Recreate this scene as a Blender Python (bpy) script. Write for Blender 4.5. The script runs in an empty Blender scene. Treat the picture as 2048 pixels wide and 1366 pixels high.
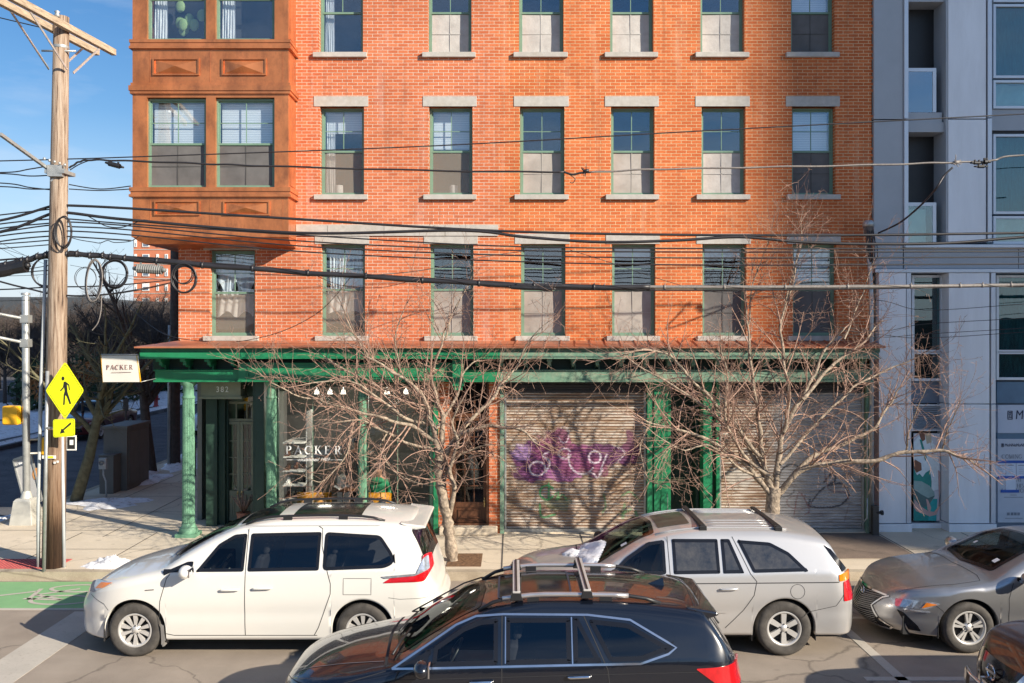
import bpy, bmesh, math, random
import numpy as np
from mathutils import Vector, Matrix
R = math.radians
random.seed(7)
rng = np.random.default_rng(5)
SC = bpy.context.scene
COL = SC.collection
# ---------------- camera, sky, sun, exposure ----------------
F, CX, HY, CZ = 1775.0, 1024.0, 660.0, 4.35      # focal length in photo pixels, principal column, horizon row, eye height
cam_d = bpy.data.cameras.new('camera'); cam = bpy.data.objects.new('camera', cam_d); COL.objects.link(cam)
cam.location = (0, 0, CZ); cam.rotation_euler = (R(90), 0, 0)
cam_d.sensor_width = 36; cam_d.lens = F/2048*36; cam_d.shift_y = -23/2048
cam_d.clip_start = .1; cam_d.clip_end = 2000
SC.camera = cam
SUN = Vector((1.48, -1.0, .86)).normalized()
world = bpy.data.worlds.new('World'); SC.world = world; world.use_nodes = True
nt = world.node_tree; nt.nodes.clear()
wo = nt.nodes.new('ShaderNodeOutputWorld'); bg = nt.nodes.new('ShaderNodeBackground'); sky = nt.nodes.new('ShaderNodeTexSky')
sky.sky_type = 'NISHITA'; sky.sun_disc = False
sky.sun_elevation = math.asin(SUN.z); sky.sun_rotation = math.atan2(SUN.x, SUN.y)
sky.air_density = 1.25; sky.dust_density = .12; sky.ozone_density = 4.0
tc = nt.nodes.new('ShaderNodeTexCoord'); mp = nt.nodes.new('ShaderNodeMapping'); nz = nt.nodes.new('ShaderNodeTexNoise')
rp = nt.nodes.new('ShaderNodeValToRGB'); mx = nt.nodes.new('ShaderNodeMix'); mx.data_type = 'RGBA'
mp.inputs['Scale'].default_value = (1.2, 1.2, 5.0); mp.inputs['Rotation'].default_value = (0, R(20), 0)
nz.inputs['Scale'].default_value = 2.3; nz.inputs['Detail'].default_value = 9; nz.inputs['Roughness'].default_value = .55
rp.color_ramp.elements[0].position = .44; rp.color_ramp.elements[0].color = (0, 0, 0, 1)
rp.color_ramp.elements[1].position = .85; rp.color_ramp.elements[1].color = (.75, .75, .75, 1)
nt.links.new(tc.outputs['Generated'], mp.inputs[0]); nt.links.new(mp.outputs[0], nz.inputs['Vector'])
nt.links.new(nz.outputs[0], rp.inputs[0]); nt.links.new(rp.outputs[0], mx.inputs[0])
sz_ = nt.nodes.new('ShaderNodeSeparateXYZ'); nt.links.new(tc.outputs['Generated'], sz_.inputs[0]); hr = nt.nodes.new('ShaderNodeMapRange'); hr.inputs[1].default_value = 0; hr.inputs[2].default_value = .22; hr.inputs[3].default_value = .75; hr.inputs[4].default_value = 0; nt.links.new(sz_.outputs[2], hr.inputs[0])
hm = nt.nodes.new('ShaderNodeMix'); hm.data_type = 'RGBA'; hm.inputs[7].default_value = (4.6, 6.0, 8.0, 1); nt.links.new(hr.outputs[0], hm.inputs[0])   # pale blue band low in the sky
hs = nt.nodes.new('ShaderNodeHueSaturation'); hs.inputs['Saturation'].default_value = 1.25; nt.links.new(sky.outputs[0], hs.inputs['Color']); tn = nt.nodes.new('ShaderNodeMix'); tn.data_type = 'RGBA'; tn.blend_type = 'MULTIPLY'; tn.inputs[0].default_value = 1; tn.inputs[7].default_value = (1.0, .93, 1.0, 1); nt.links.new(hs.outputs[0], tn.inputs[6]); nt.links.new(tn.outputs[2], hm.inputs[6]); nt.links.new(hm.outputs[2], mx.inputs[6]); mx.inputs[7].default_value = (6.5, 7.0, 7.8, 1)
nt.links.new(mx.outputs[2], bg.inputs[0]); nt.links.new(bg.outputs[0], wo.inputs[0])
bg.inputs[1].default_value = .074
sl = bpy.data.lights.new('sun', 'SUN'); sl.energy = 5.0; sl.angle = R(.53); sl.color = (1.0, .90, .75)
so = bpy.data.objects.new('sun', sl); COL.objects.link(so); so.rotation_euler = SUN.to_track_quat('Z', 'Y').to_euler()
SC.view_settings.view_transform = 'Standard'; SC.view_settings.look = 'None'
SC.view_settings.exposure = .82; SC.view_settings.gamma = 1.0; SC.view_settings.use_curve_mapping = False
SC.cycles.max_bounces = 8; SC.cycles.transparent_max_bounces = 16

def P(px, py, Y): return Vector(((px-CX)/F*Y, Y, CZ-(py-HY)/F*Y))
def PX(px, Y): return (px-CX)/F*Y
def PZ(py, Y): return CZ-(py-HY)/F*Y

# ---------------- object helpers ----------------
W = {}            # world origin of every built object (things are built unrotated)
def tag(o, label=None, cat=None, group=None, kind=None):
    if label: o['label'] = label
    if cat: o['category'] = cat
    if group: o['group'] = group
    if kind: o['kind'] = kind
    return o
def thing(name, loc, label, cat, group=None, kind=None):
    o = bpy.data.objects.new(name, None); COL.objects.link(o); o.location = loc; o.empty_display_size = .2
    W[o.name] = Vector(loc); return tag(o, label, cat, group, kind)
def link_mesh(name, me, parent=None, loc=None):
    o = bpy.data.objects.new(name, me); COL.objects.link(o)
    if parent: o.parent = parent; W[o.name] = W[parent.name].copy()
    else: W[o.name] = Vector(loc) if loc is not None else Vector((0, 0, 0)); o.location = W[o.name]
    return o
def children(o): return [c for c in bpy.data.objects if c.parent == o]
def copy_tree(o, loc=None, rotz=None, parent=None, label=None):
    c = o.copy(); COL.objects.link(c); c.parent = parent
    if parent is None and loc is not None: c.location = loc
    if rotz is not None: c.rotation_euler.z = rotz
    if label: c['label'] = label
    W[c.name] = Vector(c.location) if parent is None else W[parent.name].copy()
    for ch in children(o): copy_tree(ch, parent=c)
    return c

class MB:
    def __init__(s): s.v = []; s.f = []; s.m = []; s.sm = []; s.mats = []
    def add(s, vs, fs, mat=0, smooth=False):
        b = len(s.v); s.v += [tuple(v) for v in vs]
        for f in fs: s.f.append(tuple(i+b for i in f)); s.m.append(mat); s.sm.append(smooth)
        return s
    def box(s, x0, x1, y0, y1, z0, z1, mat=0):
        vs = [(x, y, z) for z in (z0, z1) for y in (y0, y1) for x in (x0, x1)]
        return s.add(vs, [(0,2,3,1), (4,5,7,6), (0,1,5,4), (2,6,7,3), (0,4,6,2), (1,3,7,5)], mat)
    def quad(s, a, b, c, d, mat=0): return s.add([a, b, c, d], [(0, 1, 2, 3)], mat)
    def bar(s, p0, p1, w, h, mat=0):
        p0, p1 = Vector(p0), Vector(p1); d = (p1-p0).normalized()
        up = Vector((0, 0, 1)) if abs(d.z) < .95 else Vector((0, 1, 0))
        a = d.cross(up).normalized()*w/2; b = a.cross(d).normalized()*h/2
        vs = [p+q for p in (p0, p1) for q in (-a-b, a-b, a+b, -a+b)]
        return s.add(vs, [(0,3,2,1), (4,5,6,7), (0,1,5,4), (1,2,6,5), (2,3,7,6), (3,0,4,7)], mat)
    def tube(s, pts, rad, n=6, mat=0, caps=True, smooth=True):
        pts = [Vector(p) for p in pts]; m = len(pts)
        if not hasattr(rad, '__len__'): rad = [rad]*m
        vs = []; a = None
        for i, p in enumerate(pts):
            d = (pts[min(i+1, m-1)]-pts[max(i-1, 0)])
            d = d.normalized() if d.length > 1e-9 else Vector((0, 0, 1))
            if a is None: a = d.orthogonal().normalized()
            a = (a-d*a.dot(d)); a = a.normalized() if a.length > 1e-6 else d.orthogonal().normalized()
            b = d.cross(a)
            for k in range(n):
                t = 2*math.pi*k/n; vs.append(p+(a*math.cos(t)+b*math.sin(t))*rad[i])
        fs = [(i*n+k, i*n+(k+1) % n, (i+1)*n+(k+1) % n, (i+1)*n+k) for i in range(m-1) for k in range(n)]
        if caps: fs += [tuple(range(n))[::-1], tuple((m-1)*n+k for k in range(n))]
        return s.add(vs, fs, mat, smooth)
    def lathe(s, prof, c=(0, 0, 0), n=24, axis='z', mat=0, smooth=True):
        vs = []; c = Vector(c)
        for r, h in prof:
            for k in range(n):
                t = 2*math.pi*k/n; x, y = r*math.cos(t), r*math.sin(t)
                vs.append(c+Vector((x, y, h) if axis == 'z' else (x, h, y) if axis == 'y' else (h, x, y)))
        m = len(prof)
        fs = [(i*n+k, i*n+(k+1) % n, (i+1)*n+(k+1) % n, (i+1)*n+k) for i in range(m-1) for k in range(n)]
        return s.add(vs, fs, mat, smooth)
    def prism(s, poly, y0, y1, mat=0, plane='xz'):
        n = len(poly)
        mk = (lambda u, v, w: (u, w, v)) if plane == 'xz' else (lambda u, v, w: (u, v, w)) if plane == 'xy' else (lambda u, v, w: (w, u, v))
        vs = [mk(u, v, y0) for u, v in poly]+[mk(u, v, y1) for u, v in poly]
        fs = [tuple(range(n)), tuple(range(2*n-1, n-1, -1))]+[(i, i+n, (i+1) % n+n, (i+1) % n) for i in range(n)]
        return s.add(vs, fs, mat)
    def sphere(s, c, rx, ry, rz, n=12, m=8, mat=0):
        vs = []; c = Vector(c)
        for i in range(m+1):
            th = math.pi*i/m
            for k in range(n):
                t = 2*math.pi*k/n
                vs.append(c+Vector((rx*math.sin(th)*math.cos(t), ry*math.sin(th)*math.sin(t), rz*math.cos(th))))
        return s.add(vs, [(i*n+k, (i+1)*n+k, (i+1)*n+(k+1) % n, i*n+(k+1) % n) for i in range(m) for k in range(n)], mat, True)
    def build(s, name, mats, parent=None, loc=None, bevel=0, recalc=True, label=None):
        if not isinstance(mats, (list, tuple)): mats = [mats]
        off = W[parent.name] if parent else (Vector(loc) if loc is not None else Vector((0, 0, 0)))
        me = bpy.data.meshes.new(name)
        me.from_pydata([(v[0]-off.x, v[1]-off.y, v[2]-off.z) for v in s.v], [], s.f)
        for m in mats: me.materials.append(m)
        me.polygons.foreach_set('material_index', s.m); me.polygons.foreach_set('use_smooth', s.sm)
        if recalc:
            bm = bmesh.new(); bm.from_mesh(me); bmesh.ops.recalc_face_normals(bm, faces=bm.faces); bm.to_mesh(me); bm.free()
        me.update()
        o = link_mesh(name, me, parent, loc)
        if bevel:
            b = o.modifiers.new('bevel', 'BEVEL'); b.width = bevel; b.segments = 2; b.limit_method = 'ANGLE'; b.angle_limit = R(40)
        if label: o['label'] = label
        return o

# ---------------- materials ----------------
def node_mat(name):
    m = bpy.data.materials.new(name); m.use_nodes = True; t = m.node_tree; t.nodes.clear()
    o = t.nodes.new('ShaderNodeOutputMaterial'); b = t.nodes.new('ShaderNodeBsdfPrincipled'); t.links.new(b.outputs[0], o.inputs[0])
    return m, t, b
def N(t, kind, **kw):
    n = t.nodes.new(kind)
    for k, v in kw.items(): setattr(n, k, v)
    return n
def pos_node(t, scale=(1, 1, 1)):
    c = N(t, 'ShaderNodeTexCoord'); m = N(t, 'ShaderNodeMapping'); m.inputs['Scale'].default_value = scale
    t.links.new(c.outputs['Object'], m.inputs[0]); return m.outputs[0]
def noise(t, vec, scale, detail=4, rough=.6):
    n = N(t, 'ShaderNodeTexNoise'); n.inputs['Scale'].default_value = scale; n.inputs['Detail'].default_value = detail
    n.inputs['Roughness'].default_value = rough; t.links.new(vec, n.inputs['Vector']); return n.outputs[0]
def ramp(t, fac, stops):
    r = N(t, 'ShaderNodeValToRGB'); e = r.color_ramp.elements
    while len(e) < len(stops): e.new(.5)
    for i, (p, c) in enumerate(stops): e[i].position = p; e[i].color = (*c, 1) if len(c) == 3 else c
    t.links.new(fac, r.inputs[0]); return r.outputs[0]
def mixc(t, fac, a, b, mode='MIX'):
    m = N(t, 'ShaderNodeMix', data_type='RGBA', blend_type=mode)
    for i, x in ((0, fac), (6, a), (7, b)):
        if isinstance(x, (int, float)): m.inputs[i].default_value = x
        elif isinstance(x, tuple): m.inputs[i].default_value = (*x, 1) if len(x) == 3 else x
        else: t.links.new(x, m.inputs[i])
    return m.outputs[2]
def bump(t, b, h, dist=.01, strength=1):
    n = N(t, 'ShaderNodeBump'); n.inputs['Distance'].default_value = dist; n.inputs['Strength'].default_value = strength
    t.links.new(h, n.inputs['Height']); t.links.new(n.outputs[0], b.inputs['Normal']); return n
def mat(name, col, rough=.6, metal=0., var=.12, scale=4., bmp=0., bscale=60., stretch=(1, 1, 1), coat=0., spec=.5, dirt=None, dscale=1.2):
    m, t, b = node_mat(name); v = pos_node(t, stretch)
    lo = tuple(c*(1-var) for c in col); hi = tuple(min(1, c*(1+var)) for c in col)
    c = ramp(t, noise(t, v, scale), [(.3, lo), (.7, hi)])
    if dirt: c = mixc(t, ramp(t, noise(t, v, dscale, 6, .7), [(.45, (0, 0, 0)), (.72, (.8, .8, .8))]), c, dirt)
    t.links.new(c, b.inputs['Base Color'])
    b.inputs['Roughness'].default_value = rough; b.inputs['Metallic'].default_value = metal
    b.inputs['Coat Weight'].default_value = coat; b.inputs['Coat Roughness'].default_value = .03; b.inputs['Specular IOR Level'].default_value = spec
    if bmp: bump(t, b, noise(t, v, bscale, 3), bmp)
    return m
def emis(name, col, s):
    m, t, b = node_mat(name); b.inputs['Base Color'].default_value = (*col, 1)
    b.inputs['Emission Color'].default_value = (*col, 1); b.inputs['Emission Strength'].default_value = s; return m
def glass(name, tint=(.6, .65, .68), refl=.2, rough=.0, wav=0, gc=(.95, .97, 1)):
    m, t, b = node_mat(name); o = [n for n in t.nodes if n.type == 'OUTPUT_MATERIAL'][0]; t.nodes.remove(b)
    tr = N(t, 'ShaderNodeBsdfTransparent'); gl = N(t, 'ShaderNodeBsdfGlossy'); mx_ = N(t, 'ShaderNodeMixShader')
    lw = N(t, 'ShaderNodeFresnel'); lw.inputs[0].default_value = 1.5
    ge = N(t, 'ShaderNodeNewGeometry'); io = N(t, 'ShaderNodeMath', operation='MULTIPLY_ADD'); io.inputs[1].default_value = 1/1.5-1.5; io.inputs[2].default_value = 1.5
    t.links.new(ge.outputs['Backfacing'], io.inputs[0]); t.links.new(io.outputs[0], lw.inputs[0])   # same reflectance from either side
    ma = N(t, 'ShaderNodeMath', operation='ADD'); ma.inputs[1].default_value = refl; ma.use_clamp = True
    t.links.new(lw.outputs[0], ma.inputs[0])
    tr.inputs[0].default_value = (*tint, 1); gl.inputs['Roughness'].default_value = rough; gl.inputs[0].default_value = (*gc, 1)
    if wav:
        n = N(t, 'ShaderNodeBump'); n.inputs['Distance'].default_value = wav; v = pos_node(t)
        t.links.new(noise(t, v, 1.6, 1), n.inputs['Height']); t.links.new(n.outputs[0], gl.inputs['Normal'])
    t.links.new(ma.outputs[0], mx_.inputs[0]); t.links.new(tr.outputs[0], mx_.inputs[1]); t.links.new(gl.outputs[0], mx_.inputs[2])
    t.links.new(mx_.outputs[0], o.inputs[0]); return m
def brick_mat(name, c1, c2, mortar, x_split=None):
    m, t, b = node_mat(name)
    g = N(t, 'ShaderNodeNewGeometry'); s = N(t, 'ShaderNodeSeparateXYZ'); t.links.new(g.outputs['Position'], s.inputs[0])
    a = N(t, 'ShaderNodeMath', operation='ADD'); t.links.new(s.outputs[0], a.inputs[0]); t.links.new(s.outputs[1], a.inputs[1])
    cmb = N(t, 'ShaderNodeCombineXYZ'); t.links.new(a.outputs[0], cmb.inputs[0]); t.links.new(s.outputs[2], cmb.inputs[1])
    # slightly wavy courses
    nn = N(t, 'ShaderNodeTexNoise'); nn.inputs['Scale'].default_value = 2.5; t.links.new(cmb.outputs[0], nn.inputs['Vector'])
    va = N(t, 'ShaderNodeVectorMath', operation='MULTIPLY_ADD'); va.inputs[1].default_value = (.012, .012, 0)
    t.links.new(nn.outputs['Color'], va.inputs[0]); t.links.new(cmb.outputs[0], va.inputs[2])
    br = N(t, 'ShaderNodeTexBrick'); br.offset = .5; br.squash = 1
    br.inputs['Scale'].default_value = 1; br.inputs['Brick Width'].default_value = .212; br.inputs['Row Height'].default_value = .0677
    br.inputs['Mortar Size'].default_value = .0062; br.inputs['Mortar Smooth'].default_value = .25; br.inputs['Bias'].default_value = -.1
    br.inputs['Color1'].default_value = (*c1, 1); br.inputs['Color2'].default_value = (*c2, 1); br.inputs['Mortar'].default_value = (*mortar, 1)
    t.links.new(va.outputs[0], br.inputs['Vector'])
    big = noise(t, cmb.outputs[0], .55, 6, .65); fine = noise(t, cmb.outputs[0], 38, 3)
    c = mixc(t, 1., br.outputs['Color'], ramp(t, fine, [(.3, (.80, .80, .80)), (.7, (1.12, 1.12, 1.12))]), 'MULTIPLY')
    c = mixc(t, 1., c, ramp(t, big, [(.3, (.82, .78, .74)), (.55, (1, 1, 1)), (.75, (1.08, 1.12, 1.15))]), 'MULTIPLY')
    st = N(t, 'ShaderNodeMapping'); st.inputs['Scale'].default_value = (3.5, .35, 1); t.links.new(cmb.outputs[0], st.inputs[0])
    c = mixc(t, ramp(t, noise(t, st.outputs[0], 1.0, 5), [(.56, (0, 0, 0)), (.8, (.28, .28, .28))]), c, (.62, .50, .44))
    s2 = N(t, 'ShaderNodeMapping'); s2.inputs['Scale'].default_value = (5.5, .30, 1); s2.inputs['Location'].default_value = (3, 7, 0); t.links.new(cmb.outputs[0], s2.inputs[0])
    c = mixc(t, ramp(t, noise(t, s2.outputs[0], 1.2, 6, .65), [(.54, (0, 0, 0)), (.78, (.5, .5, .5))]), c, (.20, .075, .045))       # soot and water streaks
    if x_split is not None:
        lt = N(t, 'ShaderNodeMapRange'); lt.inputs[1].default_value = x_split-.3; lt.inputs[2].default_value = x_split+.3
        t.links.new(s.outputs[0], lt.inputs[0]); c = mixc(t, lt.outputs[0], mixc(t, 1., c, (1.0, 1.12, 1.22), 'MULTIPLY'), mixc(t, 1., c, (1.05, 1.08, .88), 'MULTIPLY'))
    t.links.new(c, b.inputs['Base Color']); b.inputs['Roughness'].default_value = .85; b.inputs['Specular IOR Level'].default_value = .25
    inv = N(t, 'ShaderNodeMath', operation='SUBTRACT'); inv.inputs[0].default_value = 1; t.links.new(br.outputs['Fac'], inv.inputs[1])
    ad = N(t, 'ShaderNodeMath', operation='MULTIPLY_ADD'); ad.inputs[1].default_value = .25
    t.links.new(fine, ad.inputs[0]); t.links.new(inv.outputs[0], ad.inputs[2]); bump(t, b, ad.outputs[0], .006)
    return m
M = {}
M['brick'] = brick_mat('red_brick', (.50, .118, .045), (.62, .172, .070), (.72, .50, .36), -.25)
M['stone'] = mat('pale_stone', (.43, .41, .38), .85, var=.12, scale=9, bmp=.003, dirt=(.36, .33, .28), dscale=3)
M['copper'] = mat('weathered_copper', (.60, .21, .080), .30, .55, var=.2, scale=2.6, dirt=(.24, .088, .045), dscale=3.2, stretch=(1, 1, .6))
M['copper_roof'] = mat('copper_roof', (.50, .19, .10), .5, .3, var=.18, scale=5, dirt=(.25, .10, .06))
M['sash'] = mat('sage_green_paint', (.15, .25, .18), .5, var=.1)
M['sash_dark'] = mat('dark_green_frame', (.03, .075, .06), .5)
M['green'] = mat('bright_green_paint', (.016, .205, .088), .38, var=.10, scale=3, dirt=(.02, .17, .08), dscale=4)
M['green_old'] = mat('faded_green_paint', (.13, .24, .17), .7, var=.22, scale=6, dirt=(.30, .33, .24), dscale=5, bmp=.002)
M['col_green'] = mat('chalky_green_column', (.125, .28, .18), .65, var=.14, scale=9, dirt=(.08, .20, .125), dscale=5, bmp=.002, stretch=(2, 2, .3))
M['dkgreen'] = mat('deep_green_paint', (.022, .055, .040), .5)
M['olive'] = mat('olive_paint', (.26, .27, .19), .55)
M['brown'] = mat('brown_varnished_wood', (.105, .042, .020), .45, var=.3, scale=14, stretch=(1, 1, .15))
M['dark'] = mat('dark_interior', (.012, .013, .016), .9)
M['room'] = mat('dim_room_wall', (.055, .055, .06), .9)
M['white'] = mat('white_paint', (.78, .77, .74), .55, var=.04)
M['cloth'] = mat('white_curtain', (.80, .79, .77), .9, var=.05, scale=9)
def blind_mat():
    m, t, b = node_mat('slatted_blind'); v = pos_node(t)
    w = N(t, 'ShaderNodeTexWave', wave_type='BANDS', bands_direction='Z'); w.inputs['Scale'].default_value = 6.5
    t.links.new(v, w.inputs['Vector'])
    t.links.new(ramp(t, w.outputs[0], [(.0, (.60, .62, .66)), (.5, (.82, .82, .82))]), b.inputs['Base Color'])
    b.inputs['Roughness'].default_value = .7; return m
M['blind'] = blind_mat()
M['screen_l'] = mat('pale_insect_screen', (.33, .30, .27), .75, var=.10, scale=5, dirt=(.44, .41, .38), dscale=2)
M['screen_l2'] = mat('bright_insect_screen', (.42, .395, .37), .75, var=.12, scale=4, dirt=(.55, .53, .50), dscale=3, bmp=.01, bscale=5)
M['screen_l3'] = mat('brownish_insect_screen', (.27, .24, .215), .75, var=.12, scale=4, dirt=(.36, .33, .30), dscale=3)
M['screen_d'] = mat('dark_insect_screen', (.115, .11, .108), .75, var=.18, scale=3)
M['win'] = glass('window_glass', (.90, .94, .97), .085, .0, .0028)
M['shopglass'] = glass('shop_glass', (.95, .96, .95), .01, .0, .001)
M['screenglass'] = glass('glazing_over_screen', (.93, .93, .93), .02, .02, .004)
M['asphalt'] = None
def ground_mat(name, col, dark, scale, spk=.35, rough=.9):
    m, t, b = node_mat(name); v = pos_node(t)
    c = ramp(t, noise(t, v, scale, 8, .62), [(.3, dark), (.7, col)])
    sp = ramp(t, noise(t, v, 170, 2, .8), [(.38, (1-spk,)*3), (.62, (1+spk,)*3)])
    c = mixc(t, 1., c, sp, 'MULTIPLY')
    vo = N(t, 'ShaderNodeTexVoronoi', feature='DISTANCE_TO_EDGE'); vo.inputs['Scale'].default_value = .42
    wv = N(t, 'ShaderNodeVectorMath', operation='MULTIPLY_ADD'); wv.inputs[1].default_value = (.5, .5, 0); nz_ = N(t, 'ShaderNodeTexNoise'); nz_.inputs['Scale'].default_value = 2.2; nz_.inputs['Detail'].default_value = 6; t.links.new(v, nz_.inputs['Vector']); t.links.new(nz_.outputs['Color'], wv.inputs[0]); t.links.new(v, wv.inputs[2]); t.links.new(wv.outputs[0], vo.inputs['Vector'])
    c = mixc(t, ramp(t, vo.outputs['Distance'], [(.0, (.6,)*3), (.004, (.35,)*3), (.010, (0,)*3)]), c, tuple(q*.35 for q in dark))   # cracks
    c = mixc(t, ramp(t, noise(t, v, 3.1, 2, .4), [(.70, (0,)*3), (.78, (.45,)*3)]), c, tuple(q*.5 for q in dark))            # oil spots
    st = N(t, 'ShaderNodeMapping'); st.inputs['Scale'].default_value = (.25, 2.0, 1); t.links.new(v, st.inputs[0])
    c = mixc(t, ramp(t, noise(t, st.outputs[0], 1.3, 6), [(.5, (0, 0, 0)), (.75, (.5, .5, .5))]), c, dark)
    t.links.new(c, b.inputs['Base Color']); b.inputs['Roughness'].default_value = rough; b.inputs['Specular IOR Level'].default_value = .3
    bump(t, b, noise(t, v, 120, 4), .004); return m
M['asphalt'] = ground_mat('asphalt', (.34, .285, .23), (.235, .195, .158), .9, .30)
M['asphalt_cold'] = ground_mat('salted_asphalt', (.13, .13, .14), (.07, .072, .08), 1.3)
M['concrete'] = ground_mat('pavement_concrete', (.70, .60, .465), (.54, .46, .35), .7, .12)
M['kerbstone'] = ground_mat('kerb_concrete', (.48, .41, .31), (.32, .26, .19), 2.2, .2)
def worn_paint(name, col, wear=.5, under=(.17, .15, .13)):
    m, t, b = node_mat(name); v = pos_node(t)
    f = ramp(t, noise(t, v, 22, 8, .75), [(wear-.06, (0, 0, 0)), (wear+.06, (1, 1, 1))])
    g = ramp(t, noise(t, v, 2, 3), [(.3, tuple(c*.85 for c in col)), (.7, col)])
    t.links.new(mixc(t, f, under, g), b.inputs['Base Color']); b.inputs['Roughness'].default_value = .85; return m
M['line'] = worn_paint('worn_white_road_paint', (.47, .43, .37), .40, (.34, .30, .25))
M['bike'] = worn_paint('worn_green_lane_paint', (.20, .40, .18), .36, (.32, .40, .25))
M['tactile'] = mat('red_tactile_paving', (.45, .10, .09), .8, var=.2, scale=12, bmp=.004, bscale=18)
M['soil'] = mat('bare_soil_with_leaves', (.16, .085, .04), .95, var=.6, scale=22, bmp=.02, bscale=25)
def snow_mat():
    m, t, b = node_mat('old_snow'); v = pos_node(t)
    t.links.new(ramp(t, noise(t, v, 7, 8, .7), [(.32, (.34, .31, .28)), (.46, (.74, .74, .76)), (.7, (.86, .87, .9))]), b.inputs['Base Color'])
    b.inputs['Roughness'].default_value = .7; bump(t, b, noise(t, v, 18, 6), .010); return m
M['snow'] = snow_mat()
def wood_pole():
    m, t, b = node_mat('weathered_pole_wood'); v = pos_node(t, (13, 13, .55))
    c = ramp(t, noise(t, v, 2.2, 8, .7), [(.37, (.05, .03, .022)), (.44, (.22, .148, .10)), (.58, (.37, .29, .22)), (.75, (.28, .235, .20))])
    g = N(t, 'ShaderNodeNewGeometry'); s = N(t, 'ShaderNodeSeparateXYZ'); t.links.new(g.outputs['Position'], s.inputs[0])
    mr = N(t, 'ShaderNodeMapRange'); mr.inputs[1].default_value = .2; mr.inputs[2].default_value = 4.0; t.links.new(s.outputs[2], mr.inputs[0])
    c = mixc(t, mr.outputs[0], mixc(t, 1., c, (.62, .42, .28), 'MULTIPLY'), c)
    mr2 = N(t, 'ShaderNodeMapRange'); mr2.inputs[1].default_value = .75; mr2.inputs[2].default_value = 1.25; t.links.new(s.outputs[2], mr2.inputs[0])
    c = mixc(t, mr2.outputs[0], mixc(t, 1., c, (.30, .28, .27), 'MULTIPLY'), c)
    t.links.new(c, b.inputs['Base Color']); b.inputs['Roughness'].default_value = .85; bump(t, b, noise(t, v, 3.5, 6), .012); return m
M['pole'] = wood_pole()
M['timber'] = mat('grey_timber', (.40, .31, .22), .85, var=.35, scale=5, stretch=(6, .6, 6), bmp=.004)
M['cable'] = mat('black_cable', (.022, .021, .024), .45, var=.2)
M['cable_l'] = mat('weathered_grey_cable', (.20, .18, .165), .5, var=.25, scale=30)
M['galv'] = mat('galvanised_steel', (.42, .43, .42), .42, .55, var=.15, scale=9)
M['cast'] = mat('silver_painted_base', (.50, .49, .44), .55, .25, var=.12)
M['pvc'] = mat('grey_pvc', (.42, .44, .45), .5)
M['black'] = mat('black_plastic', (.015, .015, .017), .45)
M['blackgloss'] = mat('gloss_black_trim', (.010, .010, .012), .12)
M['chrome'] = mat('chrome', (.72, .73, .76), .12, 1., var=.03)
M['alloy'] = mat('alloy_wheel', (.66, .64, .61), .32, .45, var=.05)
M['tyre'] = mat('dusty_tyre', (.060, .054, .048), .85, var=.35, scale=10, bmp=.003, bscale=45)
M['fluoro'] = None
M['yellow'] = mat('signal_yellow', (.80, .42, .015), .4, var=.05)
m_, t_, b_ = node_mat('fluorescent_yellow_green'); b_.inputs['Base Color'].default_value = (.78, .83, .01, 1); b_.inputs['Roughness'].default_value = .35; M['fluoro'] = m_
M['ink'] = mat('black_print', (.012, .012, .012), .6)
M['letter'] = mat('white_lettering', (.85, .85, .83), .6, var=.02)
M['bark'] = mat('pale_twig_bark', (.36, .225, .17), .8, var=.35, scale=16, bmp=.004, bscale=40, dirt=(.22, .15, .11), dscale=12)
M['trunkbark'] = mat('mottled_trunk_bark', (.32, .255, .19), .85, var=.5, scale=15, bmp=.016, bscale=26, dirt=(.085, .065, .05), dscale=11)
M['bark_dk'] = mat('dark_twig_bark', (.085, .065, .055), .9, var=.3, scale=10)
M['leaf_dry'] = mat('dry_orange_leaves', (.42, .20, .07), .8, var=.35, scale=9)
M['evergreen'] = mat('evergreen_leaves', (.035, .07, .03), .8, var=.5, scale=12)
# ---------------- ground, streets, kerbs ----------------
D, SF = 18.6, 18.38                       # brick wall plane, shopfront plane
g = MB(); g.box(-260, 260, -120, 420, -.6, -.03); tag(g.build('ground', M['asphalt_cold']), kind='structure')
g = MB(); g.box(-40, 60, -30, 15.38, -.03, 0); tag(g.build('road', M['asphalt']), kind='structure')
g = MB(); g.box(-18.5, -11.2, 15.38, 130, -.03, -.004); g.box(-60, -11.2, 15.3801, 19.5, -.03, -.006)
tag(g.build('side_street', M['asphalt_cold']), kind='structure')
# corner pavement with a raised kerb and rounded corner
def arc(cx, cy, r, a0, a1, n=10): return [(cx+r*math.cos(R(a0+(a1-a0)*i/n)), cy+r*math.sin(R(a0+(a1-a0)*i/n))) for i in range(n+1)]
cor = arc(-9.7, 16.9, 1.5, 180, 270, 10)
g = MB(); out = [(-11.2, 130)]+cor+[(60, 15.4), (60, 40), (-7, 40), (-7, 130)]
g.prism(out, -.03, .15, 0, 'xy')
kw = .17
kb = [(-11.2, 129)]+cor+[(59, 15.4)]
inn = [(-11.2+kw, 129)]+arc(-9.7, 16.9, 1.5-kw, 180, 270, 10)+[(59, 15.4+kw)]
for i in range(len(kb)-1):
    a, b_, c, d = kb[i], kb[i+1], inn[i+1], inn[i]
    for (p, q, r_, s_, z0, z1) in ((a, b_, c, d, .154, .154),):
        g.add([(p[0], p[1], .156), (q[0], q[1], .156), (r_[0], r_[1], .154), (s_[0], s_[1], .154)], [(0, 1, 2, 3)], 1)
        g.add([(p[0], p[1]-.003, -.02), (q[0], q[1]-.003, -.02), (q[0], q[1]-.003, .156), (p[0], p[1]-.003, .156)], [(0, 1, 2, 3)], 1)
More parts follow.
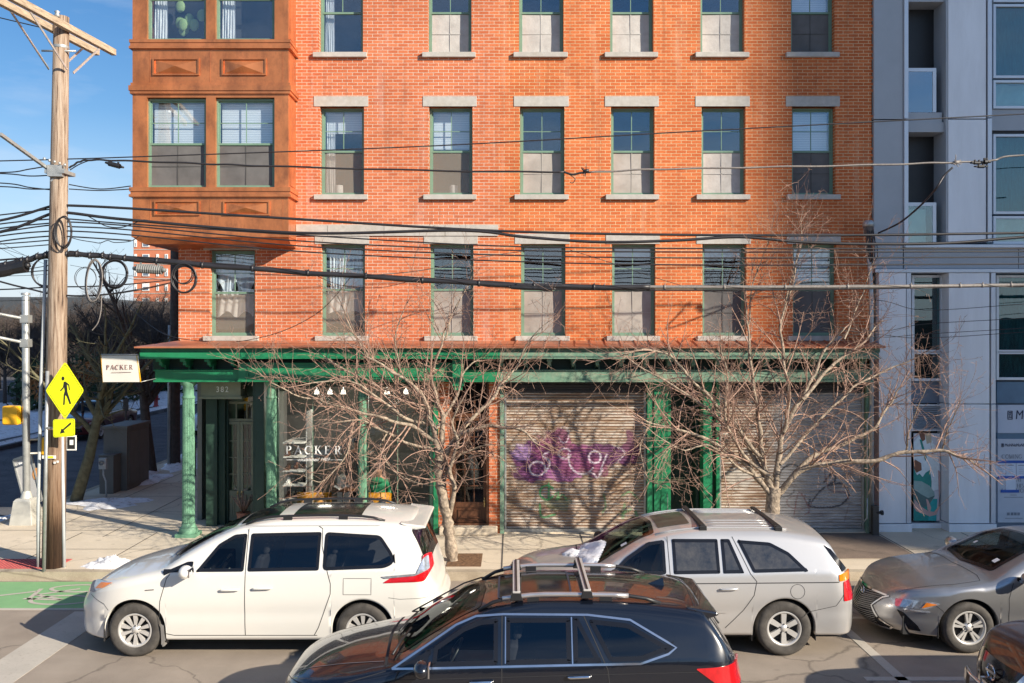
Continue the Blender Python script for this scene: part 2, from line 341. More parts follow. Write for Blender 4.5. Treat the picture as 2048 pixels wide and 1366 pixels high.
jt = lambda x0, y0, x1, y1, w=.012: g.add([(x0-w*(y0 != y1), y0-w*(x0 != x1), .1555), (x1-w*(y0 != y1), y1-w*(x0 != x1), .1555), (x1+w*(y0 != y1), y1+w*(x0 != x1), .1555), (x0+w*(y0 != y1), y0+w*(x0 != x1), .1555)], [(0, 1, 2, 3)], 2)
for x in (-8.9, -7.35, -5.8, -4.2, -2.6, -.18, 1.4, 3.0, 4.6, 7.55, 9.3, 11): jt(x, 15.58, x, SF)
jt(-11, 17.0, 20, 17.0, .007); jt(-9.7, 18.0, -9.7, 60, .01); jt(-8.3, 18.0, -8.3, 60, .01)
for i in range(14): jt(-11, 18.6+i*1.9, -7, 18.6+i*1.9, .009)
jt(-.02, 15.4, .02, 15.4)
tag(g.build('pavement', [M['concrete'], M['kerbstone'], mat('pavement_joint', (.10, .09, .08), .95)], recalc=True), kind='structure')  # last material is the dark tone of the pavement joints
g = MB(); g.box(5.0, 7.5, 16.3, SF, .152, .158); tag(g.build('pavement_dark_patch', ground_mat('stained_slab', (.24, .18, .14), (.14, .11, .09), 2.5)), kind='structure')
g = MB(); g.box(-60, -18.5, 15.4, 130, -.03, .12); g.box(-18.6, -18.42, 19.5, 130, -.03, .15); tag(g.build('far_pavement', M['asphalt_cold']), kind='structure')
def lump(name, cx, cy, rx, ry, h, z0, label, seed=0, n=34, group='patches of old snow', mt='snow', cat='snow'):
    rr = random.Random(seed); g = MB(); vs = []; m = 10
    ph = [rr.uniform(0, 6.28) for _ in range(6)]
    for j in range(m+1):
        q = j/m
        for k in range(n):
            t = 2*math.pi*k/n; rad = 1+.20*math.sin(3*t+ph[0])+.13*math.sin(5*t+ph[1])+.09*math.sin(9*t+ph[2])+.05*math.sin(14*t+ph[3])
            zz = h*(1-q**2)*(.62+.38*math.sin(4*t+q*7+ph[4])*math.sin(q*9+ph[5]+2*t)) + rr.uniform(-.10, .10)*h*(q < .96)
            vs.append((cx+rx*rad*q*math.cos(t), cy+ry*rad*q*math.sin(t), z0+(max(zz, .003) if j < m else -.01)))
    g.add(vs, [(j*n+k, j*n+(k+1) % n, (j+1)*n+(k+1) % n, (j+1)*n+k) for j in range(m) for k in range(n)], 0, True)
    o = g.build(name, M[mt]); return tag(o, label, cat, group)
# markings, each sheet a few millimetres above the road
g = MB(); g.box(-40, -4.7, 13.86, 15.32, .001, .004); tag(g.build('green_bike_lane', M['bike']), kind='structure')
g = MB()
g.box(-40, -4.0, 13.78, 13.86, .001, .007)                      # lane edge
g.box(-6.75, -6.15, 9.0, 13.70, .001, .005)                     # stop bar
g.box(-12, -8.1, 13.5, 13.70, .001, .005)
for (x0, x1, y0, y1) in ((4.78, 4.92, 9.6, 13.4), (4.92, 9, 13.36, 13.45), (4.6, 9, 14.08, 14.17), (4.4, 7.2, 11.0, 11.12), (9.9, 10.0, 9.6, 13.3)): g.box(x0, x1, y0, y1, .001, .006)
def ringline(cx, cy, rx, ry, w=.07):
    n = 40
    for k in range(n):
        a, b = 2*math.pi*k/n, 2*math.pi*(k+1)/n
        pt = lambda t, q: (cx+(rx-q)*math.cos(t), cy+(ry-q)*math.sin(t), .0085)
        g.add([pt(a, 0), pt(b, 0), pt(b, w), pt(a, w)], [(0, 1, 2, 3)])
ringline(-7.25, 14.28, .52, .27); ringline(-7.25, 14.92, .52, .24)
for a, b in (((-7.25, 14.3), (-7.8, 14.55)), ((-7.8, 14.55), (-7.25, 14.9)), ((-7.8, 14.3), (-7.9, 14.9)), ((-7.25, 14.28), (-7.9, 14.35)), ((-7.9, 14.75), (-8.4, 14.5))):
    a = Vector((*a, .0085)); b = Vector((*b, .0085)); n_ = (b-a).cross(Vector((0, 0, 1))).normalized()*.035; g.add([a-n_, b-n_, b+n_, a+n_], [(0, 1, 2, 3)])
tag(g.build('road_markings', M['line'], recalc=False), kind='structure')
g = MB(); g.box(-9.6, -8.05, 15.6, 16.25, .152, .16)
for i in range(24):
    for j in range(9): g.lathe([(.014, .166), (.018, .160)], (-9.56+i*.065, 15.65+j*.068, 0), 6)
tag(g.build('tactile_paving', M['tactile']), 'red tactile paving pad in the corner pavement by the kerb', 'paving')
tag(MB().box(-6.85, -6.05, 15.75, 16.15, .152, .158).build('access_cover', mat('rusty_cover', (.22, .10, .05), .8, .2, var=.3, scale=20, bmp=.004)), 'rusty brown cover plate set in pavement in front of the green column', 'cover')
for (x, nm) in ((-.85, 'near the leaning tree by the brown door'),):
    tag(MB().box(x-.32, x+.30, 15.75, 16.65, .151, .160).build('tree_pit', M['soil']), 'square pit of bare soil and dead leaves '+nm, 'tree pit')
tag(MB().box(4.15, 5.25, 15.75, 16.75, .151, .160).build('tree_pit', M['soil']), 'soil pit around the tree in front of the right roller shutter', 'tree pit')
lump('snow_pile', -7.1, 15.80, .60, .20, .20, .15, 'dirty white snow pile at the foot of the utility pole', 3)
lump('snow_pile', -6.45, 15.68, .45, .13, .13, .15, 'small crusty snow pile right of the utility pole pile, on the kerb', 13)
lump('snow_pile', 7.1, 15.75, .42, .12, .09, .15, 'thin grubby snow pile on the kerb behind the grey sedan', 4)
for i, (x, y, rx, ry, h, l) in enumerate(((-9.75, 21.5, .9, .7, .12, 'snow strip between the near bare tree and the meter post'), (-10.4, 24.8, .6, 1.6, .16, 'snow strip behind the tall utility cabinet'),
        (-10.3, 28.6, .7, 2.0, .25, 'snow heap at the foot of the second utility pole'), (-9.0, 27.5, 1.3, .8, .1, 'flat snow sheet beside the corner building'), (-11.6, 20.3, .5, 1.0, .07, 'slushy snow along the side street gutter by the signal pole'),
        (-9.4, 33, .8, 2.5, .2, 'snow ridge along the far part of the side pavement'))):
    lump('snow_strip', x, y, rx, ry, h, .15 if x > -11.2 else 0, l, 20+i)
lump('snow_bank', -21.5, 54, 3.0, 24, .5, .1, 'long snow bank behind the red fire hydrant', 31, 60)
lump('snow_bank', -30, 44, 8, 8, .5, .1, 'wide snow field beyond the side street at far left', 32, 60)
lump('snow_bank', -19.0, 44, .35, 14, .14, .12, 'narrow snow ridge along the far kerb of the side street', 33, 60)

# ---------------- brick corner building ----------------
BX0, BX1 = PX(357, D), PX(1743, D)
bld = thing('brick_building', (-7, D, 0), 'orange red brick corner building with copper bay and green shop canopy', 'building')
cols = {0: (417, 508), 1: (640, 728), 2: (858, 945), 3: (1040, 1129), 4: (1222, 1309), 5: (1403, 1491), 6: (1584, 1671)}
rows = {1: (488, 672), 2: (213, 390), 3: (-62, 106)}
holes = []; wins = []
for r_, (t0, t1) in rows.items():
    for c_, (l, r2) in cols.items():
        if c_ == 0 and r_ > 1: continue
        tt, bb = t0, t1
        if r_ == 1 and c_ == 0: tt = 500
        dx = {1: 2, 2: 0, 3: -2}[r_]
        h = (PX(l+dx, D), PX(r2+dx, D), PZ(bb, D), PZ(tt, D)); holes.append(h); wins.append((c_, r_, h))
def holed_wall(x0, x1, z0, z1, holes, y, dep, mb):
    xs = sorted({x0, x1, *[h[0] for h in holes], *[h[1] for h in holes]}); zs = sorted({z0, z1, *[h[2] for h in holes], *[h[3] for h in holes]})
    for i in range(len(xs)-1):
        for j in range(len(zs)-1):
            cx, cz = (xs[i]+xs[i+1])/2, (zs[j]+zs[j+1])/2
            if any(h[0] < cx < h[1] and h[2] < cz < h[3] for h in holes): continue
            mb.quad((xs[i], y, zs[j]), (xs[i+1], y, zs[j]), (xs[i+1], y, zs[j+1]), (xs[i], y, zs[j+1]))
    for (a, b, c, d) in holes:
        mb.quad((a, y, c), (a, y+dep, c), (a, y+dep, d), (a, y, d)); mb.quad((b, y, c), (b, y, d), (b, y+dep, d), (b, y+dep, c))
        mb.quad((a, y, d), (a, y+dep, d), (b, y+dep, d), (b, y, d)); mb.quad((a, y, c), (b, y, c), (b, y+dep, c), (a, y+dep, c))
HT = 17.0
w = MB(); holed_wall(BX0, BX1, 3.95, HT, holes, D, .27, w)
w.quad((BX0, D, 3.5), (BX0, 48, 3.5), (BX0, 48, HT), (BX0, D, HT)); w.quad((BX1, D, 0), (BX1, D, HT), (BX1, 48, HT), (BX1, 48, 0))
w.quad((BX0, 20.5, 0), (BX0, 48, 0), (BX0, 48, 3.5), (BX0, 20.5, 3.5))
w.quad((BX0, D, HT), (BX1, D, HT), (BX1, 48, HT), (BX0, 48, HT)); w.quad((BX0, 48, 0), (BX1, 48, 0), (BX1, 48, HT), (BX0, 48, HT))
rr = random.Random(3)
for i in range(90):
    z = 4.6+i*.0677*2
    if z > HT-.2: break
    if rr.random() < .75: w.box(BX1-.02, BX1+rr.uniform(.02, .055), D-.008, D+.1, z, z+.056)
w.build('wall', M['brick'], bld, recalc=False)
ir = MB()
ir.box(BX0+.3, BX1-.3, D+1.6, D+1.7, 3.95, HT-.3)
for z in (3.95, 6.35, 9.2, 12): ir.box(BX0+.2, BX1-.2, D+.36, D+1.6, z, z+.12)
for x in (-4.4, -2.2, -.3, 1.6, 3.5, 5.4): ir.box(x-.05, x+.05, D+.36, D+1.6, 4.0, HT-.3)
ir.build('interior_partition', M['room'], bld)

def fr(mb, x0, x1, z0, z1, y0, y1, wd, mt=0):
    mb.box(x0, x0+wd, y0, y1, z0, z1, mt); mb.box(x1-wd, x1, y0, y1, z0, z1, mt)
    mb.box(x0+wd, x1-wd, y0, y1, z0, z0+wd, mt); mb.box(x0+wd, x1-wd, y0, y1, z1-wd, z1, mt)
def folded(x0, x1, z0, z1, y, amp=.03, n=40, swag=0, taper=0):
    vs = []; m = 14
    for j in range(m+1):
        q = j/m
        for i in range(n+1):
            u = i/n; x = x0+(x1-x0)*u; zt = z1-(z1-z0)*q
            if swag: zt = z1-(z1-z0)*q*(1-swag*(.5+.5*math.cos(4*math.pi*u)))
            vs.append((x+(.5-u)*taper*q, y+amp*math.sin(u*math.pi*11+q*2.2)+amp*.5*math.sin(u*29+q*5), zt))
    return vs, [(j*(n+1)+i, j*(n+1)+i+1, (j+1)*(n+1)+i+1, (j+1)*(n+1)+i) for j in range(m) for i in range(n)]
def window(par, x0, x1, z0, z1, y, frm='sash', blind=0, low='l', curtain=None, lamp=0, label=None, muntin=True, sw=.042, split=.5, rec=.145):
    """double-hung window: the frame is the part; panes, screen, blind, sill are its sub-parts."""
    f = MB(); yf = y+rec
    fr(f, x0, x1, z0, z1, yf, yf+.10, sw)
    zm = z0+(z1-z0)*split
    a, b = x0+sw, x1-sw
    fr(f, a, b, zm, z1-sw, yf+.035, yf+.075, .028)                         # upper sash
    fr(f, a, b, z0+sw, zm+.03, yf+.012, yf+.05, .024)                      # lower sash / screen frame
    f.box(a, b, yf+.005, yf+.05, zm-.012, zm+.03)
    if muntin:
        f.box((a+b)/2-.008, (a+b)/2+.008, yf+.04, yf+.06, zm+.05, z1-sw-.02)
        f.box(a+.02, b-.02, yf+.041, yf+.059, (zm+z1-sw)/2-.008, (zm+z1-sw)/2+.008)
    o = f.build('window', M[frm], par, label=label)
    q = MB(); q.box(a+.025, b-.025, yf+.045, yf+.051, zm+.01, z1-sw-.02); q.build('upper_pane', M['win'], o)
    q = MB(); q.box(a+.02, b-.02, yf+.033, yf+.038, z0+sw+.02, zm)
    q.build('lower_pane', M['win'] if low == 'n' else M['screenglass'], o)
    if low != 'n':
        q = MB(); vs = []; n = 8
        for j in range(n+1):
            for i in range(n+1):
                u, v = i/n, j/n; vs.append((a+.024+(b-a-.048)*u, yf+.026+.004*math.sin(3*u+5*v+x0), z0+sw+.024+(zm-.02-z0-sw-.024)*v))
        q.add(vs, [(j*(n+1)+i, j*(n+1)+i+1, (j+1)*(n+1)+i+1, (j+1)*(n+1)+i) for j in range(n) for i in range(n)], 0, True)
        if low != 'm' and frm == 'sash':
            q.box((a+b)/2-.009, (a+b)/2+.009, yf+.016, yf+.0175, z0+sw+.03, zm-.02, 1); q.box(a+.03, b-.03, yf+.016, yf+.0175, (z0+zm)/2, (z0+zm)/2+.014, 1)
        if low == 'm':   # screen one can half look through
            q.build('screen', M['screen_h'], o)
        else: q.build('screen', [M['screen_'+low], M['screen_x'+low]], o)
    if blind:
        zb = z1-sw-(z1-sw-zm)*blind
        q = MB(); q.box(a+.03, b-.03, yf+.16, yf+.17, zb, z1-sw-.03); q.box(a+.03, b-.03, yf+.155, yf+.175, zb-.02, zb); q.build('blind', M['blind'], o)
    if curtain:
        q = MB(); wd = b-a
        if curtain == 'swag':
            q.add(*folded(a+.03, b-.03, zm-.05, z1-sw-.03, yf+.17, .02, 40, .35)); q.add(*folded(a+.03, b-.03, zm-.42*(zm-z0), zm+.05, yf+.15, .02, 40, -.3))
        if curtain == 'tied':
            q.add(*folded(a+.03, a+wd*.52, zm-.03, z1-sw-.03, yf+.17, .025, 26, 0, .12)); q.add(*folded(a+wd*.46, b-.03, zm-.03, z1-sw-.03, yf+.18, .025, 26, 0, -.12))
            q.add(*folded(a+.04, b-.05, zm-.45*(zm-z0), zm+.04, yf+.15, .025, 30, -.12))
        if curtain == 'side': q.add(*folded(a+.02, a+wd*.27, z0+.05, z1-sw-.02, yf+.17, .02, 18))
        for i in range(len(q.sm)): q.sm[i] = True
        q.build('curtain', M['cloth'], o)
    if lamp:
        lx = a+(b-a)*lamp; q = MB(); q.lathe([(.085, z0+.06), (.085, z0+.24), (.08, z0+.25), (0, z0+.25)], (lx, yf+.2, 0), 16); q.build('lamp_shade', M['cloth'], o)
    return o
def mesh_screen():
    m, t, b = node_mat('see_through_insect_screen'); o = [n for n in t.nodes if n.type == 'OUTPUT_MATERIAL'][0]
    b.inputs['Base Color'].default_value = (.40, .34, .27, 1); b.inputs['Roughness'].default_value = .9; tr = N(t, 'ShaderNodeBsdfTransparent'); mx_ = N(t, 'ShaderNodeMixShader'); mx_.inputs[0].default_value = .38
    t.links.new(tr.outputs[0], mx_.inputs[1]); t.links.new(b.outputs[0], mx_.inputs[2]); t.links.new(mx_.outputs[0], o.inputs[0]); return m
M['screen_h'] = mesh_screen()
M['screen_xl2'] = mat('bright_screen_over_muntin', (.47, .45, .42), .8); M['screen_xl3'] = mat('brown_screen_over_muntin', (.31, .285, .26), .8); M['screen_xl'] = mat('screen_over_muntin', (.37, .345, .31), .8); M['screen_xd'] = mat('dark_screen_over_muntin', (.085, .083, .08), .8)
wl = {(1, 2): dict(blind=.5, low='m', curtain='side', lamp=.35), (2, 2): dict(blind=.88, low='m', lamp=.55), (3, 3): dict(low='l2'), (4, 3): dict(low='l2'), (5, 3): dict(low='l2', blind=.06), (3, 1): dict(low='l3'), (3, 2): dict(low='l'), (5, 2): dict(low='l2'), (1, 3): dict(low='n', curtain='side'), (2, 3): dict(low='l2'),
      (0, 1): dict(curtain='swag', low='m'), (1, 1): dict(curtain='tied', low='m'), (2, 1): dict(low='l3'), (4, 1): dict(blind=.22, low='l'), (5, 1): dict(blind=.2, low='d'), (6, 1): dict(blind=.75, low='d'),
      (6, 2): dict(blind=.98, low='d'), (6, 3): dict(blind=.98, low='d')}
for (c_, r_, h) in wins:
    k = wl.get((c_, r_), dict(low='l'))
    o = window(bld, h[0]+.003, h[1]-.003, h[2]+.004, h[3]-.003, D, 'sash', **k)
    s = MB(); s.box(h[0]-.115, h[1]+.085, D-.075, D+.12, h[2]-.10, h[2]+.003); s.build('sill', M['stone'], o, bevel=.006)
    s = MB(); s.box(h[0]-.13, h[1]+.09, D-.012, D+.1, h[3]-.0, h[3]+.215); s.build('lintel', M['stone'], o, bevel=.005)
s = MB()
xs = [592, 655, 768, 890, 997]
for i in range(4): s.box(PX(xs[i], D)+.004, PX(xs[i+1], D)-.004, D-.03, D+.05, PZ(472, D), PZ(450, D))
s.build('stone_belt', M['stone'], bld, bevel=.004)
# ---- copper bay
YB = D-.62; KB = F/YB
bx = lambda p: (p-CX)/KB
bz = lambda p: CZ-(p-HY)/KB
BL, BR = bx(265), bx(577)
b = MB()
def baybox(x0, x1, p0, p1, pr=0.0):   # band wrapped round the bay between two pixel rows, projecting by pr
    b.box(x0-pr, x1+pr, YB-pr, D+2.6, bz(p1), bz(p0))
def band(p0, p1, pr): 
    z0, z1 = bz(p1), bz(p0)
    b.box(BL-pr, BR+pr, YB-pr, YB+.3, z0, z1); b.box(BL-pr, BL+.3, YB+.3, D+3, z0, z1); b.box(BR-.3, BR+pr, YB+.3, D-.001, z0, z1)
band(97, 168, 0); band(392, 468, 0)
for p0, p1, pr in ((80, 86, .05), (86, 93, .035), (93, 98, .055), (166, 172, .03), (172, 182, .06), (182, 188, .04), (188, 195, .0), (375, 383, .05), (383, 389, .03), (389, 394, .055), (462, 474, .015)): band(p0, p1, pr)
for t0, t1 in ((195, 375), (-90, 80)):
    z0, z1 = bz(t1), bz(t0)
    for l, r2 in ((265, 294), (412, 431), (549, 577)): b.box(bx(l), bx(r2), YB, YB+.28, z0, z1)
    b.box(BL, BL+.2, YB+.28, D+3, z0, z1); b.box(BR-.1, BR, YB+.28, D-.001, z0, z1)
    b.box(BL+.2, BR-.1, YB+.27, YB+.28, z0, z0+.02)
    b.box(BR-.004, BR+.012, YB+.10, YB+.52, z0+.06, z1-.06)
# raised diamond-point panels
for (l, r2, t0, t1) in ((309, 396, 120, 148), (447, 530, 120, 148), (312, 397, 405, 428), (450, 537, 405, 428)):
    x0, x1, z0, z1 = bx(l), bx(r2), bz(t1), bz(t0); cx, cz = (x0+x1)/2, (z0+z1)/2
    fr(b, x0-.03, x1+.03, z0-.03, z1+.03, YB-.034, YB+.02, .028)
    b.add([(x0, YB-.002, z0), (x1, YB-.002, z0), (x1, YB-.002, z1), (x0, YB-.002, z1), (cx, YB-.085, cz)], [(0, 1, 4), (1, 2, 4), (2, 3, 4), (3, 0, 4)])
for p in (300, 420, 565):
    for t0, t1 in ((98, 166), (394, 462)): b.box(bx(p)-.004, bx(p)+.004, YB-.005, YB+.01, bz(t1), bz(t0))
# flared underside down to the wall
zt, zb_ = bz(474), PZ(497, D)
prof = [(0, zt), (.06, zt-.06), (.16, zt-.13), (.34, zb_+.05), (.62, zb_)]
def ring(u, z): return [(BL+u*1.12, YB+u, z), (BR+.0, YB+u, z)]
for (u0, z0), (u1, z1) in zip(prof[:-1], prof[1:]):
    a0, a1 = ring(u0, z0); c0, c1 = ring(u1, z1)
    b.quad(a0, a1, c1, c0); b.quad((a0[0], D+3, z0), a0, c0, (c0[0], D+3, z1))
b.quad((BL, YB, zt), (BR, YB, zt), (BR, D, zt), (BL, D, zt)); b.add([(BR, YB, zt), (BR, D, zt), (BR, D, zb_), (BR, D-.28, zb_+.05), (BR, D-.46, zt-.13), (BR, D-.56, zt-.06)], [(0, 1, 2, 3, 4, 5)])
bay = b.build('bay_window', M['copper'], bld)
q = MB(); rr = random.Random(5)
for i in range(70):
    q.box(BL-.03, BL, D+.35, D+.55, 6.4+i*.137, 6.4+i*.137+.07)
q.build('quoin_edge', M['brick'], bay)
for i, (l, r2) in enumerate(((293, 412), (430, 549))):
    window(bld, bx(l), bx(r2), bz(376), bz(196), YB-.02, 'sash', blind=.93, low='d', rec=.09, split=.49, label='twin copper bay window with white slatted blind and dark lower screen')
    o = window(bld, bx(l), bx(r2), bz(81), bz(-88), YB-.02, 'sash', low='n', curtain='side', split=.5, rec=.09)
    if i == 0:
        q = MB(); rr = random.Random(8)
        for k in range(9): q.sphere((bx(370)+rr.uniform(-.28, .22), YB+.32+rr.uniform(0, .1), bz(30)+rr.uniform(-.22, .3)), .10, .03, .13, 8, 6)
        q.build('houseplant', mat('pale_houseplant', (.30, .42, .16), .6), o)
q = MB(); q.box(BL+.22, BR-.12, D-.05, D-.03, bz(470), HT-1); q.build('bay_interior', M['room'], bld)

# ---- shop canopy
kC = F/17.62
can = MB(); G0, G1 = PX(268, 17.62), PX(1772, 17.62); XS = PX(1000, 18.0)
def cb(x0, x1, y0, y1, z0, z1, mt=None):
    if mt is not None: can.box(x0, x1, y0, y1, z0, z1, mt); return
    can.box(x0, XS, y0, y1, z0, z1, 0); can.box(XS, x1, y0, y1, z0, z1, 1)
cb(G0+.06, G1-.05, 17.78, D-.01, 3.90, 4.0); cb(G0+.07, G1-.10, 17.72, D-.01, 3.80, 3.905-.006); cb(G0+.04, G1-.07, 17.67, D-.01, 3.775, 3.80)
can.box(G0+.1, G1-.1, 18.30, D-.011, 3.5, 3.776, 2)                     # recessed frieze behind the brackets; near-black green paints in its shade
BM0 = PX(310, 18.0)
cb(BM0, G1-.12, 18.0, 18.36, 3.33, 3.52); cb(BM0-.03, G1-.1, 17.97, 18.35, 3.295, 3.33); cb(BM0-.02, G1-.11, 17.975, 18.35, 3.52, 3.545)
# side return of the canopy round the corner
can.box(G0+.06, BX0, D-.01, 22, 3.78, 4.0, 0); can.box(BM0, BM0+.3, 18.36, 22, 3.3, 3.54, 0)
# sign board with raised moulding, end block
s0, s1 = PX(477, 17.9), PX(905, 17.9)
can.box(s0, s1, 17.90, 18.0, 3.33, 3.665, 0); can.box(s0-.02, s1+.02, 17.87, 17.99, 3.305, 3.335, 0); can.box(s0-.02, s1+.02, 17.875, 17.99, 3.665, 3.69, 0)
fr(can, s0+.18, s1-.12, 3.40, 3.62, 17.878, 17.90, .022, 0)
can.box(PX(905, 17.8), PX(927, 17.8), 17.80, 18.0, 3.22, 3.78, 0); can.box(PX(908, 17.8), PX(924, 17.8), 17.83, 18.0, 3.14, 3.22, 0)
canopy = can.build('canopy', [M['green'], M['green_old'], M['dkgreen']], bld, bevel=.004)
r_ = MB()
r_.add([(G0, 17.62, 4.02), (G1, 17.62, 4.02), (BX1+.02, D+.01, 4.125), (BX0-.02, D+.01, 4.125), (G0, 17.62, 3.99), (G1, 17.62, 3.99)], [(0, 1, 2, 3), (4, 5, 1, 0)])
r_.add([(G0, 17.62, 4.02), (BX0-.02, D, 4.125), (BX0-.02, 22, 4.125), (G0, 22, 4.02), (G0, 17.62, 3.99), (G0, 22, 3.99)], [(0, 1, 2, 3), (0, 3, 5, 4)])
for i in range(26):
    x = PX(1035, D)+i*.305
    if x < BX1-.2: r_.bar((x-.07, 17.64, 4.03), (x, D-.02, 4.135), .022, .03)
for x in (-6.2, -4.9, -3.6, -2.2, -.9): r_.bar((x-.03, 17.64, 4.023), (x, D-.02, 4.13), .012, .012)
r_.build('copper_roof', M['copper_roof'], canopy, recalc=True)
def bracket(x, mt):
    q = MB(); q.box(x-.05, x+.05, 17.78, 18.28, 3.715, 3.772); q.box(x-.034, x+.034, 17.90, 18.28, 3.64, 3.716)
    q.prism([(18.28, 3.715), (17.88, 3.715), (18.02, 3.60), (18.28, 3.548)], x-.022, x+.022, 0, 'yz'); q.box(x+.035, x+.05, 18.02, 18.09, 3.54, 3.64)
    q.build('bracket', M[mt], canopy)
for p in (325, 373, 421, 468): bracket(PX(p, 18.0), 'green')
for i in range(17): 
    x = PX(955, 18)+i*.485
    if x < G1-.3: bracket(x, 'green' if x < XS else 'green_old')
# ---------------- lettering: serif strokes cut as thin solid shapes ----------------
def sbar(mb, x0, z0, x1, z1, w, y, t):
    a, b = Vector((x0, 0, z0)), Vector((x1, 0, z1)); d = (b-a).normalized(); n = Vector((-d.z, 0, d.x))*w/2
    pts = [a-n, b-n, b+n, a+n]; mb.prism([(p.x, p.z) for p in pts], y, y-t)
def sarc(mb, cx, cz, rx, rz, a0, a1, w0, w1, y, t, n=14):
    for k in range(n):
        u0, u1 = k/n, (k+1)/n; p = []
        for u, sg in ((u0, 1), (u1, 1), (u1, -1), (u0, -1)):
            an = R(a0+(a1-a0)*u); w = w0+(w1-w0)*math.sin(math.pi*u); p.append((cx+(rx+sg*w/2)*math.cos(an), cz+(rz+sg*w/2)*math.sin(an)))
        mb.prism(p, y, y-t)
def serif_word(mb, word, x, z, h, adv, y, t=.003):
    """upright roman capitals: thick stems, thin joins, bracket serifs"""
    K, n_ = h*.155, h*.05
    S = lambda cx, cz, w=.17: mb.box(cx-w*h, cx+w*h, y-t, y, cz-n_*.5, cz+n_*.5)
    for ch in word:
        if ch == 'P' or ch == 'R':
            sbar(mb, x+.15*h, z, x+.15*h, z+h, K, y, t); S(x+.15*h, z+.02*h); S(x+.15*h, z+.98*h)
            sarc(mb, x+.33*h, z+.735*h, .24*h, .235*h, -90, 90, n_, K, y, t)
            sbar(mb, x+.15*h, z+.97*h, x+.34*h, z+.97*h, n_, y, t); sbar(mb, x+.15*h, z+.5*h, x+.34*h, z+.5*h, n_, y, t)
            if ch == 'R': sbar(mb, x+.34*h, z+.5*h, x+.68*h, z, K*.9, y, t); S(x+.70*h, z+.02*h, .1)
        elif ch == 'A':
            sbar(mb, x+.08*h, z, x+.42*h, z+h, n_*1.3, y, t); sbar(mb, x+.40*h, z+h, x+.76*h, z, K, y, t)
            sbar(mb, x+.2*h, z+.34*h, x+.62*h, z+.34*h, n_, y, t); S(x+.08*h, z+.02*h, .12); S(x+.76*h, z+.02*h, .15)
        elif ch == 'C' or ch == 'G' or ch == 'O':
            sarc(mb, x+.44*h, z+.5*h, .36*h, .46*h, 50 if ch != 'O' else 0, 310 if ch != 'O' else 360, n_, K*1.1, y, t, 24)
            if ch != 'O': sbar(mb, x+.70*h, z+.78*h, x+.70*h, z+.98*h, n_, y, t)
            if ch == 'G': sbar(mb, x+.7*h, z+.08*h, x+.7*h, z+.42*h, K, y, t)
        elif ch == 'K':
            sbar(mb, x+.15*h, z, x+.15*h, z+h, K, y, t); S(x+.15*h, z+.02*h); S(x+.15*h, z+.98*h)
            sbar(mb, x+.2*h, z+.45*h, x+.64*h, z+.97*h, n_*1.2, y, t); sbar(mb, x+.34*h, z+.6*h, x+.74*h, z, K*.9, y, t); S(x+.76*h, z+.02*h, .12); S(x+.64*h, z+.98*h, .12)
        elif ch == 'E' or ch == 'L' or ch == 'T' or ch == 'I' or ch == 'H' or ch == 'N' or ch == 'M':
            if ch == 'T':
                sbar(mb, x+.35*h, z, x+.35*h, z+h, K, y, t); sbar(mb, x+.02*h, z+.97*h, x+.68*h, z+.97*h, n_, y, t); S(x+.35*h, z+.02*h)
            else:
                sbar(mb, x+.15*h, z, x+.15*h, z+h, K if ch not in 'NM' else n_, y, t); S(x+.15*h, z+.02*h, .13); S(x+.15*h, z+.98*h, .13)
            if ch in 'EL': sbar(mb, x+.15*h, z+.03*h, x+.64*h, z+.03*h, n_, y, t); sbar(mb, x+.64*h, z+.0, x+.64*h, z+.22*h, n_, y, t)
            if ch == 'E': sbar(mb, x+.15*h, z+.97*h, x+.60*h, z+.97*h, n_, y, t); sbar(mb, x+.60*h, z+.8*h, x+.6*h, z+h, n_, y, t); sbar(mb, x+.15*h, z+.52*h, x+.46*h, z+.52*h, n_, y, t)
            if ch in 'HN': sbar(mb, x+.72*h, z, x+.72*h, z+h, K if ch == 'H' else n_, y, t); S(x+.72*h, z+.98*h, .13)
            if ch == 'H': sbar(mb, x+.15*h, z+.5*h, x+.72*h, z+.5*h, n_, y, t); S(x+.72*h, z+.02*h, .13)
            if ch == 'N': sbar(mb, x+.15*h, z+h, x+.72*h, z, K, y, t)
            if ch == 'M': sbar(mb, x+.15*h, z+h, x+.45*h, z, K, y, t); sbar(mb, x+.45*h, z, x+.78*h, z+h, n_, y, t); sbar(mb, x+.78*h, z, x+.78*h, z+h, K, y, t)
        elif ch == 'S':
            sarc(mb, x+.33*h, z+.73*h, .22*h, .23*h, 40, 250, n_, K, y, t); sarc(mb, x+.33*h, z+.27*h, .24*h, .23*h, 90, -140, n_*2, K, y, t)
        x += adv*h*{'P': .88, 'I': .45, 'M': 1.15, 'L': .9}.get(ch, 1)
def text_obj(name, s, size, loc, mt, parent=None, ext=.002, shear=0, sx=1, align='LEFT', spacing=1, off=0):
    c = bpy.data.curves.new(name, 'FONT'); c.body = s; c.size = size; c.extrude = ext; c.shear = shear; c.align_x = align; c.space_character = spacing; c.offset = off
    tmp = bpy.data.objects.new('tmp', c); COL.objects.link(tmp)
    me = bpy.data.meshes.new_from_object(tmp.evaluated_get(bpy.context.evaluated_depsgraph_get())); bpy.data.objects.remove(tmp)
    p = W[parent.name] if parent else Vector((0, 0, 0))
    me.transform(Matrix.Translation(Vector(loc)-p) @ Matrix.Rotation(R(90), 4, 'X') @ Matrix.Diagonal((sx, 1, 1, 1)))
    me.materials.clear(); me.materials.append(M[mt]); return link_mesh(name, me, parent)

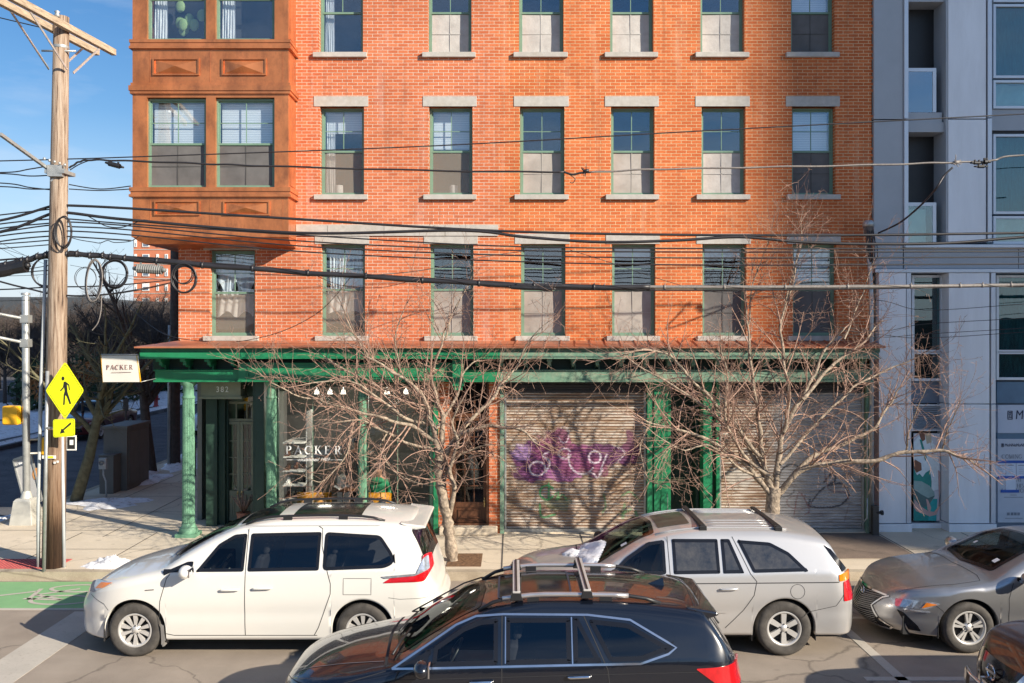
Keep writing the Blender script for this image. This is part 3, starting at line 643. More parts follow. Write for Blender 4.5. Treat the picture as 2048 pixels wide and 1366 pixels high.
# ---------------- ground floor: columns, doors, shop windows, shutters ----------------
X = lambda p, Y=SF: PX(p, Y)
Z = lambda p, Y=SF: PZ(p, Y)
def column(px, Y, rad, mt='col_green'):
    x = PX(px, Y); c = MB(); n = 40; zz = [.42, 1.2, 2.0, 2.95]
    vs = []
    for z in zz:
        r0 = rad*(1.04-.05*(z-.42)/2.5)
        for k in range(n): 
            t = 2*math.pi*k/n; r1 = r0*(1 if k % 2 == 0 else .90); vs.append((x+r1*math.cos(t), Y+r1*math.sin(t), z))
    c.add(vs, [(i*n+k, i*n+(k+1) % n, (i+1)*n+(k+1) % n, (i+1)*n+k) for i in range(len(zz)-1) for k in range(n)])
    c.box(x-rad*1.7, x+rad*1.7, Y-rad*1.7, Y+rad*1.7, .15, .22); c.lathe([(rad*1.55, .22), (rad*1.6, .27), (rad*1.35, .33), (rad*1.15, .36), (rad*1.1, .42)], (x, Y, 0), 28)
    c.lathe([(rad*.98, 2.95), (rad*1.15, 2.97), (rad*.98, 3.0), (rad*.9, 3.02), (rad*.9, 3.2), (rad*1.25, 3.24), (rad*1.3, 3.30)], (x, Y, 0), 28)
    return c.build('column', M[mt], bld)
column(377, 18.12, .12); column(543, 18.12, .10); column(725, 18.2, .085)
f = MB()    # dark green woodwork around the recessed corner entrance
f.box(PX(415, 19.1), PX(437, 19.1), 19.0, 20.4, .15, 3.3); f.box(PX(437, 19.1)+.001, PX(449, 19.1), 19.12, 20.4, .15, 3.3)
f.box(PX(449, 19.2)+.002, PX(455, 19.2), 19.25, 20.4, .15, 3.29)
f.box(X(505), X(522), 18.40, 19.6, .15, 3.3); f.box(X(513), X(530), 18.30, 18.5, .15, 3.3)
f.box(PX(455, 19.2)+.01, X(505)-.002, 19.3, 19.5, Z(800), 3.3)
f.box(BX0+.1, X(505), 18.4, 19.0, 3.30, 3.34); f.box(X(860), X(868), 18.30, 18.5, .15, 3.3)
f.box(X(556), X(868), 18.36, 18.48, 3.18, 3.3)
f.build('entrance_woodwork', M['dkgreen'], bld, bevel=.004)
sx0, sx1 = PX(402, 18.55), PX(481, 18.55)
f = MB(); f.box(sx0, sx1, 18.55, 19.0, PZ(794, 18.55), 3.292); f.box(sx0-.03, sx1+.03, 18.53, 19.0, PZ(796, 18.55)-.02, PZ(793, 18.55))
nb = f.build('number_board', M['olive'], bld)
def doorleaf(par, x0, x1, z0, z1, y, mt, cols_, rows_, zp, lit=None):
    d = MB(); st = .065
    fr(d, x0, x1, z0, z1, y, y+.05, st); d.box(x0+st, x1-st, y, y+.05, zp-.06, zp+.04)
    d.box(x0+st, x1-st, y+.02, y+.04, z0+st, zp-.06); fr(d, x0+st+.05, x1-st-.05, z0+st+.05, zp-.11, y-.004, y+.02, .02)
    a, b_, c, e = x0+st, x1-st, zp+.04, z1-st
    for i in range(1, cols_): d.box(a+(b_-a)*i/cols_-.01, a+(b_-a)*i/cols_+.01, y+.01, y+.04, c, e)
    for j in range(1, rows_): d.box(a, b_, y+.012, y+.038, c+(e-c)*j/rows_-.01, c+(e-c)*j/rows_+.01)
    o = d.build('door', M[mt], par, bevel=.003)
    MB().box(a, b_, y+.022, y+.028, c, e).build('pane', M['shopglass'], o)
    h = MB(); h.sphere(((x1-.04 if lit != 'l' else x0+.04), y-.04, (z0+zp)/2+.28), .025, .025, .025, 8, 6); h.box((x1-.05 if lit != 'l' else x0+.03), (x1-.03 if lit != 'l' else x0+.05), y-.02, y, (z0+zp)/2+.15, (z0+zp)/2+.34); h.build('handle', M['brass'], o)
    return o
M['brass'] = mat('dull_brass', (.55, .42, .18), .35, .8)
text_obj('house_number', '382', .165, (PX(432, 18.54), 18.545, PZ(784, 18.54)), 'letter', nb, .008, sx=.85, spacing=1.35)
dz0, dz1, dp = .2, PZ(843, 19.32), PZ(985, 19.32)
da, dm, db = PX(452, 19.32), PX(480, 19.32), PX(508, 19.32)
doorleaf(bld, da, dm-.004, dz0, dz1, 19.32, 'olive', 2, 4, dp); doorleaf(bld, dm+.004, db, dz0, dz1, 19.32, 'olive', 2, 4, dp, 'l')
t = MB(); fr(t, da, db, dz1+.01, PZ(803, 19.32), 19.32, 19.38, .05); tx = [da+(db-da)*q for q in (.36, .74)]
for x in tx: t.box(x-.012, x+.012, 19.325, 19.37, dz1+.06, PZ(806, 19.32))
t.build('transom', M['olive'], bld)
# lit-looking shop room seen through the door: added white panels and yellow poster
rm = MB()
zf = .3
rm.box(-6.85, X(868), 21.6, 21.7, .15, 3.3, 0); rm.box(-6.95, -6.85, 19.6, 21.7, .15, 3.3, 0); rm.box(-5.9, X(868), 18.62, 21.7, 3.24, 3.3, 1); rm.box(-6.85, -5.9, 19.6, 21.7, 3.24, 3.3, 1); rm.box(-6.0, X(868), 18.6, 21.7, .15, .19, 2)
rm.box(X(868), X(868)+.08, 18.6, 21.7, .15, 3.3, 1)
for lx, ly, le in ((-4.2, 19.8, 13), (-2.6, 19.6, 16), (-6.3, 20.2, 30)):      # the shop's lit ceiling spotlights, then a lamp added to brighten the door panes
    ld = bpy.data.lights.new('shop_spot_and_fill', 'POINT'); ld.energy = le; ld.color = (1, .9, .75); ld.shadow_soft_size = .15; lo_ = bpy.data.objects.new('shop_spot_and_fill', ld); COL.objects.link(lo_); lo_.parent = bld; lo_.location = Vector((lx, ly, 2.85))-W[bld.name]
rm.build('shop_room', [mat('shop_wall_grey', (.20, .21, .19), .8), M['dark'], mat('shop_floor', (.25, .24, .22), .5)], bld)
q = MB(); q.box(-6.8, -5.4, 21.0, 21.3, .19, 2.9); q.box(-5.85, -5.75, 19.9, 21.2, .19, 2.6); q.build('white_door_backing', M['white'], bld)  # white panels added behind the door so its panes look brighter
q = MB(); q.box(-6.4, -6.08, 20.4, 20.44, 2.5, 2.85); q.build('yellow_poster', M['yellow'], bld)
# shelving with shoes at the left of the shop
q = MB()
for z in (.75, 1.05, 1.35, 1.65, 1.95): q.box(X(556), X(600), 18.75, 19.6, z, z+.025)
q.box(X(598), X(600), 19.0, 19.6, .2, 2.6)
tag(q.build('shoe_shelf', M['white']), 'white shelf rack of shoes at the left end of the shop window', 'shelf')
rr = random.Random(4)
for i, z in enumerate((.775, 1.075, 1.375, 1.675)):
    for j in range(3):
        q = MB(); x = X(562)+j*.14; yy = 18.95+.12*j; q.sphere((x, yy, z+.045), .05, .13, .045, 10, 6); q.sphere((x, yy+.07, z+.08), .045, .06, .05, 8, 6); q.box(x-.05, x+.05, yy-.13, yy+.13, z, z+.02)
        tag(q.build('shoe', M[('brown', 'black', 'white')[rr.randrange(3)]]), 'shoe displayed on the white shelf rack inside the shop', 'shoe', 'shoes on the shop shelf')
q = MB(); q.box(X(672), X(705), 20.3, 20.9, .19, 1.45); q.box(X(640), X(672), 20.2, 20.7, .19, 1.0); q.box(X(668), X(709), 20.25, 20.95, 1.45, 1.5)
for x in (X(676), X(690)): fr(q, x, x+.12, .4, 1.3, 20.28, 20.3, .02)
tag(q.build('shop_counter', M['white']), 'white panelled counter inside the shop behind the lettered window', 'counter')
for i, p in enumerate((612, 640, 668, 760, 800)):
    q = MB(); q.lathe([(.01, 3.24), (.01, 3.05), (.04, 3.04), (.06, 2.95), (0, 2.95)], (X(p), 19.4, 0), 10)
    tag(q.build('ceiling_spotlight', emis('spotlight_glow%d' % i, (1, .93, .8), 1.5)), 'small ceiling spotlight inside the shop, seen above the lettering', 'light', 'spotlights in the shop ceiling')
def shop_window(x0, x1, words=False):
    o = MB(); fr(o, x0, x1, .66, 3.2, SF, SF+.08, .035); o.box(x0, x1, SF-.05, SF+.1, .60, .655); 
    s = o.build('shop_window', M['dkgreen'], bld); MB().box(x0+.035, x1-.035, SF+.03, SF+.036, .69, 3.17).build('pane', M['shopglass'], s); return s
sw1 = shop_window(X(553), X(718)); sw2 = shop_window(X(733), X(860))
q = MB(); q.box(X(551), X(860), SF+.02, SF+.25, .15, .60); q.box(X(551), X(860), SF+.012, SF+.02, .52, .58); q.box(X(551), X(860), SF+.1, SF+1.1, .40, .46); q.build('stall_riser', mat('pale_riser', (.55, .58, .56), .7), bld)
for p in (625, 795): MB().box(X(p)-.006, X(p)+.006, SF+.028, SF+.04, .69, 3.17).build('glazing_joint', M['green_old'], sw1 if p < 700 else sw2)
q = MB(); h = (909-892)/96.57; serif_word(q, 'PACKER', X(571), Z(909), h, (689-571)/96.57/6/h*1.02, SF+.027, .003); q.build('shop_lettering', M['letter'], sw1)
q = MB(); q.box(X(572), X(595), SF+.024, SF+.027, Z(920)-.005, Z(920)+.005); q.box(X(657), X(686), SF+.024, SF+.027, Z(920)-.005, Z(920)+.005); q.build('rule_line', M['letter'], sw1)
text_obj('script_lettering', 'established 1907', .098, (X(626), SF+.026, Z(922.5)), 'letter', sw1, .001, shear=.45, align='CENTER', off=.0006)
# green posts, brick strips, brown door
for l, r2, yy, mm in ((866, 877, 18.30, 'green'), (1000, 1008, 18.30, 'green_old'), (1293, 1305, 18.26, 'green'), (1306, 1319, 18.23, 'green'), (1320, 1334, 18.26, 'green'), (1404, 1422, 18.26, 'green'), (1430, 1437, 18.26, 'green'), (1423, 1429.5, 18.40, 'dkgreen'), (1730, 1738, 18.30, 'green_old')):
    MB().box(X(l), X(r2), yy, 18.6, .15, 3.3).build('pilaster', M[mm], bld, bevel=.004)
f = MB()
f.box(X(1335), X(1342), 18.4, 19.3, .15, 3.3, 0); f.box(X(1334), X(1404), 19.25, 19.3, Z(800), 3.3, 2); f.box(X(1398), X(1404), 18.7, 19.3, .15, 3.3, 2)
f.box(X(1334), X(1404), 18.3, 19.3, 3.2, 3.3, 2)
f.build('door_recess', [M['green'], M['green_old'], M['dkgreen']], bld, bevel=.004)
for l, r2, zt_ in ((877.2, 899, 3.4), (978, 999.8, 3.4), (1738.2, 1742.7, 3.95)): MB().box(X(l), X(r2), 18.34, 18.8, .15, zt_).build('brick_pier', M['brick'], bld)
f = MB(); a, b_ = X(899)+.002, X(978)-.002; fr(f, a, b_, .3, 3.3, 18.36, 18.7, .05); f.box(a+.05, b_-.05, 18.45, 18.6, Z(835), Z(828)); 
for x in (a+.25, a+.5): f.box(x, x+.03, 18.46, 18.5, Z(828), 3.25)
f.build('door_surround', M['brown'], bld, bevel=.003)
doorleaf(bld, a+.055, b_-.055, .32, Z(836), 18.47, 'brown', 3, 5, Z(1010))
MB().box(a, b_, 18.9, 18.95, .3, 3.3).build('lobby_wall', M['dark'], bld)
MB().box(X(880), X(995), 18.12, 18.5, .15, .31).build('door_step', M['concrete'], bld, bevel=.02)
for i, (c_, z) in enumerate((('3', 912), ('3', 915))):
    pass
text_obj('pier_number', '3', .16, (X(981), 18.338, Z(914)), 'ink', bld, .001)
# green front door in its recess
f = MB(); a, b_ = X(1344), X(1398); f.box(a, b_, 19.2, 19.24, .15, 2.95); 
for (p0, p1, q0, q1) in ((.08, .42, .15, .42), (.58, .92, .15, .42), (.08, .42, .55, .93), (.58, .92, .55, .93)): fr(f, a+(b_-a)*p0, a+(b_-a)*p1, .15+2.8*q0, .15+2.8*q1, 19.18, 19.2, .025)
gd = f.build('front_door', M['dkgreen'], bld, bevel=.003)
f = MB(); fr(f, X(1342, 19.1), X(1371, 19.1), Z(976), Z(967), 19.15, 19.18, .012); f.box(X(1346, 19.1), X(1367, 19.1), 19.16, 19.17, Z(973), Z(970)); f.build('mail_slot', mat('pale_brass', (.6, .55, .38), .4, .5), gd)
f = MB(); f.tube([(X(1331), 18.22, Z(985)), (X(1331), 18.14, Z(987)), (X(1331), 18.14, Z(1018)), (X(1331), 18.22, Z(1020))], .012, 6); f.build('pull_handle', M['green_old'], bld)
# roller shutters with paint on their slats
def smooth2(pts, n=5):
    out = []; P_ = [Vector((p[0], p[1])) for p in pts]
    for i in range(len(P_)-1):
        p0, p1, p2, p3 = [P_[max(0, min(len(P_)-1, i+k))] for k in (-1, 0, 1, 2)]
        out += [.5*((2*p1)+(-p0+p2)*t+(2*p0-5*p1+4*p2-p3)*t*t+(-p0+3*p1-3*p2+p3)*t**3) for t in [k/n for k in range(n)]]
    return out+[P_[-1]]
def shutter(x0, x1, z0, z1, label, strokes, blobs, seed):
    y = SF+.06; nx, per = int((x1-x0)/.016), .0605; nz = int((z1-z0)/.0101)
    xs = np.linspace(x0, x1, nx+1); zs = np.linspace(z0, z1, nz+1)
    XX, ZZ = np.meshgrid(xs, zs); ph = ((ZZ-z0)/per) % 1
    prof_ = np.where(ph < .72, np.sin(np.pi*ph/.72), -.25*np.sin(np.pi*(ph-.72)/.28))
    YY = y-.018*prof_
    co = np.stack([XX, YY, ZZ], -1).reshape(-1, 3)
    idx = np.arange(co.shape[0]).reshape(nz+1, nx+1); fs = np.stack([idx[:-1, :-1], idx[:-1, 1:], idx[1:, 1:], idx[1:, :-1]], -1).reshape(-1, 4)
    me = bpy.data.meshes.new('roller_shutter'); me.from_pydata((co-np.array(W[bld.name])).tolist(), [], fs.tolist()); me.polygons.foreach_set('use_smooth', [True]*len(fs))
    # paint: rgba per vertex
    px_ = co[:, 0]; pz = co[:, 2]; col = np.zeros((len(co), 4)); jit = rng.normal(0, .012, len(co))
    wob = .05*np.sin(px_*9+seed)+.04*np.sin(pz*13)+.03*np.sin(px_*23+pz*17)
    for (cx, cz, rx, rz, c, al) in blobs:
        d = np.sqrt(((px_-cx)/rx)**2+((pz-cz)/rz)**2)+wob/min(rx, rz)*.8+jit*2
        a = np.clip((1.16-d)/.22, 0, 1)*min(1, al*1.12)
        col[:, :3] = col[:, :3]*(1-a[:, None])+np.array(c)*a[:, None]; col[:, 3] = np.maximum(col[:, 3], a)
    for (pts, wd, c, al) in strokes:
        wd *= 1.25 if c != grn else 1.7; al = min(1, al*(.85 if c == wht else 1.05))
        best = np.full(len(co), 9.)
        pp = np.array([(q[0], q[1]) for q in smooth2(pts)])
        for p, q in zip(pp[:-1], pp[1:]):
            v = q-p; L2 = max((v**2).sum(), 1e-9); t = np.clip(((px_-p[0])*v[0]+(pz-p[1])*v[1])/L2, 0, 1)
            best = np.minimum(best, np.hypot(px_-p[0]-t*v[0], pz-p[1]-t*v[1]))
        a = np.clip((wd-best-jit*.5)/(wd*.6), 0, 1)*al
        col[:, :3] = col[:, :3]*(1-a[:, None])+np.array(c)*a[:, None]; col[:, 3] = np.maximum(col[:, 3], a)
    at = me.color_attributes.new('paint', 'FLOAT_COLOR', 'POINT'); at.data.foreach_set('color', col.reshape(-1))
    me.materials.append(M['shutter']); o = link_mesh('roller_shutter', me, bld); o['label'] = label
    f = MB(); f.box(x0-.02, x1+.02, SF+.0, SF+.2, z0-.06, z0-.002); f.box(x0, x0+.04, SF+.01, SF+.1, z0, z1); f.box(x1-.04, x1, SF+.01, SF+.1, z0, z1); f.build('bottom_rail', M['galv'], o)
    f = MB()
    for k in range(5): f.box(x0, x1, SF+.0+.012*(k % 2), SF+.2, z1+.055*k, z1+.055*k+.048)
    f.build('shutter_hood', mat('hood_painted_shade', (.035, .03, .03), .6), o); return o  # hood coloured near black to stand for the beam's shadow
def shutter_mat():
    m, t, b = node_mat('rusty_shutter_slats'); v = pos_node(t)
    a = N(t, 'ShaderNodeVertexColor', layer_name='paint')
    st = N(t, 'ShaderNodeMapping'); st.inputs['Scale'].default_value = (1.5, 1, 9); t.links.new(v, st.inputs[0])
    n1 = noise(t, st.outputs[0], 1.5, 6, .7)
    c = ramp(t, n1, [(.30, (.14, .085, .05)), (.45, (.32, .24, .17)), (.60, (.56, .52, .46)), (.8, (.25, .16, .10))])
    # rust gathers in the groove of every slat
    s = N(t, 'ShaderNodeSeparateXYZ'); t.links.new(v, s.inputs[0]); mm = N(t, 'ShaderNodeMath', operation='MULTIPLY_ADD'); mm.inputs[1].default_value = 1/.0605; mm.inputs[2].default_value = -.23/.0605
    t.links.new(s.outputs[2], mm.inputs[0]); fr_ = N(t, 'ShaderNodeMath', operation='FRACT'); t.links.new(mm.outputs[0], fr_.inputs[0])
    c = mixc(t, ramp(t, fr_.outputs[0], [(.0, (.85, .85, .85)), (.22, (.15,)*3), (.5, (.0,)*3), (.85, (.85,)*3)]), c, (.17, .075, .035))
    gx = N(t, 'ShaderNodeMapRange'); gx.inputs[1].default_value = 12.3; gx.inputs[2].default_value = 12.6
    t.links.new(s.outputs[0], gx.inputs[0]); c = mixc(t, gx.outputs[0], c, ramp(t, n1, [(.3, (.20, .17, .15)), (.6, (.42, .41, .40))]))
    c = mixc(t, a.outputs['Alpha'], c, a.outputs['Color']); t.links.new(c, b.inputs['Base Color']); b.inputs['Roughness'].default_value = .6; b.inputs['Metallic'].default_value = .0
    return m
M['shutter'] = shutter_mat()
S1 = lambda *pp: [(X(a), Z(b)) for a, b in pp]
def curl(cx, cy, rx, ry, a0, a1, n=14): return S1(*[(cx+rx*math.cos(R(a0+(a1-a0)*i/n)), cy+ry*math.sin(R(a0+(a1-a0)*i/n))) for i in range(n+1)])
pur, wht, grn, blk, red_ = (.11, .028, .10), (.78, .72, .80), (.05, .42, .14), (.03, .03, .04), (.35, .06, .05)
bl = [(X(1070), Z(922), .52, .40, pur, .88), (X(1150), Z(915), .7, .30, (.24, .06, .17), .85), (X(1222), Z(912), .55, .24, pur, .85), (X(1110), Z(885), .35, .24, (.24, .07, .14), .8), (X(1115), Z(950), .5, .13, (.30, .10, .26), .8), (X(1040), Z(905), .16, .25, (.32, .2, .4), .7), (X(1262), Z(900), .16, .3, (.12, .03, .08), .8), (X(1180), Z(935), .5, .16, (.20, .04, .12), .7), (X(1055), Z(948), .3, .16, pur, .75), (X(1110), Z(1012), .28, .14, (.05, .30, .12), .35)]
stk = [(curl(1075, 938, 16, 14, 0, 360), .018, wht, .9), (S1((1092, 945), (1100, 925), (1086, 912), (1098, 905)), .018, wht, .85), (curl(1130, 908, 12, 10, 20, 330), .02, wht, .9), (curl(1165, 915, 28, 34, 40, 190), .018, wht, .85), (curl(1128, 870, 10, 16, -120, 160), .014, wht, .7),
       (curl(1190, 915, 12, 12, 0, 360), .02, wht, .8), (S1((1198, 955), (1206, 930), (1214, 910)), .018, wht, .8), (curl(1078, 872, 12, 12, -30, 200), .014, wht, .5), (S1((1180, 945), (1190, 950), (1196, 958), (1206, 940)), .018, wht, .85), (S1((1225, 890), (1250, 905), (1235, 925)), .014, wht, .55), (S1((1020, 900), (1030, 888), (1045, 893)), .02, wht, .5),
       (curl(1094, 986, 14, 14, 30, 330), .018, grn, .8), (S1((1098, 968), (1098, 1000)), .018, grn, .8), (S1((1110, 990), (1118, 985), (1114, 1000), (1126, 990), (1134, 1002)), .014, grn, .7), (S1((1080, 1010), (1084, 1035), (1110, 1030)), .02, grn, .7), (S1((1208, 990), (1212, 1012), (1206, 1026)), .02, grn, .5), (S1((1245, 992), (1262, 985), (1280, 1003)), .02, grn, .6), (S1((1250, 1010), (1246, 1036)), .03, grn, .5), (S1((1272, 1025), (1276, 1036)), .025, grn, .6), (S1((1240, 1030), (1262, 1020)), .03, grn, .5)]
shutter(X(1009), X(1292), .23, Z(785), 'rusty roller shutter sprayed with purple, white and green graffiti', stk, bl, 1)
stk2 = [(curl(1585, 960, 26, 30, 180, 330), .02, blk, .8), (S1((1650, 965), (1668, 946), (1672, 962), (1658, 972), (1685, 968), (1700, 990), (1680, 1012), (1640, 1016), (1620, 1012), (1622, 1000)), .02, blk, .85), (S1((1652, 975), (1640, 985), (1625, 1005)), .018, blk, .8), (curl(1560, 980, 30, 16, 0, 200), .016, blk, .6),
        (S1((1590, 1030), (1600, 985), (1620, 1020), (1612, 1030)), .014, red_, .6), (S1((1650, 940), (1660, 980), (1690, 985), (1700, 1000)), .012, red_, .5), (curl(1600, 1005, 25, 14, 0, 300), .012, red_, .5), (S1((1700, 1010), (1690, 1045)), .012, red_, .4)]
shutter(X(1439), X(1729), .23, Z(785), 'roller shutter with black scrawled tags, its right half grey and unrusted', stk2, [(X(1480), Z(955), .25, .25, (.6, .56, .5), .6)], 4)
MB().box(X(1009), X(1292), SF-.05, SF+.3, .15, .172).box(X(1439), X(1740), SF-.05, SF+.3, .15, .172).build('threshold', M['concrete'], bld)
# downpipe, conduit, weatherhead at the right corner
f = MB(); x = PX(1744, 18.25); f.tube([(x, 18.28, .2), (x, 18.28, 5.0), (x+.04, 18.45, 5.6), (x-.03, 18.45, 6.15)], .045, 10)
f.tube([(x-.12, 18.2, .9), (x-.12, 18.2, 2.4), (x-.02, 18.25, 2.8)], .015, 6); f.tube([(x-.12, 18.2, .9), (x-.13, 18.18, .5), (x-.25, 18.2, .35)], .015, 6)
f.build('service_conduit', M['galv'], bld)
wh = thing('weatherhead', (PX(1737, 18.3), 18.3, PZ(465, 18.3)), 'rusty grey weatherhead with drop wires on the right edge of the brick wall', 'weatherhead')
f = MB(); c = W[wh.name]; f.lathe([(0, .26), (.07, .25), (.11, .20), (.12, .13), (.10, .12), (.0, .12)], c, 16); f.build('hood', M['galv'], wh)
f = MB(); f.lathe([(.10, .12), (.095, -.02), (.05, -.10), (.045, -.5)], c, 14); f.build('insulator_block', mat('grimy_insulator', (.12, .10, .09), .8), wh)
f = MB()
for k in range(4): f.tube([c+Vector((-.06+.04*k, -.08, .05)), c+Vector((-.07+.05*k, -.13, -.15)), c+Vector((-.04+.04*k, -.12, -.5)), c+Vector((0, -.1, -.62))], .010, 5)
f.tube([c+Vector((.06, -.1, -.1)), c+Vector((.13, -.12, -.3)), c+Vector((.14, -.12, -.5)), c+Vector((.04, -.1, -.66))], .010, 5); f.build('drip_loop', M['cable'], wh)
m_b = thing('gas_meter', (PX(1749, 18.2), 18.2, .15), 'dark standpipe box with side valve at the corner by the grey facade', 'meter')
f = MB(); c = W[m_b.name]; f.box(c.x-.06, c.x+.06, 18.12, 18.3, .15, .75); f.build('body', mat('dark_iron', (.06, .055, .05), .7), m_b)
f = MB(); f.tube([(c.x, 18.15, .62), (c.x+.13, 18.12, .62)], .03, 8); f.lathe([(.05, 0), (.05, .04)], (c.x+.1, 18.12, .62), 10, 'x'); f.build('valve', M['black'], m_b)
# PACKER blade sign hung from the canopy
bs = thing('hanging_shop_sign', (PX(242, 17.65), 17.65, PZ(765, 17.65)), 'white fabric shop banner reading PACKER hung off the canopy corner', 'sign')
f = MB(); n = 12; vs = []
for j in range(n+1):
    for i in range(n+1):
        u, v = i/n, j/n; vs.append((PX(203+(272-203)*u+3*v+ (5 if u > .99 else 0), 17.65), 17.65+.007*math.sin(u*6)*math.sin(v*3), PZ(711+(764-711)*v, 17.65)))
f.add(vs, [(j*(n+1)+i, j*(n+1)+i+1, (j+1)*(n+1)+i+1, (j+1)*(n+1)+i) for j in range(n) for i in range(n)], 0, True); f.build('banner_cloth', mat('canvas_white', (.66, .64, .58), .85, var=.05), bs)
f = MB(); hh = 9/100.5; serif_word(f, 'PACKER', PX(212, 17.62), PZ(739, 17.62), hh, (268-212)/100.7/6/hh, 17.640, .002); f.box(PX(222, 17.62), PX(262, 17.62), 17.634, 17.637, PZ(745, 17.62), PZ(744.3, 17.62)); f.build('banner_lettering', mat('maroon_print', (.22, .09, .08), .7), bs)
f = MB(); f.tube([PX and (PX(202, 17.66), 17.66, PZ(709, 17.66)), (PX(276, 17.66), 17.66, PZ(709, 17.66))], .012, 6); f.tube([(PX(274, 17.66), 17.66, PZ(711, 17.66)), (PX(281, 17.66), 17.66, PZ(764, 17.66))], .016, 6, 1); f.tube([(PX(281, 17.66), 17.66, PZ(764, 17.66)), (PX(312, 18.0), 18.0, PZ(757, 18.0))], .008, 5)
f.tube([(PX(202, 17.66), 17.66, PZ(711, 17.66)), (PX(206, 17.66), 17.66, PZ(765, 17.66))], .008, 5, 1)
f.build('sign_arm', [M['galv'], M['yellow']], bs)
# ---------------- grey panelled apartment block on the right ----------------
NB = thing('apartment_building', (9, 18, 0), 'modern grey and white panelled block with recessed balconies', 'building')
M['pan_w'] = mat('white_metal_panel', (.80, .83, .86), .5, .0, var=.05, scale=1.2, dirt=(.68, .70, .72), dscale=.8, stretch=(3, 3, .5))
M['pan_g'] = mat('grey_metal_panel', (.38, .41, .44), .5, .0, var=.04, scale=3)
M['pan_d'] = mat('dark_grey_panel', (.15, .19, .25), .5, .1, var=.04)
M['fin'] = mat('pale_aluminium', (.62, .66, .71), .4, .3, var=.03)
M['teal'] = glass('teal_tinted_glass', (.40, .68, .70), .06, .0, .002)
M['paleglass'] = glass('pale_panel_glass', (.80, .90, .88), .08, .0, .002)
M['drape'] = mat('teal_drape', (.10, .22, .23), .8, var=.4, scale=6, stretch=(6, 1, .8))
M['pale_room'] = mat('pale_spandrel', (.40, .50, .50), .8)
YW, YR = 18.48, 18.80
xw = lambda p: PX(p, YW); zw = lambda p: PZ(p, YW); xr = lambda p: PX(p, YR); zr = lambda p: PZ(p, YR)
TOP = 17.0
def slabs(mb, x0, x1, y0, y1, zs, mt, gap=.012):
    for a, b in zip(zs[:-1], zs[1:]): mb.box(x0, x1, y0, y1, a+gap, b-gap, mt)
f = MB()
f.box(xw(1745)+.02, 16, 19.95, 30, .15, TOP, 2)                                     # core
f.box(BX1+.004, BX1+.07, 18.62, 19.95, 4.2, TOP, 3)                                # dark joint
slabs(f, xw(1750), xw(1808), YW+.05, 19.95, [zw(538), zw(238), TOP], 1)
slabs(f, xw(1809), xw(1817), YW, 19.85, [zw(495), zw(238), TOP], 4)
f.box(xw(1817)+.002, xw(1897)-.002, YW+.56, 19.95, zw(538), TOP, 3)
slabs(f, xw(1897), xw(1972), YW, 19.95, [zw(485), zw(238), TOP], 0)
slabs(f, xw(1975), xw(1983), YW-.02, 19.85, [zw(485), zw(236), TOP], 4)
f.box(xw(1972)+.001, xw(1975)-.001, YW+.05, 19.9, zw(485), TOP, 3)
# band between ground floor and upper storeys
f.box(xw(1750), xw(1808), YW+.04, 19.95, zw(537), zw(480), 2) if False else None
f.box(xw(1810), 16, YW-.02, 19.95, zw(495), zw(489), 4); f.box(xw(1810)+.006, 16, YW+.06, 19.95, zw(537), zw(495), 1); f.box(xw(1750), 16, YW-.02, 19.95, zw(545), zw(538), 4)
f.box(xw(2040), xw(2041), YW+.055, YW+.07, zw(537), zw(495), 3)
# ground floor piers
for (l, r2, fl, fr_) in ((1758, 1812, 1813, 1822), (1898, 1979, 1982, 1991)):
    slabs(f, xw(l), xw(r2), YW+.0, 19.9, [zw(1047), zw(808), zw(545)], 0, .008); slabs(f, xw(fl), xw(fr_), YW-.01, 19.85, [zw(1047), zw(808), zw(545)], 4, .008)
    f.box(xw(r2)+.001, xw(fl)-.001, YW+.04, 19.85, zw(1047), zw(545), 3)
    f.box(xw(l-1), xw(fr_+1), YW-.03, 19.9, .15, zw(1048), 0)
f.box(xr(1824), xw(1898)-.01, YR, 19.9, .15, zr(1047), 0)
f.box(xw(1750)+.01, xw(1758)-.01, YW+.25, 19.9, .15, 4.4, 0)
f.box(xw(1992)+.02, 16, YR+.03, 19.9, .15, zr(1043), 2); 
f.build('facade', [M['pan_w'], M['pan_g'], M['pan_d'], M['black'], M['fin']], NB, bevel=.004)
def nwin(x0, x1, z0, z1, y, mt='teal', back='drape', parts=None):
    f = MB(); fr(f, x0, x1, z0, z1, y, y+.12, .055); o = f.build('window', M['fin'], NB, bevel=.003)
    MB().box(x0+.055, x1-.055, y+.05, y+.056, z0+.055, z1-.055).build('pane', M[mt], o)
    if back:
        q = MB(); vs, fs = folded(x0+.03, x1-.03, z0+.03, z1-.03, y+.3, .03, 50); q.add(vs, fs, 0, True); q.build('drape', M[back], o)
    return o
xe = 12.6
for (t0, t1, m_) in ((8, 156, 'teal'), (160, 217, 'paleglass'), (268, 428, 'teal'), (432, 488, 'paleglass'), (-140, -62, 'teal'), (-58, 4, 'paleglass')):
    nwin(xr(1984)+.03, xe, zr(t1), zr(t0), YR, m_, 'drape' if m_ == 'teal' else 'pale_room')
f = MB(); f.box(xr(1984), xe, YR+.04, 19.9, zr(260), zr(218), 1); f.box(xr(1984), xe, YR+.10, 19.9, zr(267), zr(260), 3)
f.build('spandrel', [M['pan_w'], M['pan_g'], M['pan_d'], M['black']], NB)
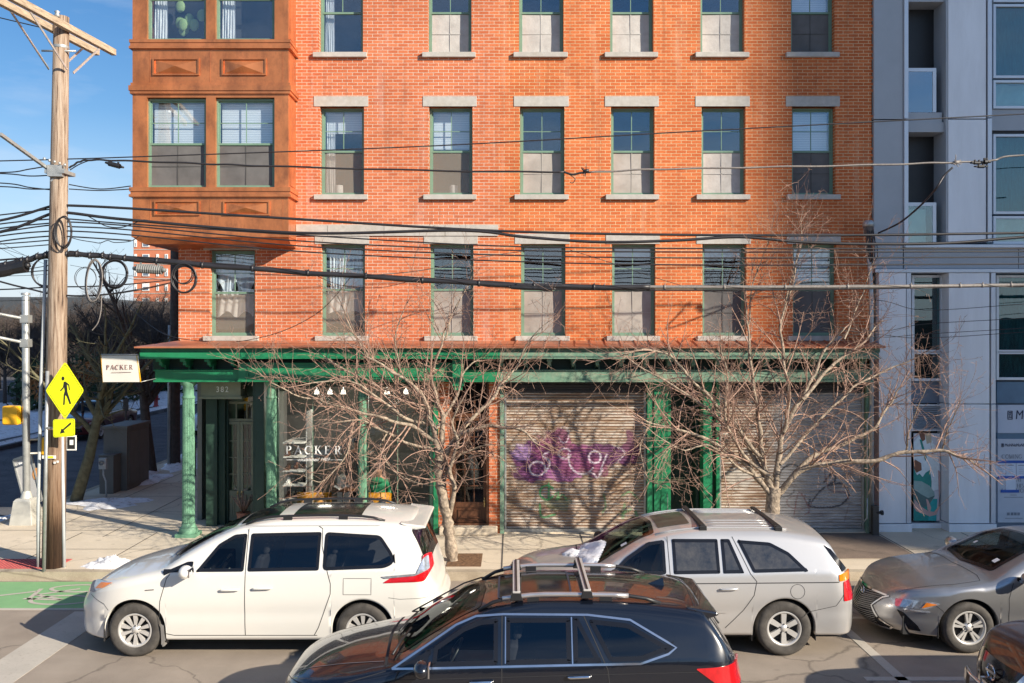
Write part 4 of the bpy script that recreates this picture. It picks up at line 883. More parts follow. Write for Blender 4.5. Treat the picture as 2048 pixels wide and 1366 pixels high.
# balconies
for i, (rt, rb, st, sb) in enumerate(((132, 221, 222, 262), (403, 489, None, None), (-140, -52, -50, 0))):
    b_ = MB(); 
    if st is not None: b_.box(xw(1817)+.002, xw(1893), YW+.10, 19.9, zw(sb), zw((st+sb)/2)); b_.box(xw(1817)+.002, xw(1890), YW+.12, 19.9, zw((st+sb)/2), zw(st))
    else: b_.box(xw(1817)+.002, xw(1893), YW+.1, 19.9, zw(489), zw(486))
    o = b_.build('balcony', M['pan_g'], NB, bevel=.003)
    q = MB(); q.box(xw(1817)+.003, xw(1879), YW+.14, YW+.19, zw(rt+7), zw(rt)); q.box(xw(1872), xw(1879), YW+.14, YW+.19, zw(rb), zw(rt+7)); q.box(xw(1872), xw(1879), YW+.19, YW+.5, zw(rt+7), zw(rt)); q.build('rail', M['fin'], o)
    MB().box(xw(1817)+.004, xw(1872), YW+.15, YW+.16, zw(rb), zw(rt+7)).build('glass_guard', M['paleglass'] if i == 1 else glass('blue_guard_glass%d' % i, (.35, .45, .55), .2), o)
    if i == 1: MB().box(xw(1817)+.004, xw(1865), YW+.3, YW+.31, zw(rb), zw(rt+12)).build('privacy_panel', M['pale_room'], o)
    d = MB(); zt = zw(402) if i == 1 else zw(rt)
    q = MB(); q.box(PX(1869, YW+.53), PX(1872.5, YW+.53), YW+.51, YW+.56, zw(rb), zw(rt-120)); q.build('door_frame', M['fin'], o)
f = MB(); f.box(xw(1893), xw(1897)-.001, YW+.02, 19.9, zw(489), TOP); f.build('side_reveal', M['pan_g'], NB)
# ground floor bay: tall window, spandrel, louvre, poster
gx0, gx1 = xr(1822)+.02, xr(1886)
nwin(gx0, gx1, zr(705), zr(550), YR, 'teal', 'drape'); nwin(gx0, gx1, zr(762), zr(703), YR, 'teal', None)
f = MB(); f.box(gx0, gx1, YR+.1, YR+.15, zr(807), zr(762), 0); f.box(gx0, gx1, YR+.2, YR+.5, zr(1046), zr(545), 1); f.box(xr(1886)+.001, xr(1893), YR-.1, YR+.3, zr(1046), zr(545), 0); f.build('infill_panel', [M['pan_d'], M['black']], NB)
lv = MB(); fr(lv, gx0, gx1, zr(862), zr(809), YR+.02, YR+.1, .03)
for i in range(11): z = zr(858)+i*.0445; lv.quad((gx0+.03, YR+.03, z), (gx1-.03, YR+.03, z), (gx1-.03, YR+.08, z+.03), (gx0+.03, YR+.08, z+.03))
lv.build('louvre', M['fin'], NB)
# photo poster: person in white tee and green apron hugging a bowl (seen neck to waist)
ps = MB(); px0, px1, pz0, pz1 = gx0+.05, gx1-.05, zr(1042), zr(867)
cc = [(.60, .62, .68), (.74, .84, .87), (.01, .27, .24), (.30, .44, .42), (.09, .17, .17), (.62, .40, .36), (.20, .08, .05), (.50, .45, .33), (.03, .42, .42)]
U = lambda u, v: (px0+(px1-px0)*u, pz0+(pz1-pz0)*v)
def pl(pts, m_, k): ps.prism([U(*p) for p in pts], YR+.03-.0012*k, YR+.029-.0012*k, m_)
ps.box(px0, px1, YR+.03, YR+.04, pz0, pz1, 0)
pl([(0, .90), (.25, .98), (.6, .97), (.85, .84), (.98, .62), (.99, .36), (.7, .34), (.62, .25), (0, .25)], 1, 1)
pl([(.2, 1), (.42, 1), (.44, .93), (.3, .9)], 6, 2); pl([(.42, 1), (.66, 1), (.68, .90), (.5, .88)], 7, 2)
pl([(.22, .93), (.30, .93), (.50, .72), (.44, .68)], 2, 3); pl([(.0, .60), (.12, .52), (.22, .54), (.34, .5), (.45, .55), (.62, .58), (.68, .45), (.66, .30), (.55, .0), (.0, .0)], 2, 3)
pl([(.05, .25), (.9, .25), (.86, .0), (.05, 0)], 8, 2); pl([(.1, .22), (.16, .0), (.3, .0), (.26, .22)], 2, 4)
pl([(.0, .46), (.3, .45), (.6, .40), (.78, .33), (.80, .28), (.6, .19), (.38, .16), (.2, .20), (0, .28)], 3, 4); pl([(.0, .36), (.3, .30), (.55, .26), (.8, .29), (.6, .19), (.38, .15), (.2, .19), (0, .27)], 4, 5)
pl([(.92, .58), (1.0, .56), (1.0, .32), (.92, .16), (.78, .10), (.55, .11), (.25, .17), (.02, .25), (.02, .17), (.30, .09), (.6, .05), (.85, .07), (.97, .14), (1, .2), (1, .5)][:13], 5, 6)
pl([(.46, .25), (.54, .24), (.66, .15), (.60, .09), (.52, .13), (.50, .19)], 5, 7); pl([(.0, .18), (.05, .2), (.3, .12), (.33, .08), (.1, .11), (0, .15)], 5, 7)
pl([(.06, .70), (.28, .66), (.30, .58), (.1, .55), (0, .6), (0, .68)], 6, 7)
ps.build('photo_poster', [mat('poster_ink%d' % i, c, .4, var=.08, scale=12) for i, c in enumerate(cc)], NB)
# right shopfront hoarding with writing
hz = MB(); hx0, hx1 = xr(1993)+.03, 11.6
hz.box(hx0, hx1, YR, YR+.1, zr(866), zr(810), 0); hz.box(hx0, hx1, YR+.02, YR+.1, zr(878), zr(866), 1); hz.box(hx0, hx1, YR, YR+.1, zr(1045), zr(878), 2); hz.box(hx0, hx1, YR+.03, YR+.1, zr(806), zr(764), 1); hz.box(hx0, hx1, YR+.04, YR+.1, zr(1075), zr(1046), 1)
hd = hz.build('shopfront_hoarding', [mat('hoarding_white', (.56, .60, .68), .6, var=.03), mat('hoarding_slate', (.12, .20, .28), .6), mat('hoarding_lilac', (.56, .58, .63), .6, var=.04)], NB)
nwin(xr(1993), xe, zr(705), zr(550), YR, 'teal', 'drape'); nwin(xr(1993), xe, zr(760), zr(703), YR, 'teal', 'drape')
nv = 'navy_print'; M[nv] = mat(nv, (.02, .03, .07), .6); M['greyprint'] = mat('grey_print', (.22, .24, .28), .6); M['tape'] = mat('blue_tape', (.02, .10, .42), .5, var=.08); M['paper'] = mat('permit_paper', (.68, .72, .80), .7, var=.03)
def logo(x, z, h):
    q = MB(); fr(q, x, x+h*.55, z, z+h, YR-.012, YR, h*.07)
    for (a, b, c, d) in ((.15, .45, .18, .26), (.2, .28, .3, .5), (.34, .46, .36, .44), (.15, .4, .55, .63), (.18, .28, .7, .86), (.34, .42, .68, .88)): q.box(x+h*a, x+h*b, YR-.010, YR-.001, z+h*c, z+h*d)
    q.build('logo_seal', M[nv], hd)
logo(xr(2015), zr(839), .185); text_obj('brush_lettering', 'MoNNe MoNNe', .27, (xr(2030), YR-.004, zr(838)), nv, hd, .003, shear=.12, sx=.82)
logo(xr(2003), zr(894), .075); text_obj('small_brush_lettering', 'MoNNeMoNNe', .092, (xr(2009), YR-.004, zr(893)), nv, hd, .002, shear=.12, sx=.78)
q = MB(); serif_word(q, 'COMING', xr(2003), zr(917), .085, .92, YR-.002); q.build('coming_lettering', M['greyprint'], hd)
for wd, x, z, h in (('AT', 2032, 963, .08), ('THIS', 2027, 975, .08), ('LOCATION', 2003, 985, .085)):
    q = MB(); serif_word(q, wd, xr(x), zr(z), h, .86, YR-.002); q.build('notice_lettering', M['greyprint'], hd)
q = MB(); q.box(xr(1989.5)+.06, xr(2062), YR-.016, YR-.008, zr(926), zr(921)); q.box(xr(1989.5)+.06, xr(2062), YR-.016, YR-.008, zr(957), zr(952)); q.box(xr(2001), xr(2037), YR-.016, YR-.008, zr(985), zr(979.5)); q.build('blue_tape_strip', M['tape'], hd)
q = MB()
for x in (1991.5, 2012, 2033, 2054): q.box(xr(x), xr(x+19), YR-.008, YR-.003, zr(954), zr(925))
q.box(xr(2011), xr(2031), YR-.0085, YR-.003, zr(981), zr(956)); q.build('permit_sheet', M['paper'], hd)
q = MB()
for x in (1991.5, 2012, 2033): 
    q.box(xr(x+3), xr(x+15), YR-.010, YR-.0085, zr(931.2), zr(929.8))
    for k in range(4): q.box(xr(x+4), xr(x+12+k), YR-.010, YR-.0085, zr(936+k*3.4), zr(935.5+k*3.4))
for x in (2014, 2021.5, 2028, 2034.5): q.box(xr(x), xr(x+5), YR-.008, YR-.001, zr(1030.5), zr(1025))
q.box(xr(2010), xr(2045), YR-.006, YR-.001, zr(1037), zr(1036)); q.box(xr(2008), xr(2046), YR-.006, YR-.001, zr(995), zr(994)); q.box(xr(2020), xr(2033), YR-.006, YR-.001, zr(990.5), zr(989.5))
q.build('fine_print', M['greyprint'], hd)

# ---------------- off-camera neighbours that shade and are mirrored ----------------
tw = thing('apartment_tower', (87, -20, 0), 'tall plain apartment tower across the street, out of frame', 'building')
f = MB(); ex, ey = 85.9, -20
f.box(ex, ex+32, ey-16, ey, 0, 66); f.build('tower_wall', M['pan_g'], tw)
f = MB()
for k in range(17):
    for j in range(8): f.box(ex+1+j*3.6, ex+3+j*3.6, ey, ey+.03, 2+k*3.2, 4+k*3.2)
f.build('tower_windows', M['win'], tw)
rb = thing('row_building', (0, -14, 0), 'low brick row across the street behind the viewpoint', 'building')
f = MB(); f.box(-30, -6, -22, -13, 0, 4.6); f.box(-6, 7, -22, -13.3, 0, 3.9); f.box(7, 30, -22, -13, 0, 5.0); f.box(-2, -.8, -16, -15, 3.9, 5.4); f.box(11, 12.4, -16, -15, 5, 6.2); f.build('row_wall', mat('dull_dark_brick', (.10, .075, .065), .9), rb)
f = MB()
for k in range(14): f.box(-28+k*4.1, -26.7+k*4.1, -12.98, -12.9, 1.2, 3.4)
f.build('row_windows', M['win'], rb)

# ---------------- utility pole and its kit ----------------
UY = 15.75
UP = thing('utility_pole', (PX(107, UY), UY, .15), 'weathered wooden utility pole with crossarms behind the yellow crossing sign', 'utility pole')
f = MB(); xb, xt = PX(107, UY), PX(123, UY); zt = PZ(34, UY)
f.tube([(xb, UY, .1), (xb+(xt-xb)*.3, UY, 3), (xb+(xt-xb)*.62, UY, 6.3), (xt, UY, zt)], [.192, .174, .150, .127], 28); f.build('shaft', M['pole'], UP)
for i, (p0, p1) in enumerate((((-60, -70, 12.6), (159, 84, UY+1.25)), ((-30, -62, 13.3), (196, 80, UY+1.35)))):
    y1 = p1[2]; z1 = PZ(p1[1], y1); a = Vector((PX(p1[0]-4, y1), y1, z1)); dr = Vector((-.14 if i == 0 else -.17, -1, 0)).normalized(); b_ = a+dr*3.4
    q = MB(); off = Vector((-.16 if i == 0 else .16, 0, 0)); c0 = Vector((xt, UY, PZ(58, UY)))+off; dd = Vector((.13, 1, 0)).normalized()
    q.bar(c0+dd*1.35, c0-dd*2.6, .095, .12); o = q.build('crossarm', M['timber'], UP, bevel=.008)
    q = MB(); q.bar(c0+dd*.0+Vector((0, -.12, -.75)), c0-dd*1.1+Vector((0, 0, -.05)), .012, .04); q.bar(c0+Vector((0, .1, -.75)), c0+dd*.9+Vector((0, 0, -.05)), .012, .04); q.build('brace', M['galv'], o)
q = MB(); q.tube([(xt-.30, UY-.1, PZ(105, UY)), (xt+.28, UY-.05, PZ(104, UY))], .018, 6); q.lathe([(.136, 0), (.142, .03), (.136, .05)], (xt-.01, UY, PZ(98, UY)), 20); q.lathe([(.03, 0), (.055, .03), (.03, .07), (.05, .1), (.0, .13)], (xt, UY-.15, PZ(52, UY)+.1), 10); q.build('bolt_band', M['galv'], UP)
q = MB(); q.bar((PX(0, 14.2), 14.2, PZ(268, 14.2)), (xt-.18, UY-.1, PZ(340, UY)), .05, .05); q.bar((xt-.15, UY-.16, PZ(345, UY)), (xt+.1, UY-.14, PZ(345, UY)), .1, .2)
q.box(xt-.2, xt+.15, UY-.2, UY+.2, PZ(350, UY), PZ(343, UY)); q.bar((xt+.12, UY-.1, PZ(340, UY)), (xt-.12, UY-.12, PZ(365, UY)), .05, .03)
for k in range(5): q.sphere((xt-.2+.09*k, UY-.2, PZ(322+3*k, UY)), .025, .025, .03, 8, 6)
q.build('guy_bracket', M['galv'], UP)
q = MB(); q.tube([(xb-.24, UY-.06, .15), (xb-.235, UY-.06, 1.2), (xb-.20, UY-.05, 3.2), (xb-.16, UY, 4.9), (xb-.15, UY+.02, 5.6)], .032, 10); q.tube([(xb+.215, UY-.05, .15), (xb+.2, UY-.05, 1.2), (xb+.18, UY-.06, 2.6)], .03, 10); q.build('conduit', M['pvc'], UP)
q = MB(); q.box(xb-.10, xb+.14, UY-.20, UY-.185, PZ(914, UY), PZ(908, UY), 0); q.box(xb-.06, xb+.10, UY-.204, UY-.2, PZ(913, UY), PZ(909, UY), 1)
for (a, b) in ((107, 920), (113, 918)): q.box(PX(a, UY-.2), PX(a+4, UY-.2), UY-.2, UY-.19, PZ(b+4, UY), PZ(b, UY), 0)
q.build('pole_tag', [M['white'], M['fluoro']], UP)
q = MB(); q.box(PX(132, UY), PX(151, UY), UY+.02, UY+.04, PZ(901, UY), PZ(871, UY), 0); q.box(PX(134, UY), PX(149, UY), UY+.012, UY+.02, PZ(898, UY), PZ(874, UY), 1); q.box(PX(139, UY), PX(146, UY), UY+.005, UY+.012, PZ(890, UY), PZ(880, UY), 0); q.build('small_sign_plate', [M['white'], M['ink']], UP)
# pedestrian crossing sign on its own steel post
CS = thing('crossing_sign', (PX(92, 15.3), 15.3, .15), 'fluorescent yellow diamond crossing sign with walking figure and arrow plate', 'sign')
q = MB(); yp = 15.42; q.tube([(PX(88, yp), yp, .15), (PX(95, yp), yp, PZ(742, yp))], .03, 10); q.bar((PX(93, yp), yp-.03, PZ(780, yp)), (PX(135, yp), yp-.03, PZ(780, yp)), .03, .03); q.bar((PX(93, yp), yp-.03, PZ(855, yp)), (PX(135, yp), yp-.03, PZ(855, yp)), .03, .03); q.build('post', M['galv'], CS)
ys = 15.32; sx = lambda p: PX(p, ys); sz = lambda p: PZ(p, ys)
def rpoly(pts, r, n=5):
    out = []; m = len(pts)
    for i in range(m):
        p, a, b = Vector(pts[i]), Vector(pts[i-1]), Vector(pts[(i+1) % m]); u = (a-p).normalized()*r; v = (b-p).normalized()*r
        for k in range(n+1): t = k/n; out.append(tuple((p+u)*(1-t)**2+p*2*t*(1-t)+(p+v)*t*t))
    return out
dia = [(sx(130), sz(723)), (sx(168), sz(781)), (sx(130), sz(839)), (sx(91), sz(781))]
cen = Vector((sx(129.8), sz(781)))
sc_ = lambda pts, k: [tuple(cen+(Vector(p)-cen)*k) for p in pts]
q = MB(); q.prism(rpoly(dia, .05), ys, ys+.006, 0)
bo, bi = rpoly(sc_(dia, .925), .04), rpoly(sc_(dia, .905), .04)
for i in range(len(bo)): j = (i+1) % len(bo); q.add([(bo[i][0], ys-.001, bo[i][1]), (bo[j][0], ys-.001, bo[j][1]), (bi[j][0], ys-.001, bi[j][1]), (bi[i][0], ys-.001, bi[i][1])], [(0, 1, 2, 3)], 1)
fig = lambda pts, k=2: q.prism([(sx(a), sz(b)) for a, b in pts], ys-.001*k, ys, 1)
fig([(sx and 126+3.0*math.cos(t*.5236), 757+4.2*math.sin(t*.5236)) for t in range(12)][::-1])
fig([(127.5, 763.5), (131, 763), (138.5, 769), (140, 780), (138.5, 781), (136.6, 771), (134, 769), (135, 784), (137, 790), (142.5, 807), (139.5, 809), (133.5, 793), (130.5, 790), (129.5, 809), (126.2, 810.5), (127.5, 789), (129.5, 782), (128, 774), (127, 777), (121.5, 783), (120, 781), (126, 774), (127, 768)])
q.build('diamond_plate', [M['fluoro'], M['ink']], CS)
q = MB(); rc = [(sx(106), sz(839)), (sx(149.5), sz(837)), (sx(149.5), sz(872)), (sx(106.5), sz(875))]; q.prism(rpoly(rc, .04), ys-.0, ys+.006, 0)
fig([(141, 844.5), (143, 848), (127.5, 861), (130, 865), (119.9, 867.5), (123, 857), (125.5, 858.5)], 2)
c2 = Vector((sx(128), sz(856))); ro = rpoly([tuple(c2+(Vector(p)-c2)*.93) for p in rc], .03); ri = rpoly([tuple(c2+(Vector(p)-c2)*.90) for p in rc], .03)
for i in range(len(ro)): j = (i+1) % len(ro); q.add([(ro[i][0], ys-.001, ro[i][1]), (ro[j][0], ys-.001, ro[j][1]), (ri[j][0], ys-.001, ri[j][1]), (ri[i][0], ys-.001, ri[i][1])], [(0, 1, 2, 3)], 1)
q.build('arrow_plate', [M['fluoro'], M['ink']], CS)
# traffic signal mast
TY = 19.3; TM = thing('signal_mast', (PX(53, TY), TY, .15), 'grey traffic signal mast on a flared base with yellow pedestrian signal', 'signal mast')
x = PX(53, TY); q = MB(); q.tube([(x, TY, .8), (x-.02, TY, PZ(592, TY))], .075, 16); q.lathe([(.09, PZ(590, TY)), (.09, PZ(586, TY)), (0, PZ(585, TY))], (x-.02, TY, 0), 16)
q.tube([(x-.02, TY, PZ(638, TY)), (x-1.1, TY-.9, PZ(612, TY)), (x-3.5, TY-2.8, PZ(560, TY))], .035, 8); q.tube([(x-.02, TY, PZ(686, TY)), (x-1.1, TY-.9, PZ(655, TY)), (x-3.5, TY-2.8, PZ(585, TY))], .035, 8)
for p in (638, 686): q.box(x-.10, x+.08, TY-.09, TY+.09, PZ(p+8, TY), PZ(p-8, TY))
q.build('mast', M['galv'], TM, bevel=.003)
q = MB(); a, b = .25, .19; z0, z1 = .15, PZ(1000, TY)
q.add([(x+sx_*k, TY+sy*k, z) for z, k in ((z0, a), (z1, b), (z1+.05, b*.8)) for sx_, sy in ((-1, -1), (1, -1), (1, 1), (-1, 1))], [(i*4+k, i*4+(k+1) % 4, (i+1)*4+(k+1) % 4, (i+1)*4+k) for i in range(2) for k in range(4)]+[(8, 9, 10, 11)])
q.lathe([(.13, z1+.04), (.10, z1+.14), (.08, z1+.2)], (x, TY, 0), 14); q.build('base', M['cast'], TM, bevel=.012)
def pedhead(l, r2, t0, t1, y, sgn):
    q = MB(); q.prism(rpoly([(PX(l, y), PZ(t0, y)), (PX(r2, y), PZ(t0, y)), (PX(r2, y), PZ(t1, y)), (PX(l, y), PZ(t1, y))], .05), y, y+.25); q.prism(rpoly([(PX(l+2, y), PZ(t0+2, y)), (PX(r2-2, y), PZ(t0+2, y)), (PX(r2-2, y), PZ(t1-2, y)), (PX(l+2, y), PZ(t1-2, y))], .04), y-.03, y)
    o = q.build('pedestrian_signal', M['yellow'], TM, bevel=.01)
    q = MB(); 
    for zz in (t0+3, t1-3): q.tube([(PX((l+r2)/2, y), y+.1, PZ(zz, y)), (x, TY, PZ(zz-2 if zz < 850 else zz, TY))], .022, 6)
    q.build('signal_arm', M['cast'], o)
pedhead(4, 38, 812, 850, TY-.1, 1); pedhead(77, 92, 876, 910, TY+.3, 1)
# sandwich board leaning behind the mast
SB = thing('sandwich_board', (PX(62, 19.9), 19.9, .15), 'pale sandwich board with a round brown picture leaning behind the signal mast', 'sign board')
q = MB(); y0 = 19.9; A = [(PX(27, y0), PZ(920, y0)), (PX(62, y0), PZ(908, y0)), (PX(84, y0), PZ(1000, y0)), (PX(52, y0), PZ(1015, y0))]; q.prism(A, y0, y0+.03, 0)
for i in range(4):
    p, r_ = A[i], A[(i+1) % 4]; q.bar((p[0], y0, p[1]), (r_[0], y0, r_[1]), .03, .05, 1)
q.prism([(PX(73, y0)+.09*math.cos(k*.5236), PZ(948, y0)+.14*math.sin(k*.5236)) for k in range(12)], y0-.01, y0, 2); q.bar((PX(76, y0), y0-.01, PZ(985, y0)), (PX(81, y0), y0-.01, PZ(983, y0)), .02, .015, 3); q.bar((PX(38, y0), y0-.01, PZ(928, y0)), (PX(52, y0), y0-.01, PZ(925, y0)), .01, .06, 4)
q.bar((PX(60, y0), y0+.3, .15), (PX(48, y0), y0+.03, PZ(915, y0)), .03, .03, 1)
q.build('board', [mat('grey_board', (.38, .38, .38), .6), M['galv'], M['leaf_dry'], M['ink'], M['white']], SB)
# cabinets and meter post on the side pavement
UC = thing('utility_cabinet', (-9.6, 23, .15), 'tall grey metal utility cabinet on the shaded side pavement', 'cabinet')
M['cab'] = mat('grey_cabinet_steel', (.15, .145, .135), .6, .1, var=.08)
q = MB(); x0, x1 = PX(207, 23.2), PX(254, 23.2); q.box(x0, x1, 23.2, 24.6, .15, PZ(858, 23.2)); q.box(x0-.03, x1+.03, 23.15, 24.65, PZ(858, 23.2), PZ(852, 23.2)); q.box(x1, x1+.02, 23.3, 23.9, .3, PZ(865, 23.2)); q.box(x1, x1+.02, 23.92, 24.5, .3, PZ(865, 23.2)); q.build('body', M['cab'], UC, bevel=.006)
q = MB(); q.box(PX(207, 23.2)+.1, PX(232, 22.9), 22.75, 23.19, .15, PZ(912, 22.8)); q.box(PX(207, 23.2)+.08, PX(232, 22.9)+.02, 22.72, 23.19, PZ(912, 22.8), PZ(911, 22.8)+.02); q.build('side_box', M['cab'], UC, bevel=.005)
MP = thing('meter_post', (PX(211, 22.3), 22.3, .15), 'small pale electric meter box on a bent conduit beside the utility cabinet', 'meter')
q = MB(); x = PX(206, 22.3); q.box(x-.09, x+.09, 22.25, 22.35, PZ(938, 22.3), PZ(916, 22.3)); q.lathe([(.055, -.07), (.055, 0)], (x, 22.25, PZ(925, 22.3)), 14, 'y'); q.build('meter_box', M['pvc'], MP, bevel=.008)
q = MB(); q.tube([(x+.01, 22.3, PZ(938, 22.3)), (x+.01, 22.3, PZ(950, 22.3)), (x+.07, 22.3, PZ(962, 22.3)), (x+.08, 22.3, .15)], .022, 8); q.build('conduit', M['pvc'], MP)
P2 = thing('utility_pole', (PX(345, 27.6), 27.6, .15), 'dark shaded utility pole with metal conduit left of the brick building', 'utility pole')
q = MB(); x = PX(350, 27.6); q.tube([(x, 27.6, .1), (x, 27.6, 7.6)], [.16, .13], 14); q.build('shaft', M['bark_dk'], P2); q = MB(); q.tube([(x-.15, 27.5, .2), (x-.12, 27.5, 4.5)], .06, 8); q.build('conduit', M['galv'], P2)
HY_ = thing('fire_hydrant', (PX(312, 49), 49, .12), 'small red fire hydrant in front of the far snow bank', 'hydrant')
q = MB(); c = W[HY_.name]; q.lathe([(.16, 0), (.16, .05), (.11, .07), (.11, .5), (.14, .52), (.12, .62), (.06, .68), (.03, .72), (0, .72)], c, 14); q.tube([c+Vector((-.2, 0, .42)), c+Vector((.2, 0, .42))], .05, 8); q.build('barrel', mat('hydrant_red', (.30, .03, .03), .5), HY_)
FN = thing('iron_fence', (-7.6, 26, .15), 'short dark iron fence by the shaded side wall', 'fence')
q = MB()
for k in range(9): q.tube([(PX(400, 26)+.02*k, 25+k*.25, .15), (PX(400, 26)+.02*k, 25+k*.25, 1.15)], .02, 5)
q.bar((PX(400, 26), 25, 1.1), (PX(400, 26)+.18, 27, 1.1), .03, .03); q.build('railing', M['black'], FN)
# small street sign post behind the cabinet
SS = thing('street_sign', (PX(252, 30), 30, .15), 'brown backed street sign post rising behind the utility cabinet', 'sign')
q = MB(); q.tube([(PX(252, 30), 30, .15), (PX(252, 30), 30, PZ(795, 30))], .03, 6); q.box(PX(247, 30), PX(257, 30), 29.97, 30, PZ(822, 30), PZ(798, 30)); q.build('post_and_plate', M['bark_dk'], SS)

# ---------------- cables ----------------
GRP = 'utility cables strung along the street'
def smooth(pts, n=8):
    out = []
    for i in range(len(pts)-1):
        p0, p1, p2, p3 = [Vector(pts[max(0, min(len(pts)-1, i+k))]) for k in (-1, 0, 1, 2)]
        for k in range(n):
            t = k/n; out.append(.5*((2*p1)+(-p0+p2)*t+(2*p0-5*p1+4*p2-p3)*t*t+(-p0+3*p1-3*p2+p3)*t**3))
    return out+[Vector(pts[-1])]
def cable(label, pix, r, Y=UY, mt='cable', wob=0, group=GRP, name='overhead_cable', n=6, lash=0):
    r *= 1.2; pts = smooth([tuple(P(p[0], p[1], p[2] if len(p) > 2 else Y)) for p in pix], 10)
    if wob: pts = [p+Vector((0, math.sin(i*1.3)*wob, math.sin(i*.9)*wob)) for i, p in enumerate(pts)]
    q = MB(); q.tube(pts, r, n)
    if lash:
        L = len(pts); ww = []
        for i in range(L-1):
            for k in range(5):
                t = (i*5+k)/5.; p = pts[i].lerp(pts[i+1], k/5); a = t*lash; ww.append(p+Vector((0, math.cos(a), math.sin(a)))*(r+.004))
        q.tube(ww, .004, 3)
        for i in range(3, L-3, 4): q.tube([pts[i]-Vector((.02, 0, 0)), pts[i]+Vector((.02, 0, 0))], r*1.22, 7); q.tube([pts[i]+Vector((0, 0, r)), pts[i]+Vector((.02, 0, r+.03))], .008, 4)
    return tag(q.build(name, M[mt]), label, 'cable', group)
cable('thin topmost cable rising to the right across the upper brick windows', [(-300, 330), (-5, 322), (112, 319), (138, 318), (262, 314), (860, 292), (1400, 262), (2048, 228), (2500, 205)], .009)
cable('slack wrapped cable crossing the second row of brick windows', [(138, 336), (158, 324), (182, 320), (262, 322), (420, 328), (560, 333), (900, 342), (1130, 344)], .014, wob=.006)
cable('slack wrapped cable right of the ragged splice, ending at the clamps', [(1175, 345), (1300, 339), (1500, 335), (1740, 330), (1900, 325), (1980, 322), (2048, 310), (2400, 290)], .014, wob=.006, mt='cable_l')
cable('upper taut black cable leaving the pole and crossing the stone belt', [(-200, 470), (0, 441), (104, 412), (138, 411), (262, 417), (560, 436), (1000, 462), (1400, 470), (1740, 470), (2048, 466), (2500, 462)], .019)
cable('thick black cable sagging below the upper taut one', [(-200, 492), (0, 464), (104, 427), (140, 426), (262, 440), (600, 466), (920, 461), (1050, 474), (1200, 484), (1350, 481), (1480, 474), (1600, 484), (1740, 488), (1900, 486), (2048, 474), (2400, 450)], .022)
for i, (pl_, pr_) in enumerate((((-200, 478, 0, 448, 104, 438), (138, 438, 262, 448, 600, 470, 1000, 492, 1400, 497, 2048, 497, 2500, 495)), ((-200, 490, 0, 457, 104, 446), (138, 444, 262, 452, 600, 482, 1000, 500, 1400, 504, 2048, 503, 2500, 500)),
        ((-200, 500, 0, 465, 104, 450), (138, 453, 262, 460, 600, 492, 1000, 510, 1400, 516, 2048, 514, 2500, 511)), ((-200, 508, 0, 472, 104, 462), (138, 462, 262, 470, 600, 503, 1000, 522, 1400, 530, 2048, 528, 2500, 525)), ((-200, 520, 0, 483, 104, 472), (138, 473, 262, 481)))):
    f2 = [(a, b) for a, b in zip(pl_[::2], pl_[1::2])]+[(a, b) for a, b in zip(pr_[::2], pr_[1::2])]
    cable('one of the thin parallel cables running past the tops of the first floor windows', f2, .0105, mt='cable')
cable('wavy loose wire hanging under the parallel cables by the pole', [(142, 475), (160, 480), (185, 484), (200, 486), (215, 481), (230, 485), (262, 482), (280, 470)], .006)
cable('looping wire sagging between two cables right of the pole', [(168, 428), (190, 440), (212, 452), (240, 455), (265, 448), (285, 440), (310, 444)], .008)
cable('thickest black cable bundle crossing the first floor windows', [(-300, 590), (-5, 532), (60, 518), (104, 507), (138, 508), (200, 512), (262, 518), (480, 536), (760, 555), (1040, 571), (1300, 575)], .042, wob=.008, lash=.55)
cable('thin cable riding on top of the thickest bundle', [(138, 503), (200, 508), (262, 513), (480, 531), (620, 543), (760, 551), (1040, 567), (1100, 570)], .012, wob=.006, Y=UY+.04)
cable('light topped cable bundle continuing to the right of the splice bar', [(1030, 572), (1300, 574), (1600, 574), (1900, 572), (2048, 570), (2500, 566)], .027, mt='cable_l', lash=.6)
cable('dark companion cable under the light topped bundle', [(1030, 577), (1300, 580), (1600, 579), (1900, 574), (2048, 572), (2500, 570)], .014)
cable('low dark cable dipping left of the building', [(-200, 505), (0, 563), (60, 578), (104, 588), (160, 592), (220, 588), (290, 577), (340, 566, 17.5)], .014)
cable('straight low cable passing behind the pole', [(-200, 582), (0, 579), (104, 574), (180, 573), (262, 568), (340, 560, 18.5)], .010, Y=16.1)
cable('thin drop wire slanting to the window sill of the corner window', [(255, 610, 20), (300, 650, 19.4), (340, 672, 18.7), (400, 682, 18.45), (470, 684, 18.35), (560, 664, 18.0), (640, 622, 17.0), (700, 556)], .006)
cable('thin wire curving across brick from the splice up to the right', [(500, 548), (640, 552), (760, 549), (860, 538, 16.5), (960, 515, 17), (1080, 498, 17.5)], .006)
cable('fine wire sagging below the main bundle at left', [(610, 540), (680, 570), (760, 575), (830, 560), (870, 556)], .004)
cable('fine diagonal wire over the middle windows', [(1140, 500), (1220, 525), (1300, 552), (1400, 580), (1500, 590), (1600, 600)], .004)
cable('drop cable curving down to the weatherhead', [(1905, 335), (1888, 352), (1870, 380), (1840, 412, 16.5), (1800, 445, 17.5), (1757, 466, 18.2)], .015)
cable('loose upper guy wire at top left', [(-40, 26), (40, 45), (112, 62)], .008)
for i, (a, b, c) in enumerate(((345, 338, 330), (347, 352, 350), (366, 375, 380), (373, 378, 378))):
    cable('short black cable ending at the pole bracket left side', [(-200, a-4), (0, a), (60, b), (106, c)], .009)
cable('pair of thin cables right of the pole bracket', [(138, 369), (200, 378), (262, 372)], .008); cable('pair of thin cables right of the pole bracket', [(138, 378), (200, 381), (262, 378)], .008)
